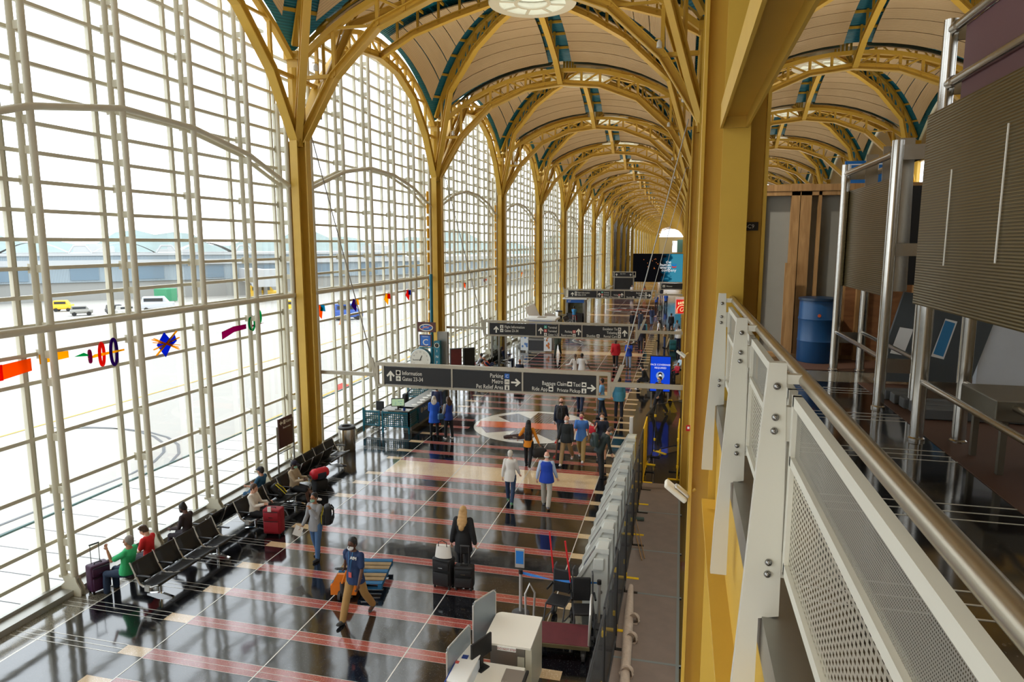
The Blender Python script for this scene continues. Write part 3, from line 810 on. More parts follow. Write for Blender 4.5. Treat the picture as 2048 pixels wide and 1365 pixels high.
def icon(parent, x, z, s, m_, glyph=None):
    i = MB().box(x - s / 2, -0.066, z - s / 2, x + s / 2, -0.06, z + s / 2).build('pictogram', m_, parent)
    k = MB()
    if glyph == 'plane':
        k.prism([(0, .4), (.07, .2), (.07, .1), (.38, -.08), (.38, -.16), (.07, -.08), (.05, -.28), (.14, -.36), (-.14, -.36), (-.05, -.28), (-.07, -.08), (-.38, -.16), (-.38, -.08), (-.07, .1), (-.07, .2)], 0.003, face_my(x, -0.067, z) @ Matrix.Diagonal((s, s, 1, 1)))
    elif glyph == 'ring':
        k.lathe([(.36 * s, 0), (.36 * s, .003), (.26 * s, .003), (.26 * s, 0)], 16, M=face_my(x, -0.067, z)); k.lathe([(.1 * s, 0), (.1 * s, .003)], 10, M=face_my(x, -0.067, z))
    elif glyph == 'car':
        k.prism([(-.35, -.2), (.35, -.2), (.35, .02), (.24, .05), (.16, .25), (-.16, .25), (-.24, .05), (-.35, .02)], 0.003, face_my(x, -0.067, z) @ Matrix.Diagonal((s, s, 1, 1)))
    elif glyph == 'case':
        k.prism([(-.33, -.22), (.33, -.22), (.33, .16), (.12, .16), (.12, .26), (-.12, .26), (-.12, .16), (-.33, .16)], 0.003, face_my(x, -0.067, z) @ Matrix.Diagonal((s, s, 1, 1)))
    elif glyph == 'person':
        k.prism([(-.16, -.4), (.16, -.4), (.16, .12), (-.16, .12)], 0.003, face_my(x, -0.067, z) @ Matrix.Diagonal((s, s, 1, 1))); k.lathe([(.11 * s, 0), (.11 * s, .003)], 10, M=face_my(x, -0.067, z + .27 * s))
    elif glyph in ('C', 'M', 'A', 'B'):
        text_mesh('letter', glyph, s * 0.85, SIGNWH if m_ != SIGNWH else SIGNBLK, i, face_my(x, -0.068, z - s * 0.3), 'CENTER', 0.001); return
    if k.v: k.build('glyph', SIGNBLK if m_ == SIGNWH else SIGNWH, i)
def overhead_sign(Y, label, panels, divs, x0=-9.8, x1=-2.46, ext=0.29, ends=(XL + 0.33, XR - 0.3), arms=True):
    t = thing('direction_sign', label, 'sign', (0, Y, 3.2))
    MB().box(x0, -0.06, -0.27, x1, 0.06, 0.33).build('sign_panel', SIGNBLK, t)
    f = MB(); xa, xb = x0 - ext, x1 + ext + 0.12
    f.box(xa, -0.08, 0.36, xb, 0.08, 0.47).box(xa, -0.08, -0.36, xb, 0.08, -0.29)
    for x in (x0, x1): f.box(x - 0.04, -0.07, -0.29, x + 0.04, 0.07, 0.37)
    for x in (xa, xb - 0.1): f.box(x, -0.05, -0.36, x + 0.1, 0.05, 0.47)
    for x in divs: f.box(x - 0.025, -0.07, -0.29, x + 0.025, 0.07, 0.37)
    f.build('frame', FRAMEM, t)
    if arms:
        a = MB().box(ends[0], -0.06, -0.03, xa, 0.06, 0.09).prism([(0, -0.36), (0.12, -0.3), (-0.1, 0.62), (-0.22, 0.58)], 0.06, face_my(xa, 0.03, 0))
        a.build('arm', FRAMEM, t)
        a = MB().box(xb, -0.06, 0.02, ends[1], 0.06, 0.16).prism([(-0.1, -0.3), (0.0, -0.36), (0.42, 0.72), (0.28, 0.72)], 0.06, face_my(xb, 0.03, 0))
        a.build('arm', FRAMEM, t)
        MB().tube([(xb + 0.35, 0, 0.7), (XR - 0.45, 0, 8.1)], 0.018, 6).build('stay_cable', GREYM, t)
        MB().tube([(xa - 0.15, 0, 0.6), (XL + 0.3, 0, 8.1)], 0.018, 6).build('stay_cable', GREYM, t)
    for it in panels:
        if it[0] == 'T':
            _, x, z, s, txt, al = it
            text_mesh('lettering', txt, s, SIGNWH, t, face_my(x, -0.061, z) @ Matrix.Diagonal((0.76, 1, 1, 1)), al, 0.003)
        elif it[0] == 'A': arrow(t, it[1], it[2], it[3], it[4])
        else: icon(t, it[1], it[2], it[3], it[4], it[5])
    return t
S_ = 0.2
overhead_sign(21.3, 'nearest black overhead direction sign, starting with Information and Gates 23-34', [
    ('A', -9.52, 0.02, 0.36, 'U'), ('I', -9.24, 0.14, 0.17, SIGNWH, 'ring'), ('I', -9.24, -0.06, 0.17, SIGNWH, 'plane'),
    ('T', -9.1, 0.07, S_, 'Information', 'LEFT'), ('T', -9.1, -0.13, S_, 'Gates 23-34', 'LEFT'),
    ('T', -5.55, 0.13, S_, 'Parking', 'RIGHT'), ('T', -5.55, -0.06, S_, 'Metro', 'RIGHT'), ('T', -5.55, -0.25, S_, 'Pet Relief Area', 'RIGHT'),
    ('I', -5.42, 0.2, 0.16, ICB, 'C'), ('I', -5.42, 0.01, 0.16, SIGNWH, 'M'), ('I', -5.42, -0.18, 0.16, SIGNWH, 'person'), ('A', -5.12, 0.0, 0.32, 'R'),
    ('T', -3.44, -0.03, 0.185, 'Baggage Claim', 'RIGHT'), ('I', -3.35, 0.04, 0.15, SIGNWH, 'case'), ('T', -3.0, -0.03, 0.185, 'Taxi', 'RIGHT'), ('I', -2.89, 0.04, 0.15, SIGNWH, 'car'),
    ('T', -4.06, -0.23, 0.185, 'Ride App', 'RIGHT'), ('I', -3.96, -0.16, 0.15, SIGNWH, 'case'), ('T', -3.0, -0.23, 0.175, 'Private Pickup', 'RIGHT'), ('I', -2.89, -0.16, 0.15, SIGNWH, 'person'), ('A', -2.65, -0.06, 0.28, 'R')],
    (-7.32, -4.9))
def flight_items():
    return [('A', -9.4, 0.0, 0.36, 'U'), ('I', -9.1, 0.15, 0.17, SIGNWH, 'person'), ('I', -9.1, -0.05, 0.17, SIGNWH, 'plane'),
    ('T', -8.95, 0.08, S_, 'Flight Information', 'LEFT'), ('T', -8.95, -0.12, S_, 'Gates 23-34', 'LEFT'),
    ('A', -7.0, 0.0, 0.34, 'U'), ('I', -6.75, 0.2, 0.15, ICT, 'A'), ('I', -6.75, 0.01, 0.15, ICR, 'B'), ('I', -6.75, -0.18, 0.15, SIGNWH, 'plane'),
    ('T', -6.62, 0.13, 0.17, 'Terminal', 'LEFT'), ('T', -6.62, -0.06, 0.17, 'Terminal', 'LEFT'), ('T', -6.62, -0.25, 0.17, 'Gates 1-22', 'LEFT'),
    ('T', -5.35, -0.06, 0.17, 'Parking', 'RIGHT'), ('T', -5.35, -0.25, 0.17, 'Restrooms', 'RIGHT'), ('I', -5.25, 0.0, 0.15, ICR, 'B'), ('I', -5.25, -0.19, 0.15, SIGNWH, 'person'), ('A', -5.02, 0.0, 0.34, 'U'),
    ('T', -3.05, 0.13, 0.19, 'Escalator To', 'RIGHT'), ('T', -3.05, -0.06, 0.19, 'Ticketing', 'RIGHT'), ('T', -4.15, -0.25, 0.19, 'Shuttles', 'RIGHT'), ('I', -4.02, -0.18, 0.15, SIGNWH, 'car'), ('T', -3.05, -0.25, 0.19, 'Rental Cars', 'RIGHT'),
    ('I', -2.94, 0.2, 0.15, SIGNWH, 'case'), ('I', -2.94, 0.01, 0.15, SIGNWH, 'plane'), ('I', -2.94, -0.18, 0.15, SIGNWH, 'car')]
overhead_sign(34.6, 'second black overhead direction sign, with Flight Information and Escalator To Ticketing, arrow up', flight_items() + [('A', -2.68, 0.0, 0.34, 'U')], (-7.25, -6.05, -4.85))
overhead_sign(60.6, 'third black overhead direction sign, farther down the hall, right arrow at its end', flight_items() + [('A', -2.68, 0.0, 0.34, 'R')], (-7.2, -6.0, -4.8))
overhead_sign(99.9, 'small far black overhead sign to the left of the big screen', [('A', -9.1, 0, 0.36, 'U'), ('T', -8.6, 0.08, 0.2, 'Gates 23-34', 'LEFT'), ('A', -7.1, 0, 0.36, 'U')], (), -9.42, -6.76, arms=False)
wsn = overhead_sign(73.9, 'black overhead sign reading Women on the balcony side', [('I', -1.75, 0.02, 0.24, SIGNWH, 'person'), ('T', -1.5, -0.06, 0.24, 'Women', 'LEFT')], (), -2.1, 0.3, 0.1, arms=False)

# big video screen and red chicken-restaurant sign on the balcony side
def screen_mat():
    m = D.materials.new('screen_picture'); m.use_nodes = True
    nt = m.node_tree; nt.nodes.clear()
    tc = nt.nodes.new('ShaderNodeTexCoord'); sp = nt.nodes.new('ShaderNodeSeparateXYZ'); nt.links.new(tc.outputs['Generated'], sp.inputs[0])
    nz = nt.nodes.new('ShaderNodeTexNoise'); nz.inputs['Scale'].default_value = 5; nz.inputs['Detail'].default_value = 8; nt.links.new(tc.outputs['Generated'], nz.inputs['Vector'])
    ad = nt.nodes.new('ShaderNodeMath'); ad.operation = 'MULTIPLY_ADD'; ad.inputs[1].default_value = 0.45; nt.links.new(nz.outputs['Fac'], ad.inputs[0]); nt.links.new(sp.outputs[0], ad.inputs[2])
    cr = nt.nodes.new('ShaderNodeValToRGB'); cr.color_ramp.elements[0].position = 0.8; cr.color_ramp.elements[0].color = rgb(12, 12, 14)
    cr.color_ramp.elements[1].position = 1.0; cr.color_ramp.elements[1].color = rgb(60, 140, 165)
    e = cr.color_ramp.elements.new(0.95); e.color = rgb(10, 74, 100)
    nt.links.new(ad.outputs[0], cr.inputs[0])
    em = nt.nodes.new('ShaderNodeEmission'); em.inputs[1].default_value = 1.0; nt.links.new(cr.outputs[0], em.inputs[0])
    o = nt.nodes.new('ShaderNodeOutputMaterial'); nt.links.new(em.outputs[0], o.inputs[0])
    return m
vs = thing('video_screen', 'huge video screen hanging at the far right end of the hall', 'screen', (-3.65, 110, 3.85))
MB().box(-3.85, 0, -2.2, 3.85, 0.6, 2.25).build('casing', BLACK, vs)
MB().box(-3.8, -0.03, -2.15, 3.8, 0.0, 2.2).build('picture', screen_mat(), vs)
SW = emis('screen_white', (1, 1, 1, 1), 1.0)
for i, s in enumerate(('the', 'human', 'energy', 'company')):
    text_mesh('lettering', s, 0.62, SW, vs, face_my(2.05 if i < 3 else 2.85, -0.04, 0.75 - 0.42 * i), 'RIGHT', 0.01)
MB().prism([(0, 0), (0.35, -0.12), (0.7, 0), (0.7, 0.18), (0.35, 0.06), (0, 0.18)], 0.02, face_my(2.15, -0.03, 0.15)).build('emblem', emis('emblem_red', rgb(215, 40, 50), 1), vs)
MB().prism([(0, 0), (0.35, -0.12), (0.7, 0), (0.7, 0.18), (0.35, 0.06), (0, 0.18)], 0.02, face_my(2.15, -0.03, 0.42)).prism([(0, .0), (.7, 0), (.7, .05), (0, .05)], 0.02, face_my(2.15, -0.03, 0.64)).build('emblem', emis('emblem_blue', rgb(30, 120, 200), 1), vs)
rs = MB()
random.seed(3)
for k in range(16): rs.ell((-2.2 + random.random() * 2.6, -0.035, random.uniform(-0.2, 1.6)), (0.05, 0.01, 0.06), 6, 4)
rs.build('spark', emis('spark', rgb(210, 120, 60), 1), vs)
rd = thing('restaurant_sign', 'square red sign with white script letter and comb, hanging on the balcony side', 'sign', (0.02, 45, 3.68))
MB().box(-0.28, 0, -0.44, 0.3, 0.1, 0.44).build('sign_box', mat('sign_red', rgb(222, 30, 24), 0.4, emit=rgb(222, 30, 24), estr=0.5), rd)
MB().box(-0.34, 0.1, -0.5, 0.34, 0.14, 0.62).build('back_plate', WHITE, rd)
e = emis('sign_cream', rgb(255, 232, 170), 1)
mk = MB().tube([(0.28, -0.01, 0.05), (0.1, -0.01, 0.1), (-0.1, -0.01, 0.02), (-0.22, -0.01, -0.18), (-0.22, -0.01, -0.42)], 0.028, 6).tube([(0.2, -0.01, -0.08), (0.06, -0.01, -0.06), (-0.02, -0.01, -0.2), (0.02, -0.01, -0.3), (0.12, -0.01, -0.3), (0.24, -0.01, -0.1)], 0.022, 6)
for k in range(4): mk.ell((-0.12 + 0.13 * k, -0.01, 0.2 + 0.03 * k), (0.05, 0.02, 0.09), 8, 6)
mk.build('script_mark', e, rd)

# ------------------------------------------------------------------ beam seating
SLING = mat('black_sling', rgb(22, 22, 23), 0.42, noise=0.1); ARMB = mat('arm_pad', rgb(30, 30, 34), 0.3)
def make_seats(n, label, x, y0, flip):
    """n seats in a row along +Y; local front is +X"""
    P = 0.66
    t = thing('beam_seating', label, 'seating', (x, y0, 0), PI if flip else 0, 'rows of black airport seats')
    o = (lambda y: y) if not flip else (lambda y: -y)
    MB().box(-0.045, o(-0.02) if not flip else -n * P - 0.02, 0.30, 0.045, o(n * P + 0.02) if not flip else 0.02, 0.36).build('beam', ALU, t)
    for k in range(n):
        yc = o((k + 0.5) * P); h = P / 2 - 0.03
        b = MB().grid(lambda u, v: (-0.2 - 0.2 * v - 0.05 * math.sin(PI * v) * 0.5, yc - h + 2 * h * u, 0.42 + 0.44 * v), 4, 6)
        bo = b.build('backrest', SLING, t, smooth=60); s = bo.modifiers.new('s', 'SOLIDIFY'); s.thickness = 0.018
        b = MB().grid(lambda u, v: (-0.2 + 0.46 * v, yc - h + 2 * h * u, 0.40 + 0.05 * v - 0.03 * math.sin(PI * v) - (0.04 * max(0, v - 0.85) / 0.15)), 4, 6)
        so = b.build('seat', SLING, t, smooth=60); s = so.modifiers.new('s', 'SOLIDIFY'); s.thickness = 0.018
    for k in range(n + 1):
        y = o(k * P)
        f = MB().tube([(-0.42, y, 0.88), (-0.3, y, 0.62), (-0.2, y, 0.42), (-0.1, y, 0.37), (0.1, y, 0.38), (0.27, y, 0.45)], [0.016, 0.018, 0.022, 0.026, 0.022, 0.014], 8)
        f.box(-0.06, y - 0.03, 0.28, 0.06, y + 0.03, 0.4)
        f.build('side_frame', ALU, t, smooth=50)
        MB().rbox((-0.07, y, 0.615), (0.34, 0.055, 0.03), 0.012).box(-0.27, y - 0.012, 0.58, -0.2, y + 0.012, 0.61).build('armrest', ARMB, t)
    for y in (o(0.35), o(n * P - 0.35)):
        l = MB().tube([(0, y, 0.33), (0, y, 0.05)], [0.035, 0.03], 10)
        l.prism([(-0.33, 0.0), (0.33, 0.0), (0.33, 0.02), (0.06, 0.07), (-0.06, 0.07), (-0.33, 0.02)], 0.07, Matrix(((1, 0, 0, 0), (0, 0, 1, y - 0.035), (0, 1, 0, 0), (0, 0, 0, 1))))
        l.build('leg', CHROME, t)
    return t
make_seats(4, 'empty nearest row of four black seats facing into the hall', -10.92, 11.5, False)
make_seats(4, 'row of four black seats facing the window, nearest the camera', -11.78, 14.14, True)
make_seats(4, 'second row of black seats facing into the hall, beside the red suitcase', -10.98, 15.1, False)
make_seats(4, 'second row of black seats facing the window, behind the red suitcase', -11.72, 17.74, True)
make_seats(4, 'empty row of black seats facing the hall in front of the first window-wall column', -11.45, 18.65, False)
make_seats(4, 'far row of black seats below the second overhead sign, facing the hall', -10.6, 35.6, False)
make_seats(4, 'far row of black seats below the second overhead sign, facing the window', -11.35, 38.24, True)
make_seats(4, 'row of black seats at the glass past the second sign, nearer the columns', -10.9, 40.0, False)
make_seats(4, 'distant row of black seats by the vending kiosk, facing the hall', -10.4, 53.5, False)
make_seats(4, 'distant row of black seats beyond the vending kiosk', -10.2, 62.5, False)
ORG = mat('jack_orange', rgb(222, 120, 22), 0.45)
# ------------------------------------------------------------------ luggage
def roller_case(label, loc, rz, w, d, h, m_, handle=0.0, name='suitcase', trim=None, pockets=True):
    """rolling case: shell, zipped pockets, wheels, pull handle; front faces local -Y"""
    t = thing(name, label, 'suitcase', loc, rz)
    trim = trim or BLACK
    MB().rbox((0, 0, 0.06 + h / 2), (w, d, h), 0.04, seg=3).build('shell', m_, t, smooth=50)
    if pockets:
        MB().rbox((0, -d / 2 - 0.012, 0.06 + h * 0.3), (w * 0.86, 0.05, h * 0.44), 0.02).build('pocket', m_, t, smooth=50)
        MB().rbox((0, -d / 2 - 0.012, 0.06 + h * 0.75), (w * 0.86, 0.04, h * 0.3), 0.02).build('pocket', m_, t, smooth=50)
        z = MB()
        for zz in (0.06 + h * 0.54, 0.06 + h * 0.92): z.box(-w * 0.4, -d / 2 - 0.045, zz - 0.006, w * 0.4, -d / 2 - 0.03, zz + 0.006)
        z.build('zipper', trim, t)
        MB().box(-0.05, -d / 2 - 0.042, 0.06 + h * 0.68, 0.05, -d / 2 - 0.032, 0.06 + h * 0.71).build('badge', CHROME, t)
    for sx in (-1, 1):
        MB().tube([(sx * (w / 2 - 0.05) - 0.02, d / 2 - 0.05, 0.035), (sx * (w / 2 - 0.05) + 0.02, d / 2 - 0.05, 0.035)], 0.035, 12).build('wheel', BLACK, t)
        MB().box(sx * (w / 2 - 0.05) - 0.02, -d / 2 + 0.02, 0, sx * (w / 2 - 0.05) + 0.02, -d / 2 + 0.06, 0.07).build('foot', BLACK, t)
    MB().tube([(-0.08, -0.02, h + 0.055), (-0.07, -0.02, h + 0.085), (0.07, -0.02, h + 0.085), (0.08, -0.02, h + 0.055)], 0.012, 8).build('grab_handle', trim, t)
    if handle:
        MB().tube([(-0.09, d / 2 - 0.05, h), (-0.09, d / 2 - 0.05, h + 0.06 + handle), (0.09, d / 2 - 0.05, h + 0.06 + handle), (0.09, d / 2 - 0.05, h)], 0.009, 8).rbox((0, d / 2 - 0.05, h + 0.06 + handle), (0.22, 0.03, 0.035), 0.01).build('pull_handle', DKGREY, t)
    return t
PURP = mat('purple_nylon', rgb(66, 22, 62), 0.55, bump=0.2); REDN = mat('red_nylon', rgb(158, 20, 38), 0.6, bump=0.2); BLKN = mat('black_nylon', rgb(24, 24, 26), 0.6, bump=0.2)
TEALN = mat('teal_nylon', rgb(20, 92, 98), 0.6); BLUN = mat('blue_nylon', rgb(30, 60, 140), 0.6)
roller_case('purple rolling suitcase with raised handle standing by the window sill', (-12.4, 11.7, 0), math.radians(70), 0.42, 0.26, 0.6, PURP, 0.42)
rc = roller_case('red rolling suitcase standing beside the woman in the white cardigan', (-10.32, 15.3, 0), math.radians(8), 0.48, 0.3, 0.68, REDN)
MB().box(-0.07, -0.2, 0.7, 0.02, -0.17, 0.83).build('luggage_tag', WHITE, rc)
roller_case('black rolling suitcase on the left of the pair pulled by the woman in black', (-4.98, 13.72, 0), math.radians(-8), 0.46, 0.27, 0.66, BLKN, 0.0)
roller_case('lower black rolling bag on the right of the pair pulled by the woman in black', (-4.5, 13.74, 0), math.radians(6), 0.44, 0.24, 0.5, BLKN, 0.42)
roller_case('small black rolling case behind the person in the dark suit far down the hall', (-4.55, 59.7, 0), 0, 0.4, 0.24, 0.6, BLKN, 0.3)
roller_case('dark rolling suitcase beside the traveller with the teal jacket', (-3.15, 53.6, 0), 0, 0.42, 0.26, 0.66, mat('slate_nylon', rgb(50, 54, 70), 0.6), 0.3)
roller_case('teal rolling suitcase in the queue near the balcony columns', (-0.42, 50.2, 0), 0, 0.48, 0.3, 0.72, TEALN, 0.3)
# white handbag riding on the left case
hb = thing('handbag', 'white handbag resting on top of the left black suitcase', 'bag', (-4.96, 13.66, 0.745))
MB().grid(lambda u, v: ((-0.2 + 0.04 * v) * math.cos(2 * PI * u) * 1.0, 0.1 * (1 - 0.45 * v) * math.sin(2 * PI * u), 0.27 * v), 24, 5).prism([(0.16 * math.cos(2 * PI * k / 16), 0.055 * math.sin(2 * PI * k / 16)) for k in range(16)], 0.01, Matrix.Translation((0, 0, 0.265))).build('body', mat('white_leather', rgb(222, 218, 210), 0.4), hb, smooth=60)
MB().tube([(-0.1, -0.05, 0.26), (-0.09, -0.05, 0.36), (0, -0.05, 0.4), (0.09, -0.05, 0.36), (0.1, -0.05, 0.26)], 0.01, 8).build('handle', mat('bag_strap', rgb(40, 34, 32), 0.5), hb, smooth=60)
# bags on the seats
db = thing('duffel_bag', 'red and navy sports duffel bag lying on a black carry-on case', 'bag', (-10.75, 18.45, 0.42), math.radians(60))
MB().tube([(-0.3, 0, 0.17), (-0.27, 0, 0.17), (-0.2, 0, 0.18), (0.2, 0, 0.18), (0.27, 0, 0.17), (0.3, 0, 0.17)], [0.05, 0.13, 0.17, 0.17, 0.13, 0.05], 18).build('body', mat('red_sports', rgb(206, 28, 46), 0.5, bump=0.3, bscale=20), db, smooth=60)
MB().rbox((0, -0.15, 0.13), (0.3, 0.08, 0.2), 0.03).build('pocket', mat('navy_nylon', rgb(30, 36, 56), 0.6), db, smooth=50)
MB().tube([(-0.12, 0.02, 0.33), (-0.08, 0, 0.42), (0.08, 0, 0.42), (0.12, 0.02, 0.33)], 0.012, 8).build('handle', BLACK, db)
roller_case('black carry-on case under the red and navy duffel bag', (-10.75, 18.45, 0), math.radians(60), 0.42, 0.3, 0.35, BLKN, 0, pockets=False)
def backpack(label, loc, rz, c1, c2, tilt=0.0, sc=1.0, name='backpack'):
    t = thing(name, label, 'backpack', loc, rz)
    t.rotation_euler = (tilt, 0, rz); t.scale = (sc, sc, sc)
    MB().rbox((0, 0, 0.24), (0.3, 0.18, 0.46), 0.07, seg=3).build('body', c1, t, smooth=60)
    MB().rbox((0, -0.1, 0.15), (0.24, 0.08, 0.24), 0.03, seg=3).build('front_pocket', c1, t, smooth=60)
    for s in (-1, 1):
        MB().tube([(s * 0.06, -0.145, 0.04), (s * 0.08, -0.145, 0.2), (s * 0.05, -0.1, 0.42)], 0.014, 6).build('piping', c2, t)
        MB().tube([(s * 0.09, 0.08, 0.44), (s * 0.1, 0.13, 0.36), (s * 0.11, 0.13, 0.2), (s * 0.12, 0.08, 0.06)], 0.018, 6).build('shoulder_strap', BLKN, t)
    MB().tube([(-0.03, 0.04, 0.46), (0, 0.04, 0.5), (0.03, 0.04, 0.46)], 0.01, 6).build('loop', BLKN, t)
    return t
YLW = mat('yellow_trim', rgb(214, 196, 30), 0.5)
backpack('black backpack with yellow trim lying on the seat between the two seated women', (-10.95, 16.75, 0.44), math.radians(100), BLKN, YLW, math.radians(-40))

# ------------------------------------------------------------------ bins, stands, info desk
def trash(label, loc, h=0.95, r=0.3):
    t = thing('trash_can', label, 'trash can', loc, 0, 'round steel trash cans')
    MB().lathe([(r - 0.02, 0), (r, 0.03), (r, h - 0.1), (r - 0.01, h - 0.08)], 28).build('drum', STEEL, t, smooth=40)
    MB().lathe([(r + 0.02, h - 0.1), (r + 0.02, h - 0.03), (r - 0.03, h), (r - 0.12, h - 0.01), (r - 0.13, h - 0.1)], 28).build('lid', DKGREY, t, smooth=40)
    MB().lathe([(r - 0.13, h - 0.09), (0.001, h - 0.09)], 20).build('opening', BLACK, t)
    return t
trash('round stainless trash can with dark lid by the window wall', (-11.96, 22.6, 0))
trash('distant round steel trash can behind the black seats past the second sign', (-11.6, 50.0, 0), 1.1)
trash('far round steel trash can next to the vending kiosk', (-11.3, 64.5, 0), 1.3, 0.34)
ss = thing('sign_stand', 'brown standing sign with left arrow and Gates lettering by the glass', 'sign', (-12.72, 19.75, 0), math.radians(90))
MB().box(-0.4, -0.02, 0.95, 0.42, 0.02, 1.95).build('sign_panel', mat('sign_brown', rgb(74, 40, 38), 0.5), ss)
for x, h in ((-0.47, 1.72), (0.47, 1.85)): MB().tube([(x, 0, 0), (x, 0, h)], 0.03, 10).lathe([(0.14, 0), (0.14, 0.015), (0.03, 0.03)], 16, (x, 0, 0)).build('leg', GREYM, ss)
MB().box(-0.45, -0.015, 0.78, 0.45, 0.015, 0.81).build('cross_bar', GREYM, ss)
ssm = face_my(0, -0.024, 0)
MB().prism([(-0.34, 1.8), (-0.25, 1.88), (-0.25, 1.83), (-0.17, 1.83), (-0.17, 1.77), (-0.25, 1.77), (-0.25, 1.72)], 0.004, ssm).build('arrow', SIGNWH, ss)
MB().prism([(-0.12, 1.73), (0.0, 1.73), (0.0, 1.87), (-0.12, 1.87)], 0.004, ssm).build('pictogram', SIGNWH, ss)
text_mesh('lettering', 'Gates', 0.15, SIGNWH, ss, face_my(0.03, -0.024, 1.75), 'LEFT', 0.002)
text_mesh('lettering', 'Restrooms', 0.1, SIGNWH, ss, face_my(-0.15, -0.024, 1.58), 'LEFT', 0.002)

TMESH = mesh_holes('teal_wire_mesh', rgb(10, 92, 108), 11, 11, 0.62, 0.4, 0.0)
PAPER = mat('paper', rgb(232, 232, 226), 0.7)
dk = thing('information_desk', 'teal information desk with wire mesh panels and grey counter by the window wall', 'desk', (-10.55, 25.2, 0))
def mesh_panel(x0, y0, x1, y1, z0, z1, parent, posts=True):
    f = MB()
    for z in (z0, z1): f.beam((x0, y0, z), (x1, y1, z), 0.05, 0.05)
    for x, y in ((x0, y0), (x1, y1)): f.box(x - 0.03, y - 0.03, 0.0 if posts else z0, x + 0.03, y + 0.03, z1 + 0.04)
    o = f.build('panel_frame', TEAL, parent)
    L = math.hypot(x1 - x0, y1 - y0)
    MB().grid(lambda u, v: (x0 + (x1 - x0) * u, y0 + (y1 - y0) * u, z0 + (z1 - z0) * v), 1, 1, 0, lambda u, v: (L * u, (z1 - z0) * v)).build('wire_mesh', TMESH, o)
mesh_panel(-1.15, 0, 0, 0.0, 0.28, 0.86, dk)
mesh_panel(0, 0, 0.0, 1.0, 0.28, 0.86, dk, False)
MB().box(-0.02, 1.0, 0.2, 0.03, 4.4, 0.95).build('front_panel', mat('desk_blue', rgb(14, 74, 120), 0.45), dk)
MB().rbox((-0.55, 0.3, 0.95), (1.2, 0.7, 0.05), 0.02).rbox((-0.3, 2.4, 0.95), (0.75, 4.2, 0.05), 0.02).build('counter_top', GREYM, dk)
MB().box(-0.45, 0.5, 0.0, -0.1, 4.3, 0.92).build('cabinet', mat('desk_grey', rgb(130, 128, 120), 0.5), dk)
MB().rbox((-0.75, 2.6, 0.72), (0.5, 3.6, 0.04), 0.01).build('work_top', ALU, dk)
i_ = MB().lathe([(0.12, 0), (0.12, 0.004), (0.09, 0.004), (0.09, 0)], 20, M=face_px(0.034, 1.35, 0.68)); i_.build('info_ring', SIGNWH, dk)
text_mesh('lettering', '?', 0.16, SIGNWH, dk, face_px(0.034, 1.35, 0.62), 'CENTER', 0.002)
text_mesh('lettering', 'Info', 0.26, SIGNWH, dk, face_px(0.034, 1.6, 0.6), 'LEFT', 0.002)
gt = thing('desk_gate', 'teal wire mesh gate closing the gap between the information desk and the window', 'gate', (-11.75, 25.2, 0))
mesh_panel(-0.75, 0, -0.1, 0.0, 0.28, 0.86, gt, False)
MB().box(-0.83, -0.03, 0, -0.77, 0.03, 1.0).build('post', TEAL, gt)
mo = thing('desk_monitor', 'computer monitor showing a green map on the information desk counter', 'monitor', (-11.05, 25.3, 0.975), math.radians(20))
MB().rbox((0, 0.0, 0.3), (0.54, 0.04, 0.34), 0.01).build('casing', BLACK, mo); MB().box(-0.245, -0.024, 0.16, 0.245, -0.02, 0.44).build('screen', emis('map_green', rgb(186, 214, 170), 0.8), mo)
MB().box(-0.03, -0.01, 0, 0.03, 0.02, 0.16).rbox((0, 0.02, 0.008), (0.26, 0.18, 0.016), 0.005).build('stand', BLACK, mo)
mp = MB()
random.seed(4)
for k in range(9): mp.ell((random.uniform(-0.16, 0.16), -0.025, random.uniform(0.22, 0.38)), (random.uniform(0.01, 0.05), 0.002, 0.012), 8, 4)
mp.build('map_mark', emis('map_blue', rgb(110, 160, 170), 0.8), mo)
cu = thing('desk_mug', 'blue mug beside the monitor on the information desk', 'mug', (-10.72, 25.15, 0.975)); MB().lathe([(0.045, 0), (0.05, 0.12), (0.04, 0.12), (0.036, 0.01)], 14).build('cup', BLUN, cu); MB().tube([(0.05, 0, 0.03), (0.085, 0, 0.06), (0.05, 0, 0.1)], 0.008, 6).build('handle', BLUN, cu)
random.seed(11)
for k in range(7):
    o = MB().box(-0.11, -0.15, 0, 0.11, 0.15, 0.006 + 0.004 * k).build('paper_pile', PAPER); o.location = (-10.75 + 0.12 * random.random(), 26.2 + 0.45 * k, 0.977); o.rotation_euler = (0, 0, random.random())
    tag(o, 'pile of white papers on the information desk counter', 'papers', 'papers on the information desk')
oc = thing('office_chair', 'black office chair with ring base behind the teal desk gate', 'chair', (-12.1, 25.75, 0))
MB().rbox((0, 0, 0.62), (0.42, 0.42, 0.07), 0.03).build('seat', BLKN, oc); MB().rbox((-0.05, 0.2, 0.92), (0.36, 0.06, 0.4), 0.03).build('backrest', BLKN, oc)
MB().tube([(0, 0, 0.08), (0, 0, 0.6)], 0.03, 10).build('gas_post', GREYM, oc); MB().tube([(0.2 * math.cos(2 * PI * k / 16), 0.2 * math.sin(2 * PI * k / 16), 0.22) for k in range(16)], 0.015, 6, closed=True).build('foot_ring', CHROME, oc)
for k in range(5): MB().tube([(0, 0, 0.1), (0.28 * math.cos(1.257 * k), 0.28 * math.sin(1.257 * k), 0.05)], 0.02, 6).ell((0.28 * math.cos(1.257 * k), 0.28 * math.sin(1.257 * k), 0.03), (0.03, 0.03, 0.03), 8, 6).build('base_arm', BLACK, oc)
fp = thing('desk_fence', 'teal wire mesh screen at the far end of the information desk', 'screen', (-11.9, 29.6, 0)); mesh_panel(-0.5, 0, 1.0, 0, 0.5, 1.2, fp)
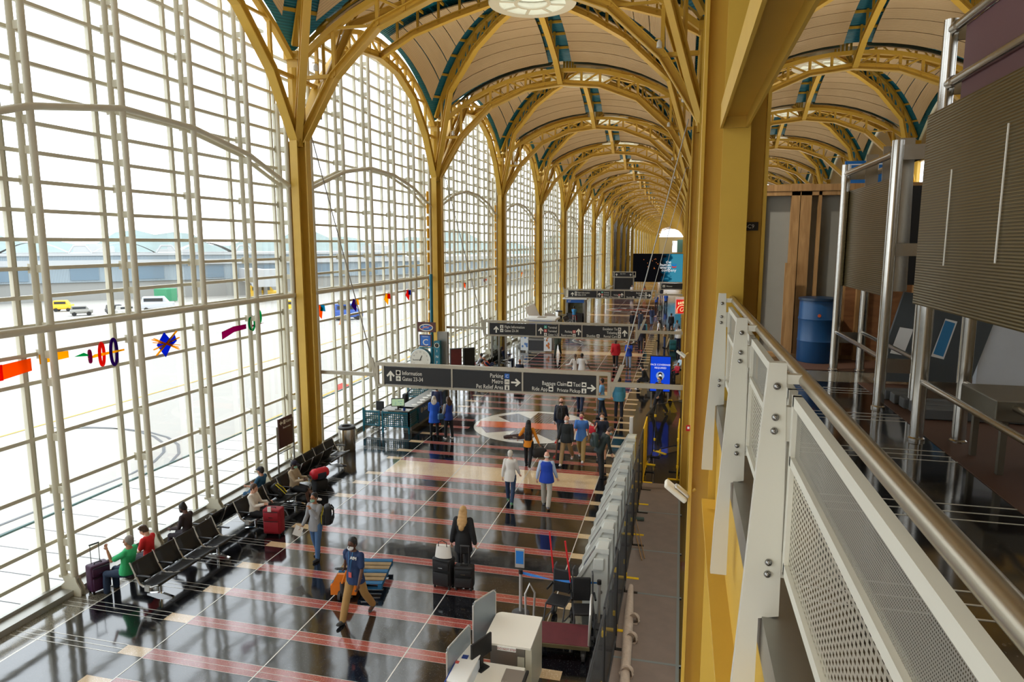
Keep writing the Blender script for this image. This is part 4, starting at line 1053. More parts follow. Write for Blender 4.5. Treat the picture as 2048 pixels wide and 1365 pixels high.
# info pillar with clock, letter C board and airline board
ip = thing('information_pillar', 'teal information pillar with tall pole carrying a round clock and boards', 'pillar', (-10.9, 29.6, 0))
MB().box(-0.12, -0.1, 0, 0.16, 0.12, 3.22).build('pillar_body', TEAL, ip)
MB().tube([(-0.27, 0.05, 0), (-0.27, 0.05, 6.3)], 0.075, 12).build('tall_pole', TEAL, ip)
MB().box(-0.1, 0.3, 0, 0.4, 0.5, 3.6).build('grey_pylon', GREYM, ip)
MB().lathe([(0.12, 0), (0.12, 0.004), (0.095, 0.004), (0.095, 0)], 20, M=face_my(0.02, -0.101, 3.02)).build('info_ring', SIGNWH, ip); text_mesh('lettering', '?', 0.16, SIGNWH, ip, face_my(0.02, -0.102, 2.96), 'CENTER', 0.002)
for k, c in enumerate('INFO'): text_mesh('lettering', c, 0.17, SIGNWH, ip, face_my(0.02, -0.102, 2.7 - 0.27 * k), 'CENTER', 0.002)
ck = MB().tube([(-0.8, -0.1, 2.32), (-0.8, 0.1, 2.32)], 0.53, 40).build('clock_case', TEAL, ip)
MB().tube([(-0.8, -0.12, 2.32), (-0.8, -0.1, 2.32)], 0.47, 40).build('clock_face', mat('clock_face', rgb(214, 210, 196), 0.5), ck)
MB().tube([(-0.8 + 0.485 * math.cos(2 * PI * k / 40), -0.11, 2.32 + 0.485 * math.sin(2 * PI * k / 40)) for k in range(40)], 0.025, 6, closed=True).build('clock_rim', WHITE, ck)
for k in range(1, 13):
    a = PI / 2 - k * PI / 6; text_mesh('numeral', str(k), 0.1, BLACK, ck, face_my(-0.8 + 0.37 * math.cos(a), -0.122, 2.285 + 0.37 * math.sin(a)), 'CENTER', 0.001)
MB().beam((-0.74, -0.13, 2.31), (-1.16, -0.13, 2.29), 0.006, 0.02).build('minute_hand', BLACK, ck); MB().beam((-0.83, -0.13, 2.26), (-0.72, -0.13, 2.52), 0.006, 0.028).build('hour_hand', BLACK, ck)
MB().box(-0.9, -0.02, 2.86, -0.1, 0.02, 2.91).build('bracket_arm', TEAL, ip)
cb = MB().box(-0.85, -0.05, 2.94, -0.25, 0.0, 3.5).build('letter_board', mat('board_maroon', rgb(84, 44, 40), 0.5), ip); MB().box(-0.8, -0.06, 2.98, -0.31, -0.05, 3.46).build('blue_field', ICB, cb)
text_mesh('lettering', 'C', 0.42, SIGNWH, cb, face_my(-0.555, -0.062, 3.0), 'CENTER', 0.002); text_mesh('lettering', 'TERMINAL', 0.07, SIGNWH, cb, face_my(-0.555, -0.062, 3.38), 'CENTER', 0.002)
ab = MB().box(-0.95, -0.05, 3.62, -0.05, 0.0, 4.08).build('airline_board', D.materials['board_maroon'], ip)
MB().tube([(-0.5 + 0.32 * math.cos(2 * PI * k / 28), -0.06, 3.83 + 0.15 * math.sin(2 * PI * k / 28)) for k in range(28)], 0.022, 6, closed=True).build('swirl', SIGNWH, ab)
MB().prism([(-0.5 + 0.27 * math.cos(2 * PI * k / 20), 3.83 + 0.12 * math.sin(2 * PI * k / 20)) for k in range(20)], 0.01, face_my(0, -0.05, 0)).build('blue_oval', ICB, ab)
MB().beam((-0.85, -0.07, 3.74), (-0.2, -0.07, 3.94), 0.01, 0.03).build('red_stroke', mat('stroke_red', rgb(200, 60, 50), 0.5), ab); text_mesh('lettering', 'Jets', 0.2, SIGNWH, ab, face_my(-0.52, -0.066, 3.8), 'CENTER', 0.002)
sk_ = thing('stroller', 'folded black stroller standing behind the information desk', 'stroller', (-12.0, 28.2, 0))
MB().tube([(-0.2, 0, 0.1), (0.1, 0.1, 1.0), (0.25, 0.1, 1.15)], 0.02, 8).build('frame_tube', BLACK, sk_); MB().tube([(-0.2, 0.3, 0.1), (0.1, 0.25, 1.0), (0.25, 0.25, 1.15)], 0.02, 8).build('frame_tube', BLACK, sk_); MB().rbox((-0.02, 0.17, 0.65), (0.22, 0.3, 0.55), 0.06, M=None).build('seat_sling', BLKN, sk_)
for y in (0, 0.3):
    MB().tube([(-0.2, y - 0.02, 0.08), (-0.2, y + 0.02, 0.08)], 0.08, 14).build('wheel', DKGREY, sk_); MB().tube([(0.12, y - 0.02, 0.08), (0.12, y + 0.02, 0.08)], 0.08, 14).build('wheel', DKGREY, sk_)

# ------------------------------------------------------------------ check-in kiosks, nine in a row
KSH = mat('kiosk_grey', rgb(200, 202, 195), 0.4); KDK = mat('kiosk_screen', rgb(34, 40, 46), 0.15)
k0 = thing('checkin_kiosk', 'x', 'kiosk', (-1.53, 13.62, 0), 0, 'self-service check-in kiosks')
pr = [(-0.26, 0), (0.26, 0), (0.26, 1.38), (0.24, 1.42), (0.02, 1.42), (-0.36, 0.74), (-0.36, 0.62), (-0.26, 0.5)]
MB().prism(pr, 0.46, Matrix(((1, 0, 0, 0), (0, 0, 1, -0.23), (0, 1, 0, 0), (0, 0, 0, 1)))).build('body', KSH, k0)
e = [(0.28, 1.36), (0.28, 1.46), (0.0, 1.46), (-0.41, 0.73), (-0.41, 0.56), (-0.34, 0.56), (-0.34, 0.72), (0.04, 1.38)]
for y in (-0.27, 0.23): MB().prism(e, 0.04, Matrix(((1, 0, 0, 0), (0, 0, 1, y), (0, 1, 0, 0), (0, 0, 0, 1)))).build('side_rim', KSH, k0)
MB().beam((-0.05, 0, 1.31), (-0.27, 0, 0.92), 0.36, 0.02, (-0.86, 0, 0.5)).build('screen', KDK, k0)
MB().box(-0.385, -0.1, 0.63, -0.36, 0.1, 0.7).build('printer_slot', BLACK, k0)
MB().rbox((0.07, -0.25, 1.12), (0.22, 0.06, 0.26), 0.02).build('side_bulge', KSH, k0)
MB().lathe([(0.04, 0), (0.04, 0.006), (0.02, 0.006)], 12, M=face_my(0.12, -0.232, 0.5)).build('lock', GREYM, k0)
for k in range(9):
    c = k0 if k == 0 else copy_tree(k0)
    c.location = (-1.53, 13.62 + 1.04 * k, 0)
    c['label'] = 'grey self-service kiosk, %s from the camera in the row of nine' % ORD[k] if k else 'grey self-service kiosk nearest the camera, behind the folded aisle chairs'
# low white posts
for x, y, h, lb in ((-3.6, 31.1, 1.75, 'tall white post standing behind the traveller with the red bag'), (-1.7, 26.3, 1.0, 'short white post at the far end of the kiosks')):
    t = thing('bollard', lb, 'post', (x, y, 0)); MB().rbox((0, 0, h * 0.66), (0.14, 0.1, h * 0.66), 0.02).build('head', WHITE, t); MB().tube([(0, 0, 0), (0, 0, h * 0.4)], 0.035, 10).lathe([(0.16, 0), (0.16, 0.02), (0.04, 0.03)], 16).build('stem', GREYM, t)

# ------------------------------------------------------------------ fenced construction strip
SCRIM = mesh_holes('black_scrim', rgb(46, 46, 48), 40, 40, 0.62, 0.6); YELP = mat('fence_yellow', rgb(240, 196, 16), 0.45)
def fence(label, p, q, m_, fm, z1=1.9, solid=False, grp='fence panels'):
    t = thing('fence_panel', label, 'fence', (p[0], p[1], 0), math.atan2(q[1] - p[1], q[0] - p[0]), grp); L = math.hypot(q[0] - p[0], q[1] - p[1])
    f = MB().tube([(0.02, 0, 0.12), (0.02, 0, z1), (L - 0.02, 0, z1), (L - 0.02, 0, 0.12)], 0.02, 8, closed=True); f.build('frame', fm, t)
    g = MB().grid(lambda u, v: (L * u, 0, 0.12 + (z1 - 0.12) * v), 1, 1, 0, lambda u, v: (L * u, (z1 - 0.12) * v)).build('infill', m_, t)
    if solid: s = g.modifiers.new('s', 'SOLIDIFY'); s.thickness = 0.015
    for x in (0.3, L - 0.3): MB().box(x - 0.04, -0.3, 0, x + 0.04, 0.3, 0.03).box(x - 0.03, -0.03, 0.03, x + 0.03, 0.03, 0.13).build('foot', YELP if x < 1 else BLACK, t)
    for z in (0.55, 1.45): MB().rbox((0.0, 0, z), (0.07, 0.07, 0.1), 0.015).build('clamp', YELP, t)
    return t
ys = [8.0, 10.25, 12.5, 14.75, 17.2, 19.4, 21.3]
for i, (a, b) in enumerate(zip(ys, ys[1:])):
    fence('black mesh fence panel behind the kiosks, %s from the camera' % ORD[i], (-1.04 + 0.02 * (i % 2), a + 0.05), (-1.0, b), SCRIM, mat('fence_black', rgb(30, 30, 32), 0.4) if i == 0 else D.materials['fence_black'])
fence('yellow barrier panel at the end of the black fence by the kiosks', (-1.0, 21.4), (-0.97, 23.1), YELP, YELP, 1.85, True)
fence('yellow barrier panel leaning by the balcony column', (0.08, 21.9), (0.12, 23.3), YELP, YELP, 1.8, True)
fence('black mesh gate panel across the end of the construction strip', (-0.75, 24.9), (0.4, 26.2), SCRIM, D.materials['fence_black'], 1.85)
fence('black mesh panel linking the yellow barrier to the gate panel', (-1.0, 23.3), (-0.8, 24.8), SCRIM, D.materials['fence_black'], 1.85)
PLYF = mat('worn_board', rgb(128, 112, 100), 0.7, noise=0.22, nscale=2.5); TAPE = mat('grey_tape', rgb(120, 126, 122), 0.5)
yb = [6.5, 9.3, 11.95, 14.45, 16.65, 19.2, 21.7]
for i, (a, b) in enumerate(zip(yb, yb[1:])):
    t = thing('floor_board', 'brown protective floor board in the fenced strip, %s from the camera' % ORD[i], 'board', (-0.36, a, 0.006), 0, 'protective boards on the floor')
    MB().box(-0.66, 0.02, 0, 0.55, b - a - 0.02, 0.012).build('sheet', PLYF, t); MB().box(-0.66, -0.03, 0.012, 0.6, 0.03, 0.014).box(0.5, 0.03, 0.012, 0.56, b - a - 0.03, 0.014).build('tape', TAPE, t)
t = thing('wrapped_roll', 'long roll of plastic-wrapped carpet lying along the black fence', 'roll', (-0.76, 10.2, 0.1))
MB().tube([(0.1, -1.5, 0), (0.06, 0.5, 0), (0.03, 1.2, 0.01), (-0.02, 2.4, 0), (-0.06, 3.4, 0.02), (-0.1, 4.35, 0)], [0.09, 0.095, 0.085, 0.1, 0.085, 0.06], 14).build('roll', mat('beige_wrap', rgb(190, 170, 150), 0.5, noise=0.2, nscale=9, bump=0.8, bscale=14), t, smooth=50)
for y in (1.2, 2.3, 3.0): MB().grid(lambda u, v: (0.05 + (0.1 + 0.05 * math.sin(9 * u)) * math.cos(2 * PI * v), y + 0.16 * u - 0.08, (0.11 + 0.05 * math.cos(11 * u)) * math.sin(2 * PI * v)), 4, 14).build('loose_wrap', D.materials['beige_wrap'], t, smooth=70)
t = thing('broom', 'push broom lying on the brown boards of the fenced strip', 'broom', (-0.7, 16.0, 0.03), math.radians(4))
MB().tube([(0, 0, 0.03), (-0.22, 2.4, 0.06)], 0.014, 8).build('pole', WOODL, t); MB().tube([(0.07, 0.1, 0.03), (-0.12, 2.4, 0.06)], 0.012, 8).build('pole', WOODL, t); MB().rbox((-0.1, 2.5, 0.05), (0.4, 0.1, 0.08), 0.02).build('brush_head', mat('brush_green', rgb(70, 84, 76), 0.8), t)
t = thing('paper_notice', 'white paper notice hanging on the black fence', 'notice', (-1.06, 18.3, 1.2)); MB().box(0, -0.1, -0.2, 0.004, 0.12, 0.15).build('sheet', PAPER, t)
t = thing('wet_floor_sign', 'yellow folding caution sign standing behind the gate panel', 'sign', (-0.3, 31.4, 0))
for s in (-1, 1): MB().prism([(-0.14, 0), (0.14, 0), (0.1, 0.62), (-0.1, 0.62)], 0.02, Matrix.Translation((s * 0.2, 0, 0)) @ Matrix.Rotation(-s * 0.36, 4, 'Y') @ Matrix(((1, 0, 0, 0), (0, 0, 1, 0), (0, 1, 0, 0), (0, 0, 0, 1)))).build('leaf', YELP, t)
t = thing('mask_display', 'upright blue screen reading FACE COVERINGS REQUIRED', 'screen', (-0.8, 32.4, 0))
MB().box(-0.5, 0, 0.72, 0.48, 0.08, 2.46).build('casing', BLACK, t); MB().box(-0.46, -0.01, 0.77, 0.44, 0.0, 2.42).build('picture', emis('screen_blue', rgb(22, 70, 214), 1.0), t)
for x in (-0.4, 0.38): MB().box(x - 0.04, 0.0, 0.0, x + 0.04, 0.07, 0.72).box(x - 0.05, -0.25, 0, x + 0.05, 0.3, 0.04).build('leg', GREYM, t)
for i, s in enumerate(('FACE COVERINGS', 'REQUIRED')): text_mesh('lettering', s, 0.115, SW, t, face_my(-0.01, -0.012, 2.0 - 0.15 * i), 'CENTER', 0.002)
MB().lathe([(0.19, 0), (0.19, 0.004)], 24, M=face_my(-0.01, -0.012, 1.52)).build('badge_disc', emis('disc_grey', rgb(150, 170, 200), 1), t)
MB().lathe([(0.09, 0), (0.09, 0.004)], 20, M=face_my(-0.01, -0.018, 1.58)).build('badge_hair', emis('disc_dark', rgb(50, 34, 30), 1), t); MB().lathe([(0.06, 0), (0.06, 0.004)], 16, M=face_my(-0.01, -0.024, 1.53)).build('badge_mask', SW, t)
MB().prism([(-0.13, -0.17), (0.13, -0.17), (0.1, -0.09), (-0.1, -0.09)], 0.004, face_my(-0.01, -0.02, 1.52)).build('badge_shoulders', emis('disc_yellow', rgb(220, 180, 70), 1), t)
FL = mat('lamp_white', rgb(224, 220, 206), 0.4)
for x, y, z, lb in ((0.06, 7.75, 4.85, 'white floodlight fixed low on the near yellow column'), (0.1, 20.7, 4.4, 'white floodlight on the next balcony-side column')):
    t = thing('floodlight', lb, 'lamp', (x, y, z)); M_ = Matrix.Rotation(math.radians(38), 4, 'Y')
    MB().rbox((-0.05, 0, 0), (0.3, 0.2, 0.06), 0.02, M=M_).build('housing', FL, t); MB().rbox((-0.0, 0, 0.05), (0.2, 0.1, 0.05), 0.02, M=M_).build('gear_box', ALU, t); MB().tube([(0.08, 0, 0.0), (0.18, 0, 0.08)], 0.02, 8).build('bracket', YEL, t)
t = thing('fire_alarm', 'small red fire alarm box on the balcony-side column', 'alarm', (0.36, 20.62, 2.2)); MB().rbox((0, 0, 0), (0.14, 0.05, 0.18), 0.01).build('box', mat('alarm_red', rgb(190, 24, 28), 0.4), t); MB().box(-0.03, -0.03, -0.02, 0.03, -0.025, 0.05).build('label_plate', WHITE, t)

# ------------------------------------------------------------------ counter corner at the bottom of the picture
t = thing('service_counter', 'steel service counter with white rounded top and DO NOT STEP notice', 'counter', (-2.64, 10.85, 0))
ct = MB(); o_ = [(-0.42, -0.3)] + [(-0.42 + 0.12 - 0.12 * math.cos(a), 0.42 - 0.12 + 0.12 * math.sin(a)) for a in [PI / 2 * k / 5 for k in range(6)]] + [(0.42, 0.42), (0.42, -0.58)] + [(-0.42 + 0.12 - 0.12 * math.sin(a), -0.58 + 0.12 - 0.12 * math.cos(a)) for a in [PI / 2 * k / 5 for k in range(6)]]
ct.prism(o_, 0.035, Matrix.Translation((0, 0, 0.99))); ct.build('top', mat('laminate_white', rgb(232, 228, 216), 0.3), t)
MB().box(-0.3, -0.5, 0.0, 0.3, 0.38, 0.99).build('body', mat('satin_steel', rgb(150, 144, 138), 0.35, 0.8), t); MB().box(0.31, -0.5, 0, 0.42, 0.38, 0.99).build('side_panel', CREAM, t); MB().box(0.18, -0.52, 0.1, 0.3, -0.505, 0.8).build('door', CREAM, t)
MB().box(-0.15, -0.6, 0.93, 0.17, -0.58, 1.0).build('notice', WHITE, t); text_mesh('lettering', 'DO NOT STEP', 0.05, mat('notice_red', rgb(170, 24, 40), 0.5), t, face_my(0.01, -0.601, 0.947), 'CENTER', 0.001)
t = thing('checkin_desk', 'white check-in desk with blue and white front at the bottom edge', 'desk', (-2.75, 9.62, 0))
MB().rbox((0.1, 0.05, 0.74), (0.75, 0.95, 0.04), 0.02).build('desk_top', D.materials['laminate_white'], t); MB().box(-0.55, -0.5, 0, -0.25, 0.5, 1.0).build('front', mat('desk_front', rgb(222, 228, 234), 0.35), t); MB().box(0.2, -0.4, 0, 0.45, 0.5, 0.72).build('pedestal', CREAM, t)
MB().box(-0.555, -0.5, 0.55, -0.551, 0.5, 0.62).build('blue_band', BLUN, t); MB().box(-0.56, -0.4, 0.7, -0.556, 0.3, 0.74).build('blue_band', mat('light_blue', rgb(60, 140, 200), 0.4), t)
MB().rbox((-0.4, 0.02, 1.02), (0.34, 1.02, 0.04), 0.015).build('ledge', WHITE, t); MB().box(-0.5, 0.1, 1.041, -0.4, 0.2, 1.045).build('logo_patch', BLUN, t); MB().box(-0.56, -0.05, 1.041, -0.5, 0.02, 1.045).build('red_patch', ICR, t)
MB().box(-0.57, -0.55, 1.0, -0.55, 0.55, 1.04).build('edge_strip', BLUN, t)
MB().rbox((0.36, 0.2, 0.79), (0.36, 0.34, 0.03), 0.01).build('keyboard_shelf', mat('shelf_taupe', rgb(128, 118, 108), 0.5), t); MB().rbox((0.54, 0.2, 0.8), (0.05, 0.34, 0.05), 0.01).build('shelf_edge', BLACK, t)
t = thing('check_monitor', 'black monitor seen edge-on above the white check-in desk', 'monitor', (-2.98, 9.95, 0.76), math.radians(66)); MB().rbox((0, 0, 0.36), (0.5, 0.04, 0.34), 0.01).build('casing', BLACK, t); MB().box(-0.22, 0.021, 0.22, 0.22, 0.024, 0.5).build('screen', KDK, t); MB().box(-0.03, -0.02, 0, 0.03, 0.02, 0.22).rbox((0, 0, 0.01), (0.22, 0.18, 0.02), 0.005).build('stand', BLACK, t)
ACR = D.materials.new('acrylic'); ACR.use_nodes = True; _b = ACR.node_tree.nodes['Principled BSDF']; _b.inputs['Base Color'].default_value = rgb(150, 160, 166); _b.inputs['Roughness'].default_value = 0.25; _b.inputs['Alpha'].default_value = 0.75
for (x, y, rz, w, h, lb) in ((-3.2, 10.9, 66, 0.62, 1.5, 'tall grey sneeze guard panel beside the white counter top'), (-3.3, 9.75, 80, 0.8, 1.4, 'clear sneeze guard panel on the blue and white desk front')):
    t = thing('sneeze_guard', lb, 'screen', (x, y, 0), math.radians(rz)); MB().rbox((0, 0, h - 0.45), (w, 0.015, 0.9), 0.007).build('pane', ACR, t); MB().tube([(-w / 2, 0, 0), (-w / 2, 0, h - 0.06), (-w / 2 + 0.06, 0, h), (w / 2 - 0.06, 0, h), (w / 2, 0, h - 0.06), (w / 2, 0, 0)], 0.014, 8).build('frame', ALU, t)
t = thing('luggage_cart', 'platform cart with worn maroon deck and steel hoop handles', 'cart', (-1.95, 11.95, 0), math.radians(4))
MB().rbox((0, 0, 0.33), (1.0, 0.72, 0.04), 0.01).build('deck', mat('maroon_deck', rgb(96, 36, 42), 0.7, noise=0.35, nscale=5), t); MB().box(-0.52, -0.38, 0.27, 0.52, -0.36, 0.34).box(-0.52, 0.36, 0.27, 0.52, 0.38, 0.34).build('deck_rim', mat('rim_olive', rgb(120, 112, 84), 0.5, 0.5), t)
MB().tube([(0.5, -0.32, 0.33), (0.52, -0.32, 0.95), (0.52, -0.1, 1.12), (0.52, 0.1, 1.12), (0.52, 0.32, 0.95), (0.5, 0.32, 0.33)], 0.022, 10).build('hoop', ALU, t, smooth=40); MB().box(0.505, -0.3, 0.36, 0.52, 0.3, 0.9).build('end_board', GREYM, t)
MB().tube([(-0.78, 0.42, 0.33), (-0.8, 0.42, 0.85), (-0.72, 0.46, 1.05), (-0.62, 0.5, 0.85), (-0.64, 0.5, 0.33)], 0.022, 10).tube([(-0.78, 0.42, 0.33), (-0.5, 0.3, 0.31)], 0.02, 8).build('hoop', ALU, t, smooth=40)
for x in (-0.4, 0.4):
    for y in (-0.28, 0.28): MB().tube([(x - 0.03, y, 0.11), (x + 0.03, y, 0.11)], 0.11, 16).box(x - 0.05, y - 0.04, 0.1, x + 0.05, y + 0.04, 0.31).build('caster', DKGREY, t)
for x, y, lb, rz, flag in ((-2.2, 12.85, 'folding aisle wheelchair with red flag pole, the left one', -10, 0), (-1.66, 12.62, 'folding aisle wheelchair with red flag pole, the right one', 12, 0)):
    t = thing('aisle_chair', lb, 'wheelchair', (x, y, 0), math.radians(rz)); 
    MB().rbox((0, 0, 0.5), (0.4, 0.42, 0.05), 0.02).build('seat', BLKN, t); MB().rbox((-0.02, 0.26, 0.8), (0.36, 0.05, 0.5), 0.03).build('backrest', BLKN, t)
    for s in (-1, 1):
        MB().tube([(s * 0.2, -0.35, 0.12), (s * 0.2, -0.2, 0.5), (s * 0.2, 0.22, 0.52), (s * 0.2, 0.3, 1.08), (s * 0.2, 0.42, 1.1)], 0.017, 8).tube([(s * 0.2, 0.22, 0.52), (s * 0.2, 0.3, 0.14), (s * 0.2, -0.2, 0.2)], 0.015, 8).build('side_frame', DKGREY, t, smooth=40)
        MB().tube([(s * 0.23, 0.25, 0.72), (s * 0.23, -0.05, 0.73)], 0.022, 8).build('armrest', BLACK, t); MB().tube([(s * 0.2 - 0.025, 0.3, 0.13), (s * 0.2 + 0.025, 0.3, 0.13)], 0.13, 20).build('wheel', BLACK, t); MB().tube([(s * 0.2 - 0.02, -0.3, 0.06), (s * 0.2 + 0.02, -0.3, 0.06)], 0.06, 12).build('caster', BLACK, t)
        MB().lathe([(0.06, 0), (0.06, 0.06)], 14, M=Matrix.Translation((s * 0.2 - 0.03, 0.3, 0.13)) @ Matrix.Rotation(PI / 2, 4, 'Y')).build('hub', GREYM, t)
    MB().box(-0.18, -0.42, 0.1, 0.18, -0.3, 0.12).build('foot_plate', DKGREY, t); MB().tube([(-0.2, 0.3, 0.5), (-0.24, 0.34, 1.0)], 0.014, 8).build('pole_socket', BLACK, t); MB().tube([(-0.24, 0.34, 0.9), (-0.36, 0.4, 1.75)], 0.018, 8).build('flag_pole', mat('pole_red', rgb(196, 24, 30), 0.4) if x < -2 else D.materials['pole_red'], t)
BELT = mat('belt_blue', rgb(30, 116, 196), 0.5)
for x, y, lb, hd in ((-3.04, 13.05, 'belt stanchion with blue sign holder on top', 1), (-1.4, 13.0, 'plain belt stanchion at the end of the blue belt', 0)):
    t = thing('stanchion', lb, 'stanchion', (x, y, 0)); MB().tube([(0, 0, 0.02), (0, 0, 0.92)], 0.035, 14).build('post', ALU, t, smooth=40); MB().lathe([(0.19, 0), (0.19, 0.015), (0.04, 0.05)], 24).build('base', DKGREY, t); MB().lathe([(0.045, 0.88), (0.045, 0.96), (0.02, 0.965)], 14).build('head', BLACK, t)
    if hd:
        s = MB().rbox((-0.02, 0, 1.22), (0.2, 0.03, 0.42), 0.01).build('sign_holder', ALU, t); MB().box(-0.1, -0.02, 1.1, 0.06, -0.016, 1.38).build('sign_sheet', BELT, s)
        MB().grid(lambda u, v: (0.03 + 1.58 * u, -0.05 * u + (0.028 * math.sin(7 * u)) * (v - 0.5), 0.9 - 0.06 * math.sin(PI * u) + 0.055 * (v - 0.5) * math.cos(4 * u)), 24, 2).build('belt', BELT, t)

# pallet on a pallet jack
t = thing('wooden_pallet', 'worn wooden pallet with blue painted edges on the pallet jack', 'pallet', (-6.85, 13.5, 0.0), math.radians(12))
PW = mat('pallet_wood', rgb(150, 126, 88), 0.8, noise=0.3, nscale=6); PB = mat('pallet_blue', rgb(24, 96, 140), 0.7, noise=0.25, nscale=5)
for k in range(7): MB().box(-0.56, -0.6 + 0.18 * k, 0.245, 0.56, -0.6 + 0.18 * k + 0.13, 0.265).build('deck_board', PW if k % 3 else PB, t)
for x in (-0.55, -0.04, 0.47): MB().box(x, -0.62, 0.15, x + 0.08, 0.62, 0.244).build('stringer', PB, t)
for y in (-0.6, 0.0, 0.5): MB().box(-0.56, y, 0.13, 0.56, y + 0.1, 0.149).build('bottom_board', PB, t)
# ------------------------------------------------------------------ things farther down the hall
for x, y, lb in ((-11.15, 33.0, 'dark flight information board, left of the two by the second column'), (-10.55, 33.35, 'dark flight information board, right of the two by the second column')):
    t = thing('flight_board', lb, 'display', (x, y, 0), math.radians(35)); MB().box(-0.3, -0.08, 1.2, 0.3, 0.08, 2.35).build('display', DKGREY, t); MB().box(-0.27, -0.09, 1.25, 0.27, -0.08, 2.3).build('screen', mat('poster_dark', rgb(110, 46, 44), 0.5, noise=0.6, nscale=3) if x < -11 else BLACK, t); MB().box(-0.05, -0.05, 0, 0.05, 0.05, 1.2).build('post', GREYM, t)
t = thing('lift_frame', 'grey steel and glass enclosure with rails beneath the second sign', 'enclosure', (-10.6, 39.6, 0))
for x in (-0.45, 0.0, 0.42): MB().box(x - 0.05, -0.05, 0, x + 0.05, 0.05, 2.6).build('post', GREYM, t)
MB().box(-0.5, -0.5, 2.4, 0.46, 0.05, 2.6).build('head', GREYM, t); MB().box(-0.42, -0.01, 0.1, 0.4, 0.01, 2.4).build('pane', thin_glass('grey_glass', (0.55, 0.58, 0.6, 1)), t)
for x in (0.7, 1.1, 1.6): MB().tube([(x, -0.6, 0), (x, -0.6, 1.1)], 0.03, 8).build('rail_post', ALU, t)
MB().tube([(0.42, -0.6, 0.75), (1.6, -0.6, 1.1)], 0.02, 8).build('rail', ALU, t)
t = thing('ad_counter', 'dark counter with a bright poster stand at each end', 'counter', (-9.9, 47.4, 0))
MB().box(-0.55, -0.2, 0.1, 0.6, 0.3, 0.85).build('body', DKGREY, t); MB().box(-0.6, -0.25, 0.85, 0.65, 0.35, 0.92).box(-0.6, -0.22, 0, 0.65, 0.32, 0.1).build('trim', GREYM, t)
for x, c in ((-0.85, (90, 130, 190)), (0.85, (200, 120, 60))):
    p = MB().box(x - 0.28, -0.25, 0.1, x + 0.28, -0.2, 1.25).build('poster', mat('poster_white', rgb(226, 230, 232), 0.5) if x < 0 else D.materials['poster_white'], t); b = MB()
    random.seed(int(x * 10) + 30)
    for k in range(8): b.ell((x + random.uniform(-0.2, 0.2), -0.255, random.uniform(0.3, 1.1)), (0.07, 0.004, 0.09), 8, 5)
    b.build('picture_blob', mat('poster_%s' % ('blue' if x < 0 else 'orange'), rgb(*c), 0.5), p)
def stall(label, x, y, w, d, h, stripe):
    t = thing('kiosk_stall', label, 'stall', (x, y, 0)); MB().rbox((0, 0, h), (w + 0.7, d + 0.7, 0.16), 0.04).build('roof', WHITE, t); MB().box(-0.3, -0.3, h + 0.08, 0.3, 0.3, h + 0.11).build('roof_light', mat('roof_taupe', rgb(150, 140, 120), 0.6) if 'roof_taupe' not in D.materials else D.materials['roof_taupe'], t)
    for sx in (-1, 1): MB().box(sx * w / 2 - 0.12, -d / 2, 0, sx * w / 2 + 0.12, d / 2, h).build('side', GREYM, t)
    MB().box(-w / 2, -d / 2 - 0.02, h - 0.42, w / 2, -d / 2 + 0.04, h - 0.12).build('fascia', ICB, t); text_mesh('lettering', stripe, 0.2, SIGNWH, t, face_my(-w / 2 + 0.15, -d / 2 - 0.022, h - 0.34), 'LEFT', 0.003)
    b = MB().box(-w / 2 + 0.12, d / 2 - 0.1, 0.1, w / 2 - 0.12, d / 2, h - 0.4).build('back_wall', mat('stall_goods', rgb(150, 150, 120), 0.6, noise=0.7, nscale=4) if 'stall_goods' not in D.materials else D.materials['stall_goods'], t); MB().box(-w / 2, -d / 2, 0, w / 2, -d / 2 + 0.3, 0.9).build('counter', DKGREY, t)
stall('low roofed stall with blue fascia left of the hall behind the second sign', -9.9, 49.3, 1.7, 1.2, 2.2, 'NATURAL')
stall('roofed vending stall with blue fascia and a person on a stool in front', -10.0, 66.9, 1.7, 1.2, 2.35, 'JET')
t = thing('tilted_panel', 'tall tilted display slabs standing behind the low stall', 'display', (-11.2, 57.0, 0))
for k, (a, h) in enumerate(((-0.45, 2.4), (0.1, 1.5))): MB().box(-0.45, -0.05, 0, 0.45, 0.05, h, M=Matrix.Translation((0.5 * k - 0.3, 0.4 * k, 0.25)) @ Matrix.Rotation(a, 4, 'Y')).build('slab', mat('slab_beige', rgb(176, 162, 146), 0.6) if k == 0 else D.materials['slab_beige'], t)
MB().box(-0.2, -0.3, 0, 0.1, -0.1, 1.1).build('cabinet', ALU, t)
t = thing('food_stall', 'dark food stall with grey frame below the small far sign', 'stall', (-8.3, 103, 0)); MB().box(-1.4, 0, 0, 1.4, 2, 2.6).build('body', BLACK, t); MB().box(-1.5, -0.1, 2.6, 1.5, 2.1, 2.9).box(-1.5, -0.1, 0, -1.35, 0, 2.6).box(1.35, -0.1, 0, 1.5, 0, 2.6).build('frame', GREYM, t); MB().box(-1.2, -0.4, 0, 1.2, -0.1, 1.0).build('counter', DKGREY, t)
t = thing('stool', 'red topped stool under the person in the light blue shirt at the vending stall', 'stool', (-10.0, 65.7, 0)); MB().lathe([(0.2, 0.72), (0.2, 0.78), (0.15, 0.8)], 18).build('seat', ICR, t)
for k in range(4): MB().tube([(0.12 * math.cos(PI / 2 * k + .8), 0.12 * math.sin(PI / 2 * k + .8), 0.72), (0.22 * math.cos(PI / 2 * k + .8), 0.22 * math.sin(PI / 2 * k + .8), 0)], 0.014, 6).build('leg', ALU, t)
t = thing('queue_bench', 'low black bench along the balcony side behind the blue screen', 'bench', (-0.9, 37.2, 0)); MB().rbox((0, 0.3, 0.44), (0.5, 3.6, 0.07), 0.02).build('seat', BLKN, t)
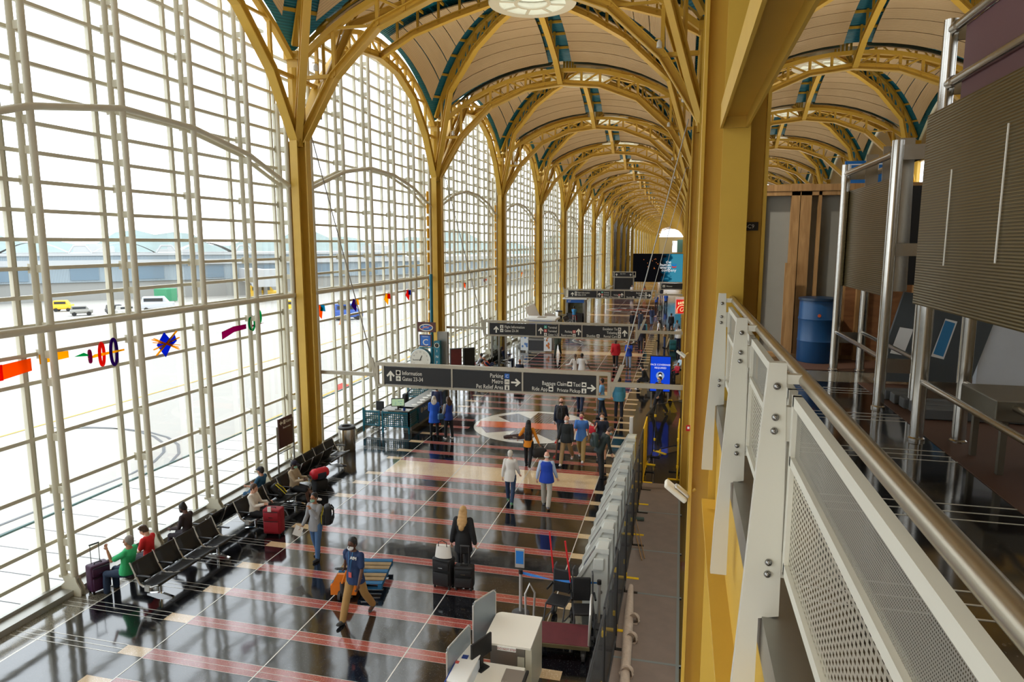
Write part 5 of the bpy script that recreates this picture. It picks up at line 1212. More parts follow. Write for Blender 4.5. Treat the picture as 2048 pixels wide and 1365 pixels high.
for y in (-1.2, 1.8): MB().box(-0.2, y - 0.03, 0, 0.2, y + 0.03, 0.41).build('leg', ALU, t)
t = thing('arch_window', 'glass link with bright opening at the far end of the hall', 'glazing', (-4.2, YE - 0.4, 0)); MB().box(-0.3, 0, 0, 0.3, 0.1, 0.1).build('foot', GREYM, t); MB().box(-1.0, 0, 3.0, 1.5, 0.08, 9.0).build('opening', emis('far_daylight', (0.95, 0.97, 1, 1), 1.4), t); MB().box(1.6, -0.1, 3.0, 4.4, 0.3, 9.6).build('green_box', mat('green_glass', rgb(90, 130, 120), 0.2), t)

# spotlights clipped to the column heads of the first bays
SPOT = mat('spot_white', rgb(210, 208, 200), 0.4)
sp0 = thing('spotlight', 'x', 'lamp', (0, 0, 0), 0, 'spotlights on the column heads')
MB().lathe([(0.03, 0.0), (0.07, -0.06), (0.075, -0.2), (0.06, -0.2)], 14).build('housing', SPOT, sp0, smooth=40); MB().lathe([(0.06, -0.19), (0.001, -0.19)], 12).build('lens', BLACK, sp0); MB().tube([(-0.12, 0, 0.03), (0.12, 0, 0.03)], 0.015, 6).build('bracket', YEL, sp0)
fs_ = True
for j in (1, 2, 3, 4):
    for sx, nm in ((0, 'window-wall'), (1, 'balcony-side')):
        for dx, dy, dz in ((0.5, -0.5, 12.4), (0.6, 0.4, 12.0), (1.3, -1.0, 13.2)):
            c = sp0 if fs_ else copy_tree(sp0); fs_ = False
            c.location = ((XL + dx) if sx == 0 else (XR - dx), yj(j) + dy, dz); c['label'] = 'white spotlight on the head of the %s %s column' % (ORD[j], nm)

# ------------------------------------------------------------------ coloured cut-outs hung inside the glass
def acry(n, c):
    m = D.materials.new('acrylic_' + n); m.use_nodes = True; nt = m.node_tree; nt.nodes.clear()
    t_ = nt.nodes.new('ShaderNodeBsdfTransparent'); t_.inputs[0].default_value = c; d = nt.nodes.new('ShaderNodeBsdfPrincipled'); d.inputs['Base Color'].default_value = c; d.inputs['Roughness'].default_value = 0.2
    tl = nt.nodes.new('ShaderNodeBsdfTranslucent'); tl.inputs[0].default_value = c; a = nt.nodes.new('ShaderNodeMixShader'); a.inputs[0].default_value = 0.85; b = nt.nodes.new('ShaderNodeMixShader'); b.inputs[0].default_value = 0.45; o = nt.nodes.new('ShaderNodeOutputMaterial')
    nt.links.new(d.outputs[0], a.inputs[1]); nt.links.new(tl.outputs[0], a.inputs[2]); nt.links.new(t_.outputs[0], b.inputs[1]); nt.links.new(a.outputs[0], b.inputs[2]); nt.links.new(b.outputs[0], o.inputs[0]); return m
AO, AR, AY, AB, AM, AG, AP, AT = [acry(n, rgb(*c)) for n, c in (('orange', (250, 130, 10)), ('red', (235, 60, 40)), ('yellow', (255, 200, 0)), ('blue', (10, 80, 210)), ('magenta', (170, 20, 120)), ('green', (20, 180, 120)), ('purple', (90, 20, 140)), ('cyan', (40, 170, 200)))]
AX = -13.05
def art(label, y, z): return thing('glass_artwork', label, 'artwork', (AX, y, z), math.radians(90), 'coloured artworks on the glass')
def flat(t, out, m_, off=0.0): return MB().prism(out, 0.02, face_my(0, -off, 0)).build('shape', m_, t)
t = art('orange and red translucent box shapes on the glass at the left edge', 11.0, 5.2); flat(t, [(-0.55, -0.2), (0.15, -0.12), (0.15, 0.14), (-0.55, 0.1)], AO); flat(t, [(-0.75, -0.2), (-0.5, -0.2), (-0.5, 0.12), (-0.75, 0.1)], AR, 0.03)
t = art('yellow translucent bar on the glass beside the orange box shapes', 11.75, 5.28); flat(t, [(-0.4, -0.1), (0.3, -0.07), (0.3, 0.08), (-0.4, 0.1)], AY)
t = art('three coloured rings threaded on a green and yellow strip on the glass', 12.95, 5.15); flat(t, [(-0.75, 0.05), (-0.3, 0.0), (-0.5, 0.1)], AG); flat(t, [(-0.4, -0.06), (0.65, -0.02), (0.65, 0.02), (-0.2, 0.02)], AY)
for x, r, m_ in ((-0.38, 0.13, AM), (-0.05, 0.26, AR), (0.3, 0.31, AP)): MB().tube([(x + 0.62 * r * math.cos(2 * PI * k / 28), -0.05 + 0.1 * math.cos(2 * PI * k / 28), r * math.sin(2 * PI * k / 28)) for k in range(28)], 0.035, 8, closed=True).build('ring', m_, t, smooth=60)
t = art('blue diamond crossed by yellow sticks on the glass', 14.95, 5.1); flat(t, [(-0.28, 0.0), (0.0, 0.3), (0.28, 0.0), (0.0, -0.35)], AB); flat(t, [(0.1, 0.08), (0.35, 0.22), (0.42, 0.02), (0.2, -0.1)], AB, 0.01)
for a in (12, 35, -25, 160, -12): MB().beam((-0.45 * math.cos(math.radians(a)), -0.05, -0.45 * math.sin(math.radians(a))), (0.5 * math.cos(math.radians(a)), -0.05, 0.5 * math.sin(math.radians(a))), 0.02, 0.05, (0, 1, 0)).build('stick', AY, t)
t = art('magenta bar with two green rings on the glass', 18.1, 5.1); flat(t, [(-0.85, -0.2), (-0.3, -0.05), (0.3, -0.02), (0.3, 0.12), (-0.3, 0.12), (-0.85, 0.02)], AM); flat(t, [(0.6, 0), (1.25, 0.06), (0.6, 0.06)], AM)
for x, z in ((0.55, 0.12), (0.9, 0.28)): MB().tube([(x + 0.14 * math.cos(2 * PI * k / 20), -0.05, z + 0.22 * math.sin(2 * PI * k / 20)) for k in range(20)], 0.035, 6, closed=True).build('ring', AG, t)
for i, (y, m1, m2, lb) in enumerate(((22.9, AO, AT, 'orange and cyan pointed shape on the glass just past the first column'), (25.7, AP, AY, 'dark purple bars with yellow pendant on the glass above the information desk'), (28.9, AY, AR, 'yellow and red pendant shape on the glass left of the teal pole'), (31.4, AR, AB, 'small red and blue shape on the glass before the second column'), (36.0, AR, AY, 'red dot and yellow drop on the glass past the second column'), (40.5, AO, AT, 'orange and cyan small shape on the glass in the third bay'), (45.0, AM, AO, 'pink and orange stick shape on the glass in the third bay'), (50.5, AT, AY, 'blue and yellow flag shape on the glass in the fourth bay'), (56.0, AY, AO, 'yellow and orange flag shape on the glass in the fourth bay'))):
    t = art(lb, y, 5.2); flat(t, [(-0.3, -0.02), (0.1, -0.3), (0.2, 0.1), (-0.1, 0.25)], m1); flat(t, [(0.0, 0.0), (0.35, -0.05), (0.3, 0.2), (0.05, 0.22)], m2, 0.02)

# ------------------------------------------------------------------ outside: apron, other concourse, vehicles, hills
PAVE = mat('paving_pale', rgb(206, 204, 198), 0.85, noise=0.04, nscale=0.4); CONC = mat('apron_concrete', rgb(158, 155, 148), 0.85, noise=0.05, nscale=0.2); JOINT = mat('joint_dark', rgb(150, 156, 152), 0.8); YLINE = mat('apron_yellow', rgb(190, 150, 60), 0.8); GLINE = mat('apron_grey', rgb(96, 98, 100), 0.8)
tag(MB().box(-900, -200, -4.3, -13.4, 900, -4.0).build('ground', CONC), kind='structure')
m = MB().box(-17.6, -20, -0.45, -13.25, 380, -0.15, 0)
for y in range(0, 160): m.box(-17.6, y * 1.1, -0.15, -13.3, y * 1.1 + 0.03, -0.146, 1)
m.box(-17.62, -20, -0.15, -17.56, 380, -0.1, 2)
tag(m.build('sidewalk', [PAVE, GLINE, mat('edge_green', rgb(70, 100, 96), 0.6)]), kind='structure')
def ground_line(name, pts, w, m_):
    m = MB()
    for a, b in zip(pts, pts[1:]):
        d = (Vector(b) - Vector(a)).normalized(); n = Vector((-d.y, d.x)) * w / 2; a, b = Vector(a), Vector(b)
        m.add([(*(a - n), -3.98), (*(b - n), -3.98), (*(b + n), -3.98), (*(a + n), -3.98)], [(0, 1, 2, 3)])
    return tag(m.build(name, m_), kind='structure')
ground_line('ground_marking', [(-25, 0), (-26, 25), (-27, 60), (-30, 140)], 0.25, YLINE); ground_line('ground_marking', [(-40, 5), (-40, 60), (-44, 160)], 0.2, YLINE)
ground_line('ground_marking', [(-26.5, 18)] + [(-34 + 8 * math.sin(a), 28 + 7 * math.cos(a)) for a in [PI / 2 - PI * k / 12 for k in range(0, 9)]], 0.16, GLINE)
ground_line('ground_marking', [(-27.5, 18)] + [(-35 + 8 * math.sin(a), 28 + 7 * math.cos(a)) for a in [PI / 2 - PI * k / 12 for k in range(0, 9)]], 0.16, GLINE)
ground_line('ground_marking', [(-20, 26), (-24, 30), (-20, 34), (-22, 38)], 0.3, GLINE)
t = thing('stop_marking', 'red painted STOP sign on the apron outside the glass', 'marking', (-23.2, 43.6, -3.9)); MB().lathe([(0.75, 0), (0.75, 0.02)], 8, M=face_my(0, 0, 1.0)).build('disc', ICR, t); text_mesh('lettering', 'STOP', 0.55, WHITE, t, face_my(0, -0.03, 0.8), 'CENTER', 0.005); MB().tube([(0, 0.05, 0), (0, 0.05, 1.0)], 0.05, 6).build('post', GREYM, t)
# concourse across the apron
cc = thing('concourse_building', 'long pale concourse building with vaulted roof lights across the apron', 'building', (-112, 122, -4), math.radians(45))
BW = mat('bldg_white', rgb(172, 174, 174), 0.7); BG = ribbed('bldg_glass', rgb(150, 164, 172), 1.2, rough=0.3, dark=0.6, coord='Object', direction='X')
MB().box(-120, 0, 0, 130, 20, 3.8).build('ground_storey', mat('bldg_grey', rgb(146, 146, 142), 0.8), cc); MB().box(-120, -0.5, 3.8, 130, 20, 7.2).build('glass_storey', BG, cc); MB().box(-120, -1.2, 7.2, 130, 21, 8.3).build('parapet', BW, cc)
MB().box(-70, -0.6, 8.3, 60, 14, 9.2).build('clerestory', BG, cc); MB().box(-72, -1, 9.2, 62, 15, 9.7).build('roof', BW, cc)
for x in (-34, -18, -2, 14): MB().grid(lambda u, v: (x - 6 + 12 * u, 2 + 9 * v, 9.7 + 2.2 * math.sin(PI * u)), 14, 2).build('vault', BW, cc); MB().tube([(x + 6, 2, 9.7), (x + 7, 2, 11.2), (x + 9, 2, 11.2), (x + 10, 2, 9.7)], 0.25, 6).build('vault_strut', BW, cc)
for x in range(-60, 70, 12): MB().box(x, -0.65, 4.2, x + 5, -0.5, 6.8).build('window_band', mat('bldg_dark', rgb(104, 124, 138), 0.3) if x == -60 else D.materials['bldg_dark'], cc)
for i, (u, lb) in enumerate(((-30, 'white jet bridge at the left part of the far concourse'), (22, 'white jet bridge near the first window column, across the apron'))):
    t = thing('jet_bridge', lb, 'jet bridge', (-112 + u * 0.707, 122 + u * 0.707, -4), math.radians(45)); MB().box(-2, -22, 3.4, 1.5, -1.4, 6.2).build('tunnel', ribbed('bridge_white', rgb(168, 170, 172), 1.0, rough=0.6, dark=0.85, coord='Object') if i == 0 else D.materials['bridge_white'], t); MB().box(-3, -25, 3.2, 2.5, -21.5, 6.6).build('cab', BW, t); MB().box(-1, -17, 0, -0.3, -16, 3.4).box(0.2, -17, 0, 0.9, -16, 3.4).build('leg', GREYM, t); MB().tube([(-1.2, -16.5, 0.5), (1.2, -16.5, 0.5)], 0.5, 14).build('wheel', BLACK, t)
def vehicle(name, label, cat, x, y, rz, L, W, H, m_, cab=0.35):
    t = thing(name, label, cat, (x, y, -4), math.radians(rz)); MB().rbox((0, 0, 0.35 + H * 0.28), (L, W, H * 0.5), 0.15, seg=3).build('body', m_, t, smooth=50)
    MB().prism([(-L * 0.46, 0), (L * cab, 0), (L * (cab - 0.16), H * 0.48), (-L * 0.42, H * 0.48)], W * 0.88, Matrix(((1, 0, 0, 0), (0, 0, 1, -W * 0.44), (0, 1, 0, 0.35 + H * 0.5), (0, 0, 0, 1)))[:] if False else Matrix(((1, 0, 0, 0), (0, 0, 1, -W * 0.44), (0, 1, 0, 0.33 + H * 0.5), (0, 0, 0, 1)))).build('cabin', m_, t)
    MB().box(-L * 0.38, -W * 0.46, 0.4 + H * 0.58, L * 0.2, -W * 0.445, 0.3 + H * 0.88).build('window_band', KDK, t)
    for sx in (-0.32, 0.32):
        for sy in (-1, 1): MB().tube([(sx * L, sy * W * 0.4, 0.34), (sx * L, sy * W * 0.5, 0.34)], 0.34, 14).build('wheel', BLACK, t)
    return t
VW = mat('van_white', rgb(190, 192, 196), 0.3); VY = mat('truck_yellow', rgb(226, 180, 40), 0.4); VB = mat('truck_blue', rgb(50, 90, 170), 0.4); VG = mat('container_green', rgb(50, 140, 100), 0.5)
vehicle('van', 'white van parked on the apron in front of the far concourse', 'van', -89, 101, 30, 5.2, 2, 2.2, VW)
vehicle('van', 'white van partly hidden by the leftmost window pipes', 'van', -110, 80, 60, 5, 2, 2, VW)
vehicle('baggage_tractor', 'yellow tractor outside beyond the left pipes', 'tractor', -104, 96, 30, 3, 1.6, 1.6, VY)
vehicle('service_truck', 'yellow and blue service truck beside the far concourse', 'truck', -86, 128, 40, 6, 2.2, 2.6, VY)
vehicle('service_truck', 'blue service truck seen just left of the first window column', 'truck', -50, 96, 40, 4.5, 2, 2.2, VB)
vehicle('baggage_tractor', 'yellow tractor just left of the first window column outside', 'tractor', -64, 104, 20, 3, 1.6, 1.8, VY)
for k, (x, y) in enumerate(((-95, 91), (-91, 94), (-88, 93))): vehicle('baggage_cart', 'low baggage cart parked on the open apron, %s from the left' % ORD[k], 'cart', x, y, 45 + 10 * k, 3.2, 1.6, 1.3, [GREYM, DKGREY, ALU][k])
tag(MB().rbox((-101, 117, -2.6), (3, 3, 2.6), 0.1).box(-102.6, 115.4, -4, -102.3, 115.7, -3.9).build('container', VG), 'green container standing at the foot of the far concourse', 'container')
for k, (x, y) in enumerate(((-92, 97), (-94, 99), (-90, 96), (-48, 90), (-96, 104))): tag(MB().lathe([(0.3, 0), (0.3, 0.05), (0.18, 0.06), (0.03, 0.8)], 12).build('traffic_cone', ORG, loc=(x, y, -4)), 'small orange traffic cone on the apron outside', 'cone', 'traffic cones on the apron')
for x, y, lb in ((-75, 122, 'tall light mast outside, left of the first window column'), (-66, 150, 'tall light mast outside near the second bay')): t = thing('light_mast', lb, 'mast', (x, y, -4)); MB().tube([(0, 0, 0), (0, 0, 19)], [0.25, 0.12], 8).build('pole', ALU, t); MB().box(-1, -0.2, 18.6, 1, 0.2, 19.1).build('lamp_head', GREYM, t)
# hangar-like roof with stays seen high through the glass
hills = MB(); random.seed(21); NN = 60
for i in range(NN):
    a0, a1 = math.radians(95 + 75 * i / NN), math.radians(95 + 75 * (i + 1) / NN); h0, h1 = [9 + 5 * math.sin(k * 0.7) + 3 * math.sin(k * 1.9) for k in (i, i + 1)]
    for (r0, z0, r1, z1) in ((620, -4, 760, 1.0), (760, 1.0, 900, 1.6)): hills.add([(r0 * math.cos(a0), r0 * math.sin(a0), z0), (r0 * math.cos(a1), r0 * math.sin(a1), z0), (r1 * math.cos(a1), r1 * math.sin(a1), z1 * h1 if z1 > 0 else z1), (r1 * math.cos(a0), r1 * math.sin(a0), z1 * h0)], [(0, 1, 2, 3)])
tag(hills.build('hills', mat('hill_green', rgb(118, 134, 132), 0.9, noise=0.15, nscale=0.03), smooth=60), kind='structure')
for k in range(14):
    a = math.radians(100 + 5 * k); d = 520 + 30 * math.sin(k * 3); tag(MB().box(-9 - 4 * (k % 3), -6, 0, 9, 6, 4 + 2 * (k % 4)).box(-3, -3, 4, 3, 3, 5.5 + 2 * (k % 4)).build('city_block', BW, loc=(d * math.cos(a), d * math.sin(a), -4)), 'pale distant building in front of the wooded hills', 'building', 'distant buildings below the hills')
# ------------------------------------------------------------------ people
def loft(mb, rings, n=14):
    """rings: (centre, u-axis*ru, v-axis*rv)"""
    n0 = len(mb.v); k = len(rings)
    for c, u, v in rings:
        for j in range(n):
            a = 2 * PI * j / n; mb.v.append(tuple(c + u * math.cos(a) + v * math.sin(a)))
    for i in range(k - 1):
        for j in range(n):
            j2 = (j + 1) % n
            mb.f.append((n0 + i * n + j, n0 + i * n + j2, n0 + (i + 1) * n + j2, n0 + (i + 1) * n + j)); mb.m.append(0)
    mb.f.append(tuple(n0 + j for j in reversed(range(n)))); mb.m.append(0)
    mb.f.append(tuple(n0 + (k - 1) * n + j for j in range(n))); mb.m.append(0)
def ball(mb, c, r, M=None):
    if not isinstance(r, (tuple, list)): r = (r, r, r)
    mb.ell(c, r, 14, 9, 0, M)
def limb(mb, P, R, n=12):
    mb.tube(P, R, n)
    for p, r in zip(P, R): ball(mb, p, r * 1.0)
def remesh(mb, name, material, voxel, parent=None, smooth=5, extra=None):
    me = D.meshes.new(name); me.from_pydata(mb.v, [], mb.f)
    bm = bmesh.new(); bm.from_mesh(me); bmesh.ops.recalc_face_normals(bm, faces=bm.faces); bm.to_mesh(me); bm.free()
    o = D.objects.new(name, me)
    r = o.modifiers.new('r', 'REMESH'); r.mode = 'VOXEL'; r.voxel_size = voxel; r.use_smooth_shade = True
    s = o.modifiers.new('s', 'SMOOTH'); s.iterations = smooth; s.factor = 0.5
    me2 = bake(o); D.meshes.remove(me)
    if extra and extra.v:      # fingers, nose, ears rooted inside the remeshed body
        bm = bmesh.new(); bm.from_mesh(me2)
        vs = [bm.verts.new(v) for v in extra.v]
        for f in extra.f:
            try: bm.faces.new([vs[i] for i in f]).smooth = True
            except ValueError: pass
        bmesh.ops.recalc_face_normals(bm, faces=bm.faces); bm.to_mesh(me2); bm.free()
    me2.materials.clear(); me2.materials.append(material); me2.name = name
    me2.polygons.foreach_set('use_smooth', [True] * len(me2.polygons))
    o = D.objects.new(name, me2); COL.objects.link(o)
    if parent: o.parent = parent
    return o
_cm = {}
def cloth(r, g, b, rough=0.8):
    k = (r, g, b)
    if k not in _cm: _cm[k] = mat('cloth_%d_%d_%d' % k, rgb(r, g, b), rough, noise=0.1, nscale=5, bump=0.25, bscale=30)
    return _cm[k]
SK = {'light': mat('skin_light', rgb(214, 164, 136), 0.5), 'tan': mat('skin_tan', rgb(178, 124, 92), 0.5), 'dark': mat('skin_dark', rgb(92, 58, 42), 0.5), 'pink': mat('skin_pink', rgb(222, 168, 146), 0.5)}
HR = {'black': mat('hair_black', rgb(24, 20, 18), 0.5, bump=0.5, bscale=60), 'brown': mat('hair_brown', rgb(76, 52, 36), 0.5, bump=0.5, bscale=60), 'blond': mat('hair_blond', rgb(186, 146, 92), 0.5, noise=0.2, nscale=25, bump=0.5, bscale=60), 'white': mat('hair_white', rgb(214, 208, 196), 0.6, bump=0.5, bscale=60), 'grey': mat('hair_grey', rgb(140, 134, 126), 0.6, bump=0.5, bscale=60)}
MSK = {'white': mat('mask_white', rgb(226, 230, 232), 0.7), 'blue': mat('mask_blue', rgb(120, 178, 206), 0.7), 'green': mat('mask_green', rgb(150, 196, 176), 0.7), 'black': mat('mask_black', rgb(26, 26, 30), 0.7), 'pink': mat('mask_pink', rgb(186, 50, 110), 0.7)}
EYE = mat('eye_dark', rgb(30, 24, 22), 0.2)
def rot(v, ax, deg): return Matrix.Rotation(math.radians(deg), 3, ax) @ v

STAND = dict(legs=((2, 3, 2), (-2, 3, 2)), arms=((4, 8, 12), (2, 8, 12)))
WALK = dict(legs=((24, 2, 6), (-20, 2, 22)), arms=((-20, 8, 14), (22, 8, 26)))
WALK2 = dict(legs=((-18, 2, 20), (22, 2, 5)), arms=((20, 8, 26), (-18, 8, 14)))
SIT = dict(legs=((86, 6, 84), (84, 6, 82)), arms=((22, 5, 60), (20, 5, 56)), lean=-8, sit=True)

def person(label, x, y, face, H=1.72, skin='light', top=(90, 90, 90), sleeve='long', bottom=(30, 30, 40), shoes=(30, 30, 32), hair=('short', 'brown'), mask=None, pose=STAND,
           voxel=0.016, female=False, hem=0.0, vest=None, shorts=False, head=(0, 0), z0=0.0, hipz=0.53, fat=1.0, cap=None, detail=True, loose=0.0, lean=None, hands=True):
    """face: direction in degrees, 0 = away from the camera (+Y), 180 = towards it, 90 = to the left (-X)"""
    s = H / 1.75; V = Vector
    lean = pose.get('lean', 0) if lean is None else lean
    sit = pose.get('sit', False)
    hip = V((0, 0, 0)); Rt = Matrix.Rotation(math.radians(-lean), 3, 'X')
    T = lambda x_, y_, z_: hip + Rt @ V((x_ * s, y_ * s, z_ * s))
    fw = 0.92 if female else 1.0
    J = {}
    for i, sd in ((0, -1), (1, 1)):            # 0 = left of the person (-x), 1 = right
        f, out, kn = pose['legs'][i][:3]; tin = pose['legs'][i][3] if len(pose['legs'][i]) > 3 else 0
        h = V((sd * 0.092 * s * (1.05 if female else 1), 0, -0.02 * s))
        d = rot(rot(V((0, 0, -1)), 'Y', -sd * out + tin), 'X', f); k = h + d * 0.43 * s
        d2 = rot(rot(V((0, 0, -1)), 'Y', -sd * out * 0.3 + tin * 1.6), 'X', f - kn); a = k + d2 * 0.42 * s
        J['leg%d' % i] = (h, k, a, d2, f - kn)
        af, ao, ae = pose['arms'][i][:3]; ai = pose['arms'][i][3] if len(pose['arms'][i]) > 3 else 10
        sh = T(sd * 0.172 * fw, 0.0, 0.475)
        d = Rt @ rot(rot(V((0, 0, -1)), 'Y', -sd * ao), 'X', af); e = sh + d * 0.29 * s
        d2 = Rt @ rot(rot(V((0, 0, -1)), 'Y', -sd * (ao - (ai if ae > 5 else 0) * min(1, ae / 60 + 0.2))), 'X', af + ae); w = e + d2 * 0.25 * s
        J['arm%d' % i] = (sh, e, w, d2)
    neck = T(0, 0.0, 0.56); hd = neck + Rt @ rot(V((0, 0.022, 0.128)), 'X', -head[0]) * s
    Hm = Matrix.Translation(hd) @ (Rt.to_4x4()) @ Matrix.Rotation(math.radians(head[1]), 4, 'Z') @ Matrix.Rotation(math.radians(-head[0]), 4, 'X') @ Matrix.Scale(s, 4)
    # ground
    low = min(J['leg0'][2].z, J['leg1'][2].z) - 0.075 * s
    dz = (hipz - 0.0) if sit else -low
    # --- body
    b = MB()
    U = Rt @ V((1, 0, 0)); W = Rt @ V((0, 1, 0))
    def ring(z_, rx, ry, y_=0.0): return (T(0, y_, z_), U * rx * s, W * ry * s)
    fx = fat
    bodyp = [(-0.1, .10, .085), (-0.02, .158, .11), (0.08, .152, .108), (0.2, .128 if female else .14, .095), (0.33, .148, .108), (0.43, .165, .108), (0.485, .145, .088), (0.525, .095, .068), (0.56, .06, .056)]
    loft(b, [ring(z_, rx * fw * fx, ry * fx, 0.012 * (fx - 1) * 6 if z_ < 0.4 else 0) for z_, rx, ry in bodyp])
    limb(b, [T(0, -0.005, 0.52), neck + Rt @ V((0, 0.005, 0.05)) * s], [0.058 * s, 0.052 * s])
    for i in (0, 1):
        h, k, a, d2, _ = J['leg%d' % i]; limb(b, [h, h.lerp(k, 0.5), k, k.lerp(a, 0.35), a], [0.088 * s, 0.075 * s, 0.055 * s, 0.054 * s, 0.036 * s])
        sh, e, w, d3 = J['arm%d' % i]; limb(b, [sh, sh.lerp(e, 0.5), e, e.lerp(w, 0.4), w], [0.056 * s, 0.047 * s, 0.038 * s, 0.037 * s, 0.026 * s])
        foot = rot(V((0, 1, 0)), 'X', max(-50, min(30, J['leg%d' % i][4] * (0.0 if sit else 0.7)))); ball(b, a + foot * 0.05 * s + V((0, 0, -0.04 * s)), (0.04 * s, 0.11 * s, 0.032 * s))
    # head
    def hball(c, r): b.ell(c, r, 14, 10, 0, Hm)
    hball((0, -0.012, 0.03), (0.076, 0.094, 0.098)); hball((0, 0.022, -0.045), (0.056, 0.066, 0.07)); hball((0, 0.05, -0.085), (0.03, 0.03, 0.026))
    x_ = MB()
    x_.ell((0, 0.098, -0.018), (0.013, 0.02, 0.024), 8, 6, 0, Hm); x_.ell((0, 0.088, 0.02), (0.009, 0.012, 0.03), 8, 6, 0, Hm)
    for sd in (-1, 1): x_.ell((sd * 0.079, 0.0, -0.01), (0.012, 0.024, 0.034), 8, 6, 0, Hm)
    x_.ell((0, 0.084, -0.062), (0.022, 0.01, 0.007), 8, 6, 0, Hm); x_.ell((0, 0.082, 0.036), (0.05, 0.012, 0.008), 8, 6, 0, Hm)
    # hands: palm in the body, five fingers rooted in it
    for i, sd in ((0, -1), (1, 1)):
        sh, e, w, d = J['arm%d' % i]; d = d.normalized()
        side = (d.cross(V((sd, 0, 0.01)))).normalized() if abs(d.x) < 0.9 else d.cross(V((0, 1, 0))).normalized()
        pn = d.cross(side).normalized()
        pc = w + d * 0.055 * s
        Mx = Matrix((side, pn, d)).transposed().to_4x4(); Mx.translation = pc
        b.ell((0, 0, 0), (0.04 * s, 0.017 * s, 0.052 * s), 12, 8, 0, Mx)
        if hands:
            curl = 26
            for q, (o, L) in enumerate(((-0.03, 0.066), (-0.01, 0.076), (0.01, 0.072), (0.03, 0.058))):
                p0 = pc + side * o * s + d * 0.03 * s; dd = d; pts = [p0]
                for sg_ in range(3):
                    a = math.radians(curl * (sg_ + 0.4) + 4 * q); dv = d * math.cos(a) + pn * math.sin(a) * (-sd); pts.append(pts[-1] + dv * L * s * (0.45 if sg_ == 0 else 0.34))
                x_.tube(pts, [0.0095 * s, 0.009 * s, 0.0082 * s, 0.0065 * s], 7)
            th = pc - side * 0.03 * s - d * 0.02 * s; tv = (d * 0.75 - side * 0.65).normalized()
            x_.tube([th, th + tv * 0.035 * s, th + tv * 0.06 * s - pn * sd * 0.012 * s], [0.012 * s, 0.0105 * s, 0.008 * s], 7)
    for m_ in (b, x_): m_.v = [(v[0], v[1], v[2] + dz) for v in m_.v]
    P = remesh(b, 'person', SK[skin], voxel, None, 4, x_ if detail else None)
    P.location = (x, y, z0); P.rotation_euler = (0, 0, math.radians(face))
    tag(P, label, 'person')
    up = lambda mb: setattr(mb, 'v', [(v[0], v[1], v[2] + dz) for v in mb.v])
    # --- top
    g = 0.016 + loose
    t = MB()
    lo = -0.12 - hem
    prof = [(z_, rx + g, ry + g) for z_, rx, ry in bodyp if z_ > -0.05 and z_ < 0.55]
    prof = [(lo, .188 + g + hem * 0.12, .144 + g + hem * 0.1), (lo * 0.5, .186 + g, .142 + g), (0.0, .176 + g, .13 + g), (0.06, .166 + g, .124 + g)] + [q for q in prof if q[0] > 0.15] + [(0.545, .078, .07)]
    if sit: prof = [(-0.05, .17 + g, .128 + g)] + prof[2:]
    loft(t, [ring(z_, rx * fw * fx, ry * fx, 0.012 * (fx - 1) * 6 if z_ < 0.4 else 0) for z_, rx, ry in prof])
    def sleeves(mb, gg, frac):
        for i in (0, 1):
            sh, e, w, _d = J['arm%d' % i]
            if frac <= 1: limb(mb, [sh, sh.lerp(e, frac * 0.5), sh.lerp(e, frac)], [0.06 * s + gg, 0.054 * s + gg, (0.052) * s + gg])
            else: limb(mb, [sh, sh.lerp(e, 0.5), e, e.lerp(w, (frac - 1) * 0.5), e.lerp(w, frac - 1)], [0.06 * s + gg, 0.05 * s + gg, 0.043 * s + gg, 0.04 * s + gg, 0.031 * s + gg])
    sleeves(t, g * 0.7, {'long': 1.96, 'short': 0.72, '34': 1.5, 'none': 0.12}[sleeve])
    up(t); sv = max(voxel, 0.015)
    remesh(t, 'top', cloth(*top), sv, P, 4)
    if vest:
        t = MB(); loft(t, [ring(z_, (rx + 0.014) * fw * fx, (ry + 0.016) * fx, 0.012 * (fx - 1) * 6 if z_ < 0.4 else 0) for z_, rx, ry in prof[:-1]]); up(t); remesh(t, 'vest', cloth(*vest), sv, P, 4)
    # --- trousers, shorts
    t = MB(); loft(t, [ring(z_, rx * fw * fx, ry * fx) for z_, rx, ry in [(-0.11, .11, .095), (-0.02, .17, .122), (0.08, .162, .12), (0.13, .150, .11)]])
    for i in (0, 1):
        h, k, a, _d, _f = J['leg%d' % i]; q = 0.012 * s
        if shorts: limb(t, [h, h.lerp(k, 0.5), h.lerp(k, 0.92)], [0.092 * s + q, 0.086 * s + q, 0.078 * s + q])
        else:
            wd = 0.004 if female else 0.016
            limb(t, [h, h.lerp(k, 0.5), k, k.lerp(a, 0.4), k.lerp(a, 0.97)], [0.09 * s + q, 0.078 * s + q, 0.058 * s + q + wd * .5, 0.055 * s + q + wd * .6, 0.042 * s + q + wd * .9])
    up(t); remesh(t, 'shorts' if shorts else 'trousers', cloth(*bottom), sv, P, 3)
    for i in (0, 1):
        h, k, a, d2, pit = J['leg%d' % i]
        foot = rot(V((0, 1, 0)), 'X', max(-50, min(30, pit * (0.0 if sit else 0.7)))); n_ = rot(V((0, 0, 1)), 'X', max(-50, min(30, pit * (0.0 if sit else 0.7))))
        t = MB(); Ms = Matrix((V((1, 0, 0)), foot, n_)).transposed().to_4x4(); Ms.translation = a - n_ * 0.03 * s
        t.ell((0, 0.01 * s, 0.005), (0.046 * s, 0.075 * s, 0.05 * s), 12, 8, 0, Ms); t.ell((0, 0.1 * s, -0.012 * s), (0.045 * s, 0.085 * s, 0.034 * s), 12, 8, 0, Ms); t.cbox((0, 0.05 * s, -0.036 * s), (0.075 * s, 0.23 * s, 0.016), 0, Ms)
        up(t); remesh(t, 'shoe', cloth(*shoes), max(voxel * 0.9, 0.012), P, 2)
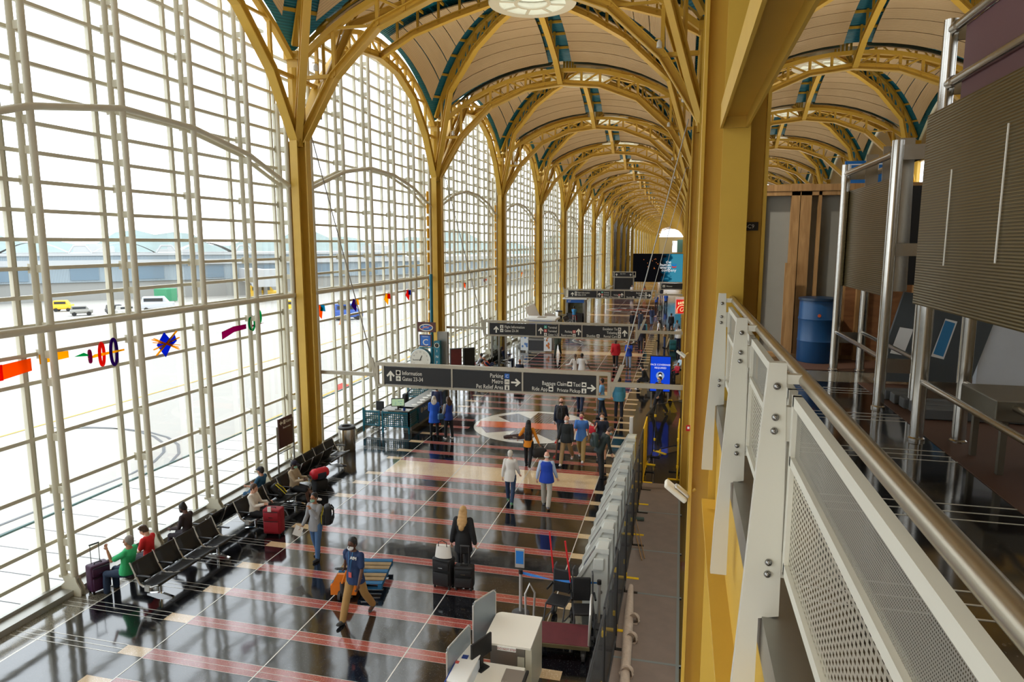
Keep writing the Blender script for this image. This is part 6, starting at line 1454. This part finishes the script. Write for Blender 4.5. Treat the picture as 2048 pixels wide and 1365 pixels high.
    # --- hair, hat, mask, eyes
    if hair:
        st, cl = hair; t = MB(); hb = lambda c, r: t.ell(c, r, 14, 10, 0, Hm)
        if st == 'ring':
            hb((0, -0.045, -0.015), (0.081, 0.066, 0.05)); hb((-0.06, -0.015, -0.01), (0.024, 0.04, 0.036)); hb((0.06, -0.015, -0.01), (0.024, 0.04, 0.036))
        else:
            hb((0, -0.03, 0.058), (0.086, 0.098, 0.088)); hb((0, -0.06, 0.0), (0.08, 0.06, 0.09))
            for sd in (-1, 1): hb((sd * 0.058, -0.018, 0.02), (0.028, 0.055, 0.055))
            if st == 'curly':
                random.seed(5)
                for k in range(18): hb((random.uniform(-.07, .07), random.uniform(-.1, .05), random.uniform(.06, .13)), (.03, .03, .03))
            if st in ('long', 'bob'):
                L = 0.3 if st == 'long' else 0.13
                for q in range(5): hb((0, -0.075 - (0.03 if L > 0.2 else 0.014) * q, -0.03 - L * q / 4), ((0.092, 0.108, 0.122, 0.112, 0.07)[q] if L > 0.2 else 0.09, 0.05, 0.08))
                for sd in (-1, 1):
                    for q in range(3): hb((sd * (0.074 + 0.01 * q), -0.045 - 0.035 * q, -0.02 - L * 0.3 * q), (0.03, 0.045, 0.07))
            if st == 'bun': hb((0, -0.085, 0.12), (0.05, 0.05, 0.045))
            if st == 'pony':
                for q in range(5): hb((0, -0.12 - 0.01 * q, 0.04 - 0.06 * q), (0.035, 0.035, 0.05))
        up(t); remesh(t, 'hair', HR[cl], min(max(voxel * 0.8, 0.011), 0.02), P, 9)
    if cap:
        t = MB(); t.ell((0, -0.012, 0.062), (0.09, 0.104, 0.08), 14, 10, 0, Hm); t.ell((0, 0.1, 0.05), (0.066, 0.075, 0.01), 12, 6, 0, Hm); up(t); remesh(t, 'cap', cloth(*cap), 0.012, P, 2)
    if mask:
        t = MB(); t.ell((0, 0.05, -0.05), (0.062, 0.062, 0.05), 14, 10, 0, Hm); t.ell((0, 0.075, -0.035), (0.038, 0.042, 0.036), 12, 8, 0, Hm); up(t); remesh(t, 'face_mask', MSK[mask], 0.011, P, 2)
    if detail:
        for sd in (-1, 1):
            t = MB(); t.ell((sd * 0.03, 0.083, 0.012), (0.011, 0.006, 0.006), 8, 6, 0, Hm); up(t); t.build('eye', EYE, P)
    P.data.update()
    M = Matrix.Translation((x, y, z0)) @ Matrix.Rotation(math.radians(face), 4, 'Z')
    info = {'hand0': M @ (J['arm0'][2] + J['arm0'][3].normalized() * 0.08 * s + V((0, 0, dz))), 'hand1': M @ (J['arm1'][2] + J['arm1'][3].normalized() * 0.08 * s + V((0, 0, dz))),
            'back': M @ (T(0, -0.13, 0.05) + V((0, 0, dz))), 'chest': M @ (T(0, 0.13, 0.35) + V((0, 0, dz))), 'hip': M @ V((0, 0, dz)), 'obj': P, 's': s}
    return info
def carry(label, p, rz, c1, c2, sc=1.0): return backpack(label, p, math.radians(rz), c1, c2, 0.0, sc)
def phone(label, p, rz=0):
    t = thing('phone', label, 'phone', p, math.radians(rz)); t.rotation_euler = (math.radians(50), 0, math.radians(rz)); MB().rbox((0, 0, 0), (0.075, 0.012, 0.15), 0.005).build('case', BLACK, t); MB().box(-0.032, -0.008, -0.068, 0.032, -0.0065, 0.068).build('screen', KDK, t); return t
def handbag(label, p, w, h, d, m_, rz=0, strap=0.2):
    t = thing('handbag', label, 'bag', (p[0], p[1], p[2] - h - strap), math.radians(rz)); MB().rbox((0, 0, h / 2), (w, d, h), min(w, d, h) * 0.35, seg=3).build('body', m_, t, smooth=60)
    MB().tube([(-w * 0.3, 0, h * 0.95), (-w * 0.22, 0, h + strap * 0.8), (0, 0, h + strap), (w * 0.22, 0, h + strap * 0.8), (w * 0.3, 0, h * 0.95)], 0.011, 6).build('handle', m_, t); return t

N1, N2, N3 = 0.0125, 0.018, 0.028
# the man with the pallet jack
p = person('person in navy tee and khaki trousers pulling the pallet jack, facing the camera', -6.3, 12.05, 170, 1.82, 'dark', (30, 52, 92), 'short', (166, 128, 74), (70, 70, 70), ('short', 'black'), 'white', dict(legs=((-20, 2, 16), (22, 2, 3)), arms=((14, 10, 22), (-30, 26, 16)), lean=4), N1)
text_mesh('lettering', 'AIM', 0.09, WHITE, p['obj'], Matrix.Translation((-0.08, 0.15, 1.36)) @ Matrix(((-1, 0, 0, 0), (0, 0, 1, 0), (0, 1, 0, 0), (0, 0, 0, 1))), 'CENTER', 0.012)
MB().tube([(-0.05, 0.12, 1.5), (-0.03, 0.165, 1.3), (0, 0.17, 1.08), (0.03, 0.165, 1.3), (0.05, 0.12, 1.5)], 0.007, 6).build('lanyard', mat('lanyard_blue', rgb(60, 130, 180), 0.5), p['obj'])
MB().box(-0.035, 0.165, 0.97, 0.035, 0.175, 1.08).build('badge', ICR, p['obj'])
t = thing('pallet_jack', 'orange hand pallet jack with black tow handle carrying the pallet', 'pallet jack', (-6.95, 12.75, 0), math.radians(12))
for s in (-1, 1): MB().rbox((s * 0.2, 0.6, 0.1), (0.15, 1.15, 0.05), 0.015).build('fork', ORG, t); MB().tube([(s * 0.2 - 0.04, 1.05, 0.045), (s * 0.2 + 0.04, 1.05, 0.045)], 0.045, 12).build('load_wheel', BLACK, t)
MB().box(-0.28, -0.06, 0.08, 0.28, 0.04, 0.3).prism([(-0.26, 0.3), (0.26, 0.3), (0.12, 0.55), (-0.12, 0.55)], 0.06, Matrix(((1, 0, 0, 0), (0, 0, 1, -0.05), (0, 1, 0, 0), (0, 0, 0, 1)))).build('head_frame', ORG, t)
for s in (-1, 1): MB().tube([(s * 0.06 - 0.03, -0.12, 0.1), (s * 0.06 + 0.03, -0.12, 0.1)], 0.1, 18).build('steer_wheel', DKGREY, t)
MB().tube([(0, -0.12, 0.1), (0, -0.12, 0.4)], 0.05, 12).build('pump', DKGREY, t); _h = (Matrix.Translation((-6.95, 12.75, 0)) @ Matrix.Rotation(math.radians(12), 4, 'Z')).inverted() @ p['hand1']
_r = Vector((_h.x, _h.y, _h.z - 0.01))
MB().tube([(0, -0.14, 0.38), (_r.x * 0.9 + 0.0, _r.y + 0.26, _r.z - 0.12)], 0.025, 10).build('tow_bar', ORG, t)
MB().tube([(_r.x - 0.02, _r.y + 0.28, _r.z - 0.12), (_r.x + 0.1, _r.y + 0.2, _r.z - 0.08), (_r.x + 0.16, _r.y + 0.08, _r.z - 0.03), (_r.x + 0.12, _r.y, _r.z), (_r.x - 0.16, _r.y, _r.z), (_r.x - 0.22, _r.y + 0.08, _r.z - 0.03), (_r.x - 0.14, _r.y + 0.2, _r.z - 0.08)], 0.019, 8, closed=True).build('handle_loop', BLACK, t, smooth=40)
# woman in black with the two cases
p = person('person in black jacket with long blond hair seen from behind, pulling two black cases', -4.68, 14.25, 2, 1.72, 'light', (20, 20, 22), 'long', (26, 26, 30), (196, 160, 150), ('long', 'blond'), None, dict(legs=((8, 2, 3), (-8, 2, 10)), arms=((-6, 14, 8), (-10, 16, 10))), N1, True, 0.16, loose=0.022)
# woman with the yellow backpack
p = person('person in grey cardigan and jeans with green mask, one hand at the shoulder', -8.5, 14.3, 172, 1.68, 'tan', (146, 146, 148), 'long', (74, 108, 150), (40, 40, 44), ('short', 'black'), 'green', dict(legs=((10, 2, 4), (-8, 2, 12)), arms=((40, 10, 128, 42), (8, 12, 30))), N1, True, 0.04, lean=0)
carry('black and yellow backpack with white side worn by the person in the grey cardigan', (-8.22, 14.42, 0.86), -60, BLKN, YLW, 1.05)
t = thing('paper_sheet', 'white paper held by the person in the grey cardigan', 'paper', p['hand1'] - Vector((0.06, 0.05, 0.05)), 0.3); MB().box(-0.1, -0.002, -0.14, 0.1, 0.002, 0.12, M=Matrix.Rotation(0.4, 4, 'Y')).build('sheet', PAPER, t)
# elderly pair walking away
person('person with short white hair in white knitted jumper and jeans, walking away', -4.75, 19.0, 2, 1.63, 'pink', (220, 216, 208), 'long', (38, 58, 88), (90, 150, 110), ('short', 'white'), None, dict(legs=((16, 2, 4), (-14, 2, 20)), arms=((-10, 12, 16), (14, 12, 22))), N1, True, 0.06, fat=1.08)
person('bald person in bright blue vest over pale shirt and grey trousers, walking away', -3.64, 18.95, 0, 1.68, 'pink', (178, 194, 216), 'long', (176, 170, 158), (110, 114, 122), ('ring', 'white'), None, dict(legs=((14, 3, 4), (-16, 3, 18)), arms=((-12, 16, 22), (12, 14, 14))), N1, False, 0.02, vest=(22, 62, 168), fat=1.1)
# woman in orange with instrument case and bag
p = person('person in orange jacket and black leggings with long black hair, walking away', -4.95, 22.4, 0, 1.66, 'tan', (220, 134, 22), 'long', (24, 24, 28), (40, 34, 34), ('long', 'black'), None, dict(legs=((12, 2, 4), (-16, 2, 24)), arms=((0, 34, 40), (-6, 26, 10))), N1, True, 0.06)
carry('small black backpack on the person in the orange jacket', (-4.93, 22.26, 0.96), 0, BLKN, BLKN, 0.85)
handbag('black travel bag hanging from the right hand of the person in orange', p['hand1'], 0.5, 0.32, 0.24, BLKN, 20, 0.12)
t = thing('instrument_case', 'dark brown instrument case under the left arm of the person in orange', 'case', (-5.42, 22.45, 1.02), math.radians(8)); MB().tube([(-0.42, 0, -0.03), (-0.3, 0, -0.01), (-0.1, 0, 0), (0.1, 0, 0.01), (0.3, 0, 0.03)], [0.05, 0.07, 0.075, 0.1, 0.11], 12).build('body', mat('case_brown', rgb(58, 36, 32), 0.5), t, smooth=60); MB().box(-0.1, -0.09, -0.02, 0.1, -0.075, 0.02).build('clasp', ALU, t)
# three coming towards the camera
p = person('bald person with white mask in black jumper and khaki trousers carrying a skateboard', -3.72, 23.0, 176, 1.78, 'pink', (30, 36, 38), 'long', (166, 138, 98), (226, 226, 226), ('ring', 'grey'), 'white', dict(legs=((-22, 2, 26), (22, 3, 4)), arms=((6, 10, 14), (2, 14, 12))), N1, fat=1.05)
t = thing('skateboard', 'skateboard with red wheels hanging at the side of the bald person in black', 'skateboard', (p['hand1'].x - 0.02, p['hand1'].y - 0.03, 0.52), 0); t.rotation_euler = (0, math.radians(6), 0)
MB().rbox((0, 0, 0), (0.022, 0.2, 0.8), 0.01).build('deck', mat('deck_wood', rgb(120, 84, 60), 0.6), t)
for zz in (-0.28, 0.28):
    MB().tube([(-0.045, -0.08, zz), (-0.045, 0.08, zz)], 0.014, 8).build('truck', ALU, t)
    for yy in (-0.09, 0.09): MB().tube([(-0.05, yy - 0.02, zz), (-0.05, yy + 0.02, zz)], 0.035, 12).build('wheel', mat('wheel_red', rgb(200, 40, 40), 0.4) if 'wheel_red' not in D.materials else D.materials['wheel_red'], t)
person('person in light blue tee and khaki trousers with pink mask, facing the camera', -3.27, 23.55, 178, 1.8, 'light', (74, 128, 206), 'short', (170, 144, 92), (220, 222, 226), ('short', 'brown'), 'pink', WALK, N1, hem=0.06)
p = person('person in navy polo and brown shorts with white mask holding a red bag', -2.55, 23.55, 184, 1.76, 'light', (24, 34, 54), 'short', (146, 116, 92), (60, 60, 66), ('curly', 'brown'), 'white', dict(legs=((4, 4, 3), (-4, 4, 4)), arms=((4, 10, 16), (46, 14, 90, 30))), N1, shorts=True, fat=1.04)
handbag('red cooler bag held at the chest of the person in brown shorts', Vector((-2.86, 23.36, 1.42)), 0.24, 0.26, 0.16, mat('bag_red', rgb(196, 26, 50), 0.5), 0, 0.1)
# at the kiosk
p = person('person in dark green jacket bending over a grey kiosk with blue mask', -2.42, 21.85, -62, 1.8, 'light', (34, 46, 46), 'long', (24, 24, 28), (34, 34, 36), ('short', 'brown'), 'blue', dict(legs=((10, 5, 4), (4, 5, 4)), arms=((20, 6, 14), (34, 2, 10)), lean=26), N1, head=(22, 0))
carry('dark slate backpack worn by the person bending over the kiosk', p['back'] + Vector((-0.06, -0.06, 0.0)), -62, mat('slate_green', rgb(48, 64, 64), 0.6), BLKN, 1.0)
p = person('bald person in navy jacket with big black backpack, walking away over the medallion', -4.36, 25.6, 0, 1.8, 'pink', (28, 38, 62), 'long', (70, 70, 76), (40, 40, 42), ('ring', 'brown'), None, WALK, N1, fat=1.12)
carry('big black backpack on the bald person in the navy jacket', p['back'] + Vector((0, -0.05, -0.02)), 0, BLKN, mat('trim_dark', rgb(60, 60, 64), 0.5), 1.15)
# information desk group
person('person with white hair in bright blue coat standing at the information desk', -9.42, 25.1, 20, 1.66, 'pink', (26, 88, 196), 'long', (34, 36, 42), (34, 34, 34), ('bob', 'white'), None, dict(legs=((4, 4, 3), (-3, 4, 3)), arms=((20, 6, 70), (22, 6, 66))), N1, True, 0.2, loose=0.02, fat=1.08)
p = person('person in blue vest with grey sleeves and brown hair, at the information desk', -8.76, 24.95, 50, 1.7, 'light', (150, 152, 156), 'long', (28, 28, 32), (214, 208, 200), ('bob', 'brown'), None, dict(legs=((4, 3, 3), (-4, 3, 3)), arms=((6, 10, 30), (8, 10, 60))), N1, True, 0.02, vest=(30, 62, 150))
handbag('blue shoulder bag of the person in the blue vest', Vector((-9.02, 24.8, 1.35)), 0.26, 0.24, 0.12, mat('bag_blue', rgb(58, 104, 150), 0.5), 40, 0.3)
person('person with black mask and orange lanyard behind the information desk counter', -9.95, 26.9, 190, 1.72, 'light', (44, 52, 84), 'long', (40, 40, 48), (180, 60, 40), ('short', 'brown'), 'black', STAND, N2)
# under the nearest sign
person('person in navy trousers hidden to the waist behind the nearest sign', -4.33, 30.6, 0, 1.8, 'light', (30, 40, 70), 'long', (30, 42, 70), (30, 30, 32), ('short', 'brown'), None, WALK, N2)
person('person in light blue shirt with dark trousers beside the tall white post', -3.25, 29.7, 90, 1.78, 'tan', (104, 160, 206), 'short', (26, 42, 60), (30, 30, 32), ('short', 'black'), None, dict(legs=((6, 3, 4), (-8, 3, 10)), arms=((10, 8, 20), (-6, 8, 14))), N2)
person('person in loose teal shirt and dark trousers with tan boots standing with back turned', -2.5, 29.9, 8, 1.82, 'tan', (66, 134, 160), 'long', (30, 34, 48), (140, 110, 84), ('short', 'black'), None, STAND, N2, hem=0.08, loose=0.02, fat=1.08)
person('person in black suit with blue mask walking past the blue screen', -0.78, 30.9, 140, 1.8, 'light', (26, 28, 32), 'long', (26, 28, 34), (24, 24, 24), ('short', 'black'), 'blue', WALK2, N2, hem=0.05)
# mid hall
person('person in red jacket and black trousers walking towards the camera', -3.84, 42.6, 180, 1.8, 'dark', (190, 22, 34), 'long', (26, 24, 28), (224, 222, 220), ('short', 'black'), 'black', WALK, N2, hem=0.04, loose=0.03, fat=1.08)
person('person in blue jacket and pale jeans looking at a phone', -3.0, 42.3, 178, 1.72, 'tan', (28, 70, 176), 'long', (136, 154, 180), (60, 56, 70), ('long', 'black'), None, dict(legs=((10, 2, 3), (-12, 2, 14)), arms=((34, 4, 96, 26), (34, 4, 92, 26))), N2, True, 0.04, loose=0.025, head=(18, 0))
person('person with dark ponytail in white jumper beside the person in the white tee', -5.5, 36.7, 12, 1.68, 'tan', (222, 218, 212), 'long', (46, 52, 90), (60, 60, 66), ('pony', 'brown'), None, dict(legs=((4, 3, 3), (-2, 3, 3)), arms=((-14, 30, 70, -30), (4, 8, 10))), N2, True)
person('person in white tee and dark jeans with back turned, second sign behind', -5.1, 36.5, -6, 1.76, 'dark', (222, 222, 222), 'short', (36, 48, 72), (50, 50, 54), ('short', 'black'), None, dict(legs=((4, 4, 3), (-4, 4, 3)), arms=((4, 12, 14), (10, 28, 12))), N2, fat=1.06)
person('person in dark green uniform and backpack straps below the second sign', -8.1, 45.9, 175, 1.84, 'dark', (44, 50, 34), 'long', (44, 52, 42), (30, 30, 30), None, None, WALK2, N2, fat=1.1, cap=(40, 46, 34))
person('person in red shoes mostly hidden behind the second sign', -2.7, 49.5, 0, 1.7, 'tan', (40, 40, 60), 'long', (30, 30, 36), (206, 30, 48), ('short', 'black'), None, WALK, N3)
p = person('person in teal jacket with dark backpack, walking away past the second sign', -2.72, 54.0, 4, 1.76, 'dark', (84, 150, 172), 'long', (28, 30, 36), (220, 220, 220), ('short', 'black'), None, WALK2, N3, loose=0.02)
carry('dark blue backpack on the person in the teal jacket', p['back'] + Vector((0, -0.04, 0)), 4, mat('pack_blue', rgb(34, 48, 74), 0.6), BLKN)
person('person in dark suit pulling a small case far down the hall', -4.05, 60.4, 0, 1.8, 'tan', (30, 32, 44), 'long', (26, 28, 36), (24, 24, 24), ('short', 'black'), None, WALK, N3, hem=0.06)
p = person('person in grey suit with shoulder bag far down the hall', -3.4, 61.5, 0, 1.82, 'light', (56, 66, 84), 'long', (62, 74, 96), (24, 24, 24), ('short', 'black'), None, WALK2, N3, hem=0.06)
handbag('black shoulder bag of the person in the grey suit', Vector((-3.1, 61.4, 1.1)), 0.42, 0.3, 0.14, BLKN, 0, 0.2)
# queue by the balcony columns
for args in (('person with blue mask in white top and dark trousers at the head of the queue', -1.6, 55.2, 90, (222, 222, 226), 'short', (36, 36, 44), ('pony', 'black'), 'blue', STAND, True),
             ('person with white mask in tan top and blue jeans in the queue', -1.05, 51.6, 100, (140, 112, 82), 'long', (42, 62, 108), ('short', 'black'), 'white', STAND, False),
             ('person in olive jacket and khaki trousers stepping forward in the queue', -0.55, 51.2, 60, (72, 68, 46), 'long', (158, 140, 108), ('short', 'brown'), None, WALK, False),
             ('person in black jacket with white lettering seen from behind in the queue', -0.72, 60.0, 5, (26, 28, 36), 'long', (26, 28, 38), ('short', 'black'), None, STAND, False),
             ('person in white shirt with the teal suitcase next to the balcony column', -0.05, 50.9, 30, (228, 228, 230), 'long', (36, 44, 78), ('short', 'black'), None, STAND, False),
             ('person in grey blue shirt in the queue behind the white shirt', -0.2, 54.6, 30, (130, 150, 172), 'short', (60, 76, 104), ('short', 'brown'), None, STAND, False),
             ('person in grey top and dark trousers farther along the balcony side', -2.0, 72.5, 0, (98, 112, 108), 'long', (34, 34, 40), ('bob', 'brown'), None, WALK, True),
             ('person in dark blue jacket and pale jeans far along the balcony side', -2.6, 66.0, 10, (36, 48, 84), 'long', (90, 116, 150), ('short', 'black'), None, WALK2, False),
             ('person in bright blue shirt below the Women sign', -1.7, 84.0, 0, (36, 84, 180), 'short', (24, 28, 40), ('short', 'black'), None, STAND, False),
             ('person in blue shirt left of the person below the Women sign', -2.75, 82.0, 0, (34, 70, 150), 'short', (24, 28, 40), ('short', 'black'), None, STAND, False),
             ('small distant person in white shirt below the big screen', -6.9, 100.5, 180, (226, 226, 228), 'long', (50, 60, 86), ('short', 'black'), None, WALK, False),
             ('small distant person in orange coat below the big screen', -5.1, 100.5, 0, (190, 112, 70), 'long', (150, 130, 116), ('bob', 'brown'), None, WALK, True),
             ('small distant person in dark clothes below the right part of the screen', -2.6, 97.0, 180, (36, 38, 50), 'long', (40, 60, 110), ('short', 'black'), None, STAND, False),
             ('person in light blue shirt on a stool at the vending stall', -10.0, 65.6, 0, (70, 150, 206), 'short', (130, 30, 40), ('short', 'black'), None, dict(SIT, legs=((70, 8, 60), (66, 8, 60))), False)):
    lb, x, y, fc, tc, sl, bc, hr, mk, ps, fe = args
    person(lb, x, y, fc, 1.74 if not fe else 1.66, 'tan', tc, sl, bc, (40, 40, 44), hr, mk, ps, N3, fe, hipz=0.86, detail=False)
# sitters on the right, behind the blue screen and on the bench
person('person in black hoodie and blue mask sitting on the ledge left of the blue screen', -1.6, 36.3, 85, 1.76, 'light', (30, 32, 36), 'long', (28, 28, 34), (220, 220, 224), ('short', 'black'), 'blue', dict(SIT, lean=22), N2, hipz=0.52)
t = thing('ledge_seat', 'grey ledge under the sitter in the black hoodie', 'bench', (-1.35, 36.3, 0)); MB().rbox((-0.1, 0, 0.4), (0.5, 1.2, 0.06), 0.02).build('seat', GREYM, t); MB().box(-0.2, -0.4, 0, 0.0, 0.4, 0.37).build('support', GREYM, t)
for lb, x, y, fc, tc, hr, mk in (('sitter in pink patterned top on the bench above the blue screen', -0.95, 38.6, 95, (206, 160, 160), ('pony', 'black'), None), ('sitter in dark blue top on the bench just left above the blue screen', -1.0, 37.7, 90, (40, 60, 100), ('short', 'black'), None), ('sitter in dark jacket on the bench right above the blue screen', -0.8, 36.9, 260, (34, 36, 44), ('short', 'black'), None), ('sitter in pale blue top with a child by the balcony column', 0.1, 40.0, 120, (170, 196, 214), ('bob', 'black'), None), ('child in red top sitting by the balcony column', -0.05, 39.0, 140, (190, 40, 60), ('short', 'black'), None)):
    person(lb, x, y, fc, 1.7 if 'child' not in lb[:6] else 1.3, 'tan', tc, 'long', (30, 32, 40), (60, 60, 64), hr, mk, SIT, N2, hipz=0.52 if 'child' not in lb[:6] else 0.44, detail=False)
# sitters in the first two double rows
person('person in bright green shirt facing the window, one hand raised', -11.72, 11.83, 96, 1.74, 'tan', (56, 190, 120), 'short', (34, 52, 78), (30, 30, 32), ('short', 'grey'), None, dict(SIT, arms=((52, 18, 100, 20), (22, 8, 50))), N1, fat=1.12, hipz=0.5, head=(6, 10))
person('person in red top with curly brown hair looking down in the row facing the window', -11.72, 12.49, 92, 1.64, 'light', (214, 34, 36), 'short', (60, 60, 70), (60, 40, 40), ('curly', 'brown'), None, dict(SIT, lean=4), N1, True, hipz=0.52, head=(30, 12))
p = person('person in dark brown jacket with hair bun looking at a phone by the window', -11.76, 13.81, 92, 1.68, 'dark', (52, 40, 42), 'long', (44, 36, 44), (40, 36, 40), ('bun', 'black'), 'black', dict(SIT, lean=4), N1, True, hipz=0.52, head=(24, 8))
phone('phone in the hands of the person in the dark brown jacket', (p['hand0'] + p['hand1']) / 2 + Vector((-0.05, 0, 0.03)), 90)
CROSS = dict(legs=((80, -4, 46, -8), (88, 4, 84)), arms=((26, 4, 68), (28, 4, 70)), lean=-4, sit=True)
p = person('person in white cardigan and black trousers with crossed legs beside the red suitcase', -10.98, 15.43, -84, 1.68, 'light', (224, 216, 204), 'long', (26, 26, 30), (36, 30, 30), ('short', 'brown'), None, CROSS, N1, True, hipz=0.52, head=(22, 0))
phone('phone in the hands of the person in the white cardigan', (p['hand0'] + p['hand1']) / 2 + Vector((0.03, 0, 0.04)), -84)
person('person in teal tee and dark cap sitting in the second row facing the window', -11.7, 16.75, 90, 1.66, 'tan', (34, 82, 112), 'short', (36, 84, 116), (60, 60, 64), ('short', 'black'), None, SIT, N1, hipz=0.52, cap=(24, 30, 44), head=(14, 0))
p = person('person in tan jacket and dark cap with bare crossed legs and white sandals', -10.98, 17.41, -86, 1.74, 'dark', (176, 156, 128), 'long', (28, 30, 36), (226, 224, 220), ('short', 'black'), 'green', dict(CROSS, legs=((88, -6, 30, -10), (86, 4, 76))), N1, shorts=True, hipz=0.52, cap=(30, 28, 48), head=(20, 0))
phone('phone in the hands of the person in the tan jacket', (p['hand0'] + p['hand1']) / 2 + Vector((0.03, 0, 0.04)), -86)
# sitters past the information pillar
for lb, x, y, fc, tc, hr, mk, ln, vs_ in (('sitter in pink top with shaved head in the far rows', -11.3, 36.2, 60, (206, 120, 120), None, None, -10, None), ('sitter in white shirt and dark cap in the far rows', -10.55, 35.95, -60, (222, 222, 226), ('short', 'black'), None, -6, None), ('sitter in pale shirt behind, at the window side of the far rows', -11.3, 37.9, 80, (214, 216, 220), ('short', 'black'), None, -6, None), ('reclining sitter in navy overalls and orange safety vest in the far rows', -10.5, 37.3, -70, (34, 50, 90), None, None, -34, (236, 104, 70)), ('sitter in navy uniform with neon band in the far rows', -10.5, 40.9, -90, (30, 44, 80), ('short', 'black'), None, -20, None), ('sitter in dark navy suit with back to the camera in front of the far rows', -8.55, 36.36, -10, (28, 40, 62), ('ring', 'brown'), None, 0, None)):
    person(lb, x, y, fc, 1.74, 'tan', tc, 'long', (36, 44, 66), (40, 40, 44), hr, mk, dict(SIT, lean=ln), N2, hipz=0.52, vest=vs_, detail=False, cap=(30, 44, 70) if 'cap' in lb else None)
t = thing('side_seat', 'single black seat under the sitter in the navy suit', 'seat', (-8.55, 36.25, 0)); MB().rbox((0, 0, 0.42), (0.5, 0.46, 0.06), 0.02).build('seat', SLING, t); MB().rbox((0, -0.25, 0.66), (0.5, 0.05, 0.42), 0.02).build('backrest', SLING, t); MB().tube([(0, 0, 0), (0, 0, 0.4)], 0.04, 10).lathe([(0.22, 0), (0.22, 0.02), (0.05, 0.04)], 16).build('leg', ALU, t)
# ------------------------------------------------------------------ camera and light
cam = D.cameras.new('camera'); co = D.objects.new('camera', cam); COL.objects.link(co)
co.location = (0, 0, 7.7); co.rotation_euler = (math.radians(90 - 8.15), 0, math.radians(13.89))
cam.lens = 23.994; cam.sensor_width = 36; cam.clip_start = 0.05; cam.clip_end = 3000
SC.camera = co
w = D.worlds.new('sky'); SC.world = w; w.use_nodes = True
D.scenes.remove(_TMP)
bg = w.node_tree.nodes['Background']; bg.inputs[0].default_value = (0.88, 0.94, 1.0, 1); bg.inputs[1].default_value = 4.0
sun = D.lights.new('sun', 'SUN'); sun.energy = 1.0; sun.angle = math.radians(35); sun.color = (1, 0.97, 0.92)
so = D.objects.new('sun', sun); COL.objects.link(so); so.rotation_euler = (math.radians(40), 0, math.radians(160))
# warm area lamps added in mid-air under the domes to brighten the ceiling
for i, b in enumerate(list(range(0, 14)) + [16, 19, 22, 25]):
    l = D.lights.new('vault_fill', 'AREA'); l.shape = 'DISK'; l.size = 1.2; l.energy = 240; l.color = (1, 0.86, 0.66); l.spread = math.radians(150)
    o = D.objects.new('vault_fill', l); COL.objects.link(o); o.location = (XC, yj(b) + HB, 9.5); o.rotation_euler = (PI, 0, 0)
    if b < 6:
        o2 = D.objects.new('vault_fill', l); COL.objects.link(o2); o2.location = (XR + HB, yj(b) + HB, 9.5); o2.rotation_euler = (PI, 0, 0)
for i in range(-1, 9):     # spot lamps added as fill for the dim floor on the balcony side
    l = D.lights.new('balcony_fill', 'SPOT'); l.energy = 1500; l.spot_size = math.radians(80); l.spot_blend = 1.0; l.shadow_soft_size = 0.12; l.color = (1, 0.94, 0.85)
    o = D.objects.new('balcony_fill', l); COL.objects.link(o); o.location = (-0.9, yj(i) + 0.5, 12.4); o.rotation_euler = (math.radians(22), math.radians(-4), 0)
SC.view_settings.view_transform = 'Standard'
try: SC.view_settings.look = 'None'
except Exception: pass
SC.view_settings.exposure = -0.15; SC.view_settings.gamma = 1.0
SC.view_settings.use_curve_mapping = False
SC.cycles.transparent_max_bounces = 24
SC.cycles.max_bounces = 8; SC.cycles.diffuse_bounces = 4; SC.cycles.glossy_bounces = 4
SC.cycles.sample_clamp_indirect = 6
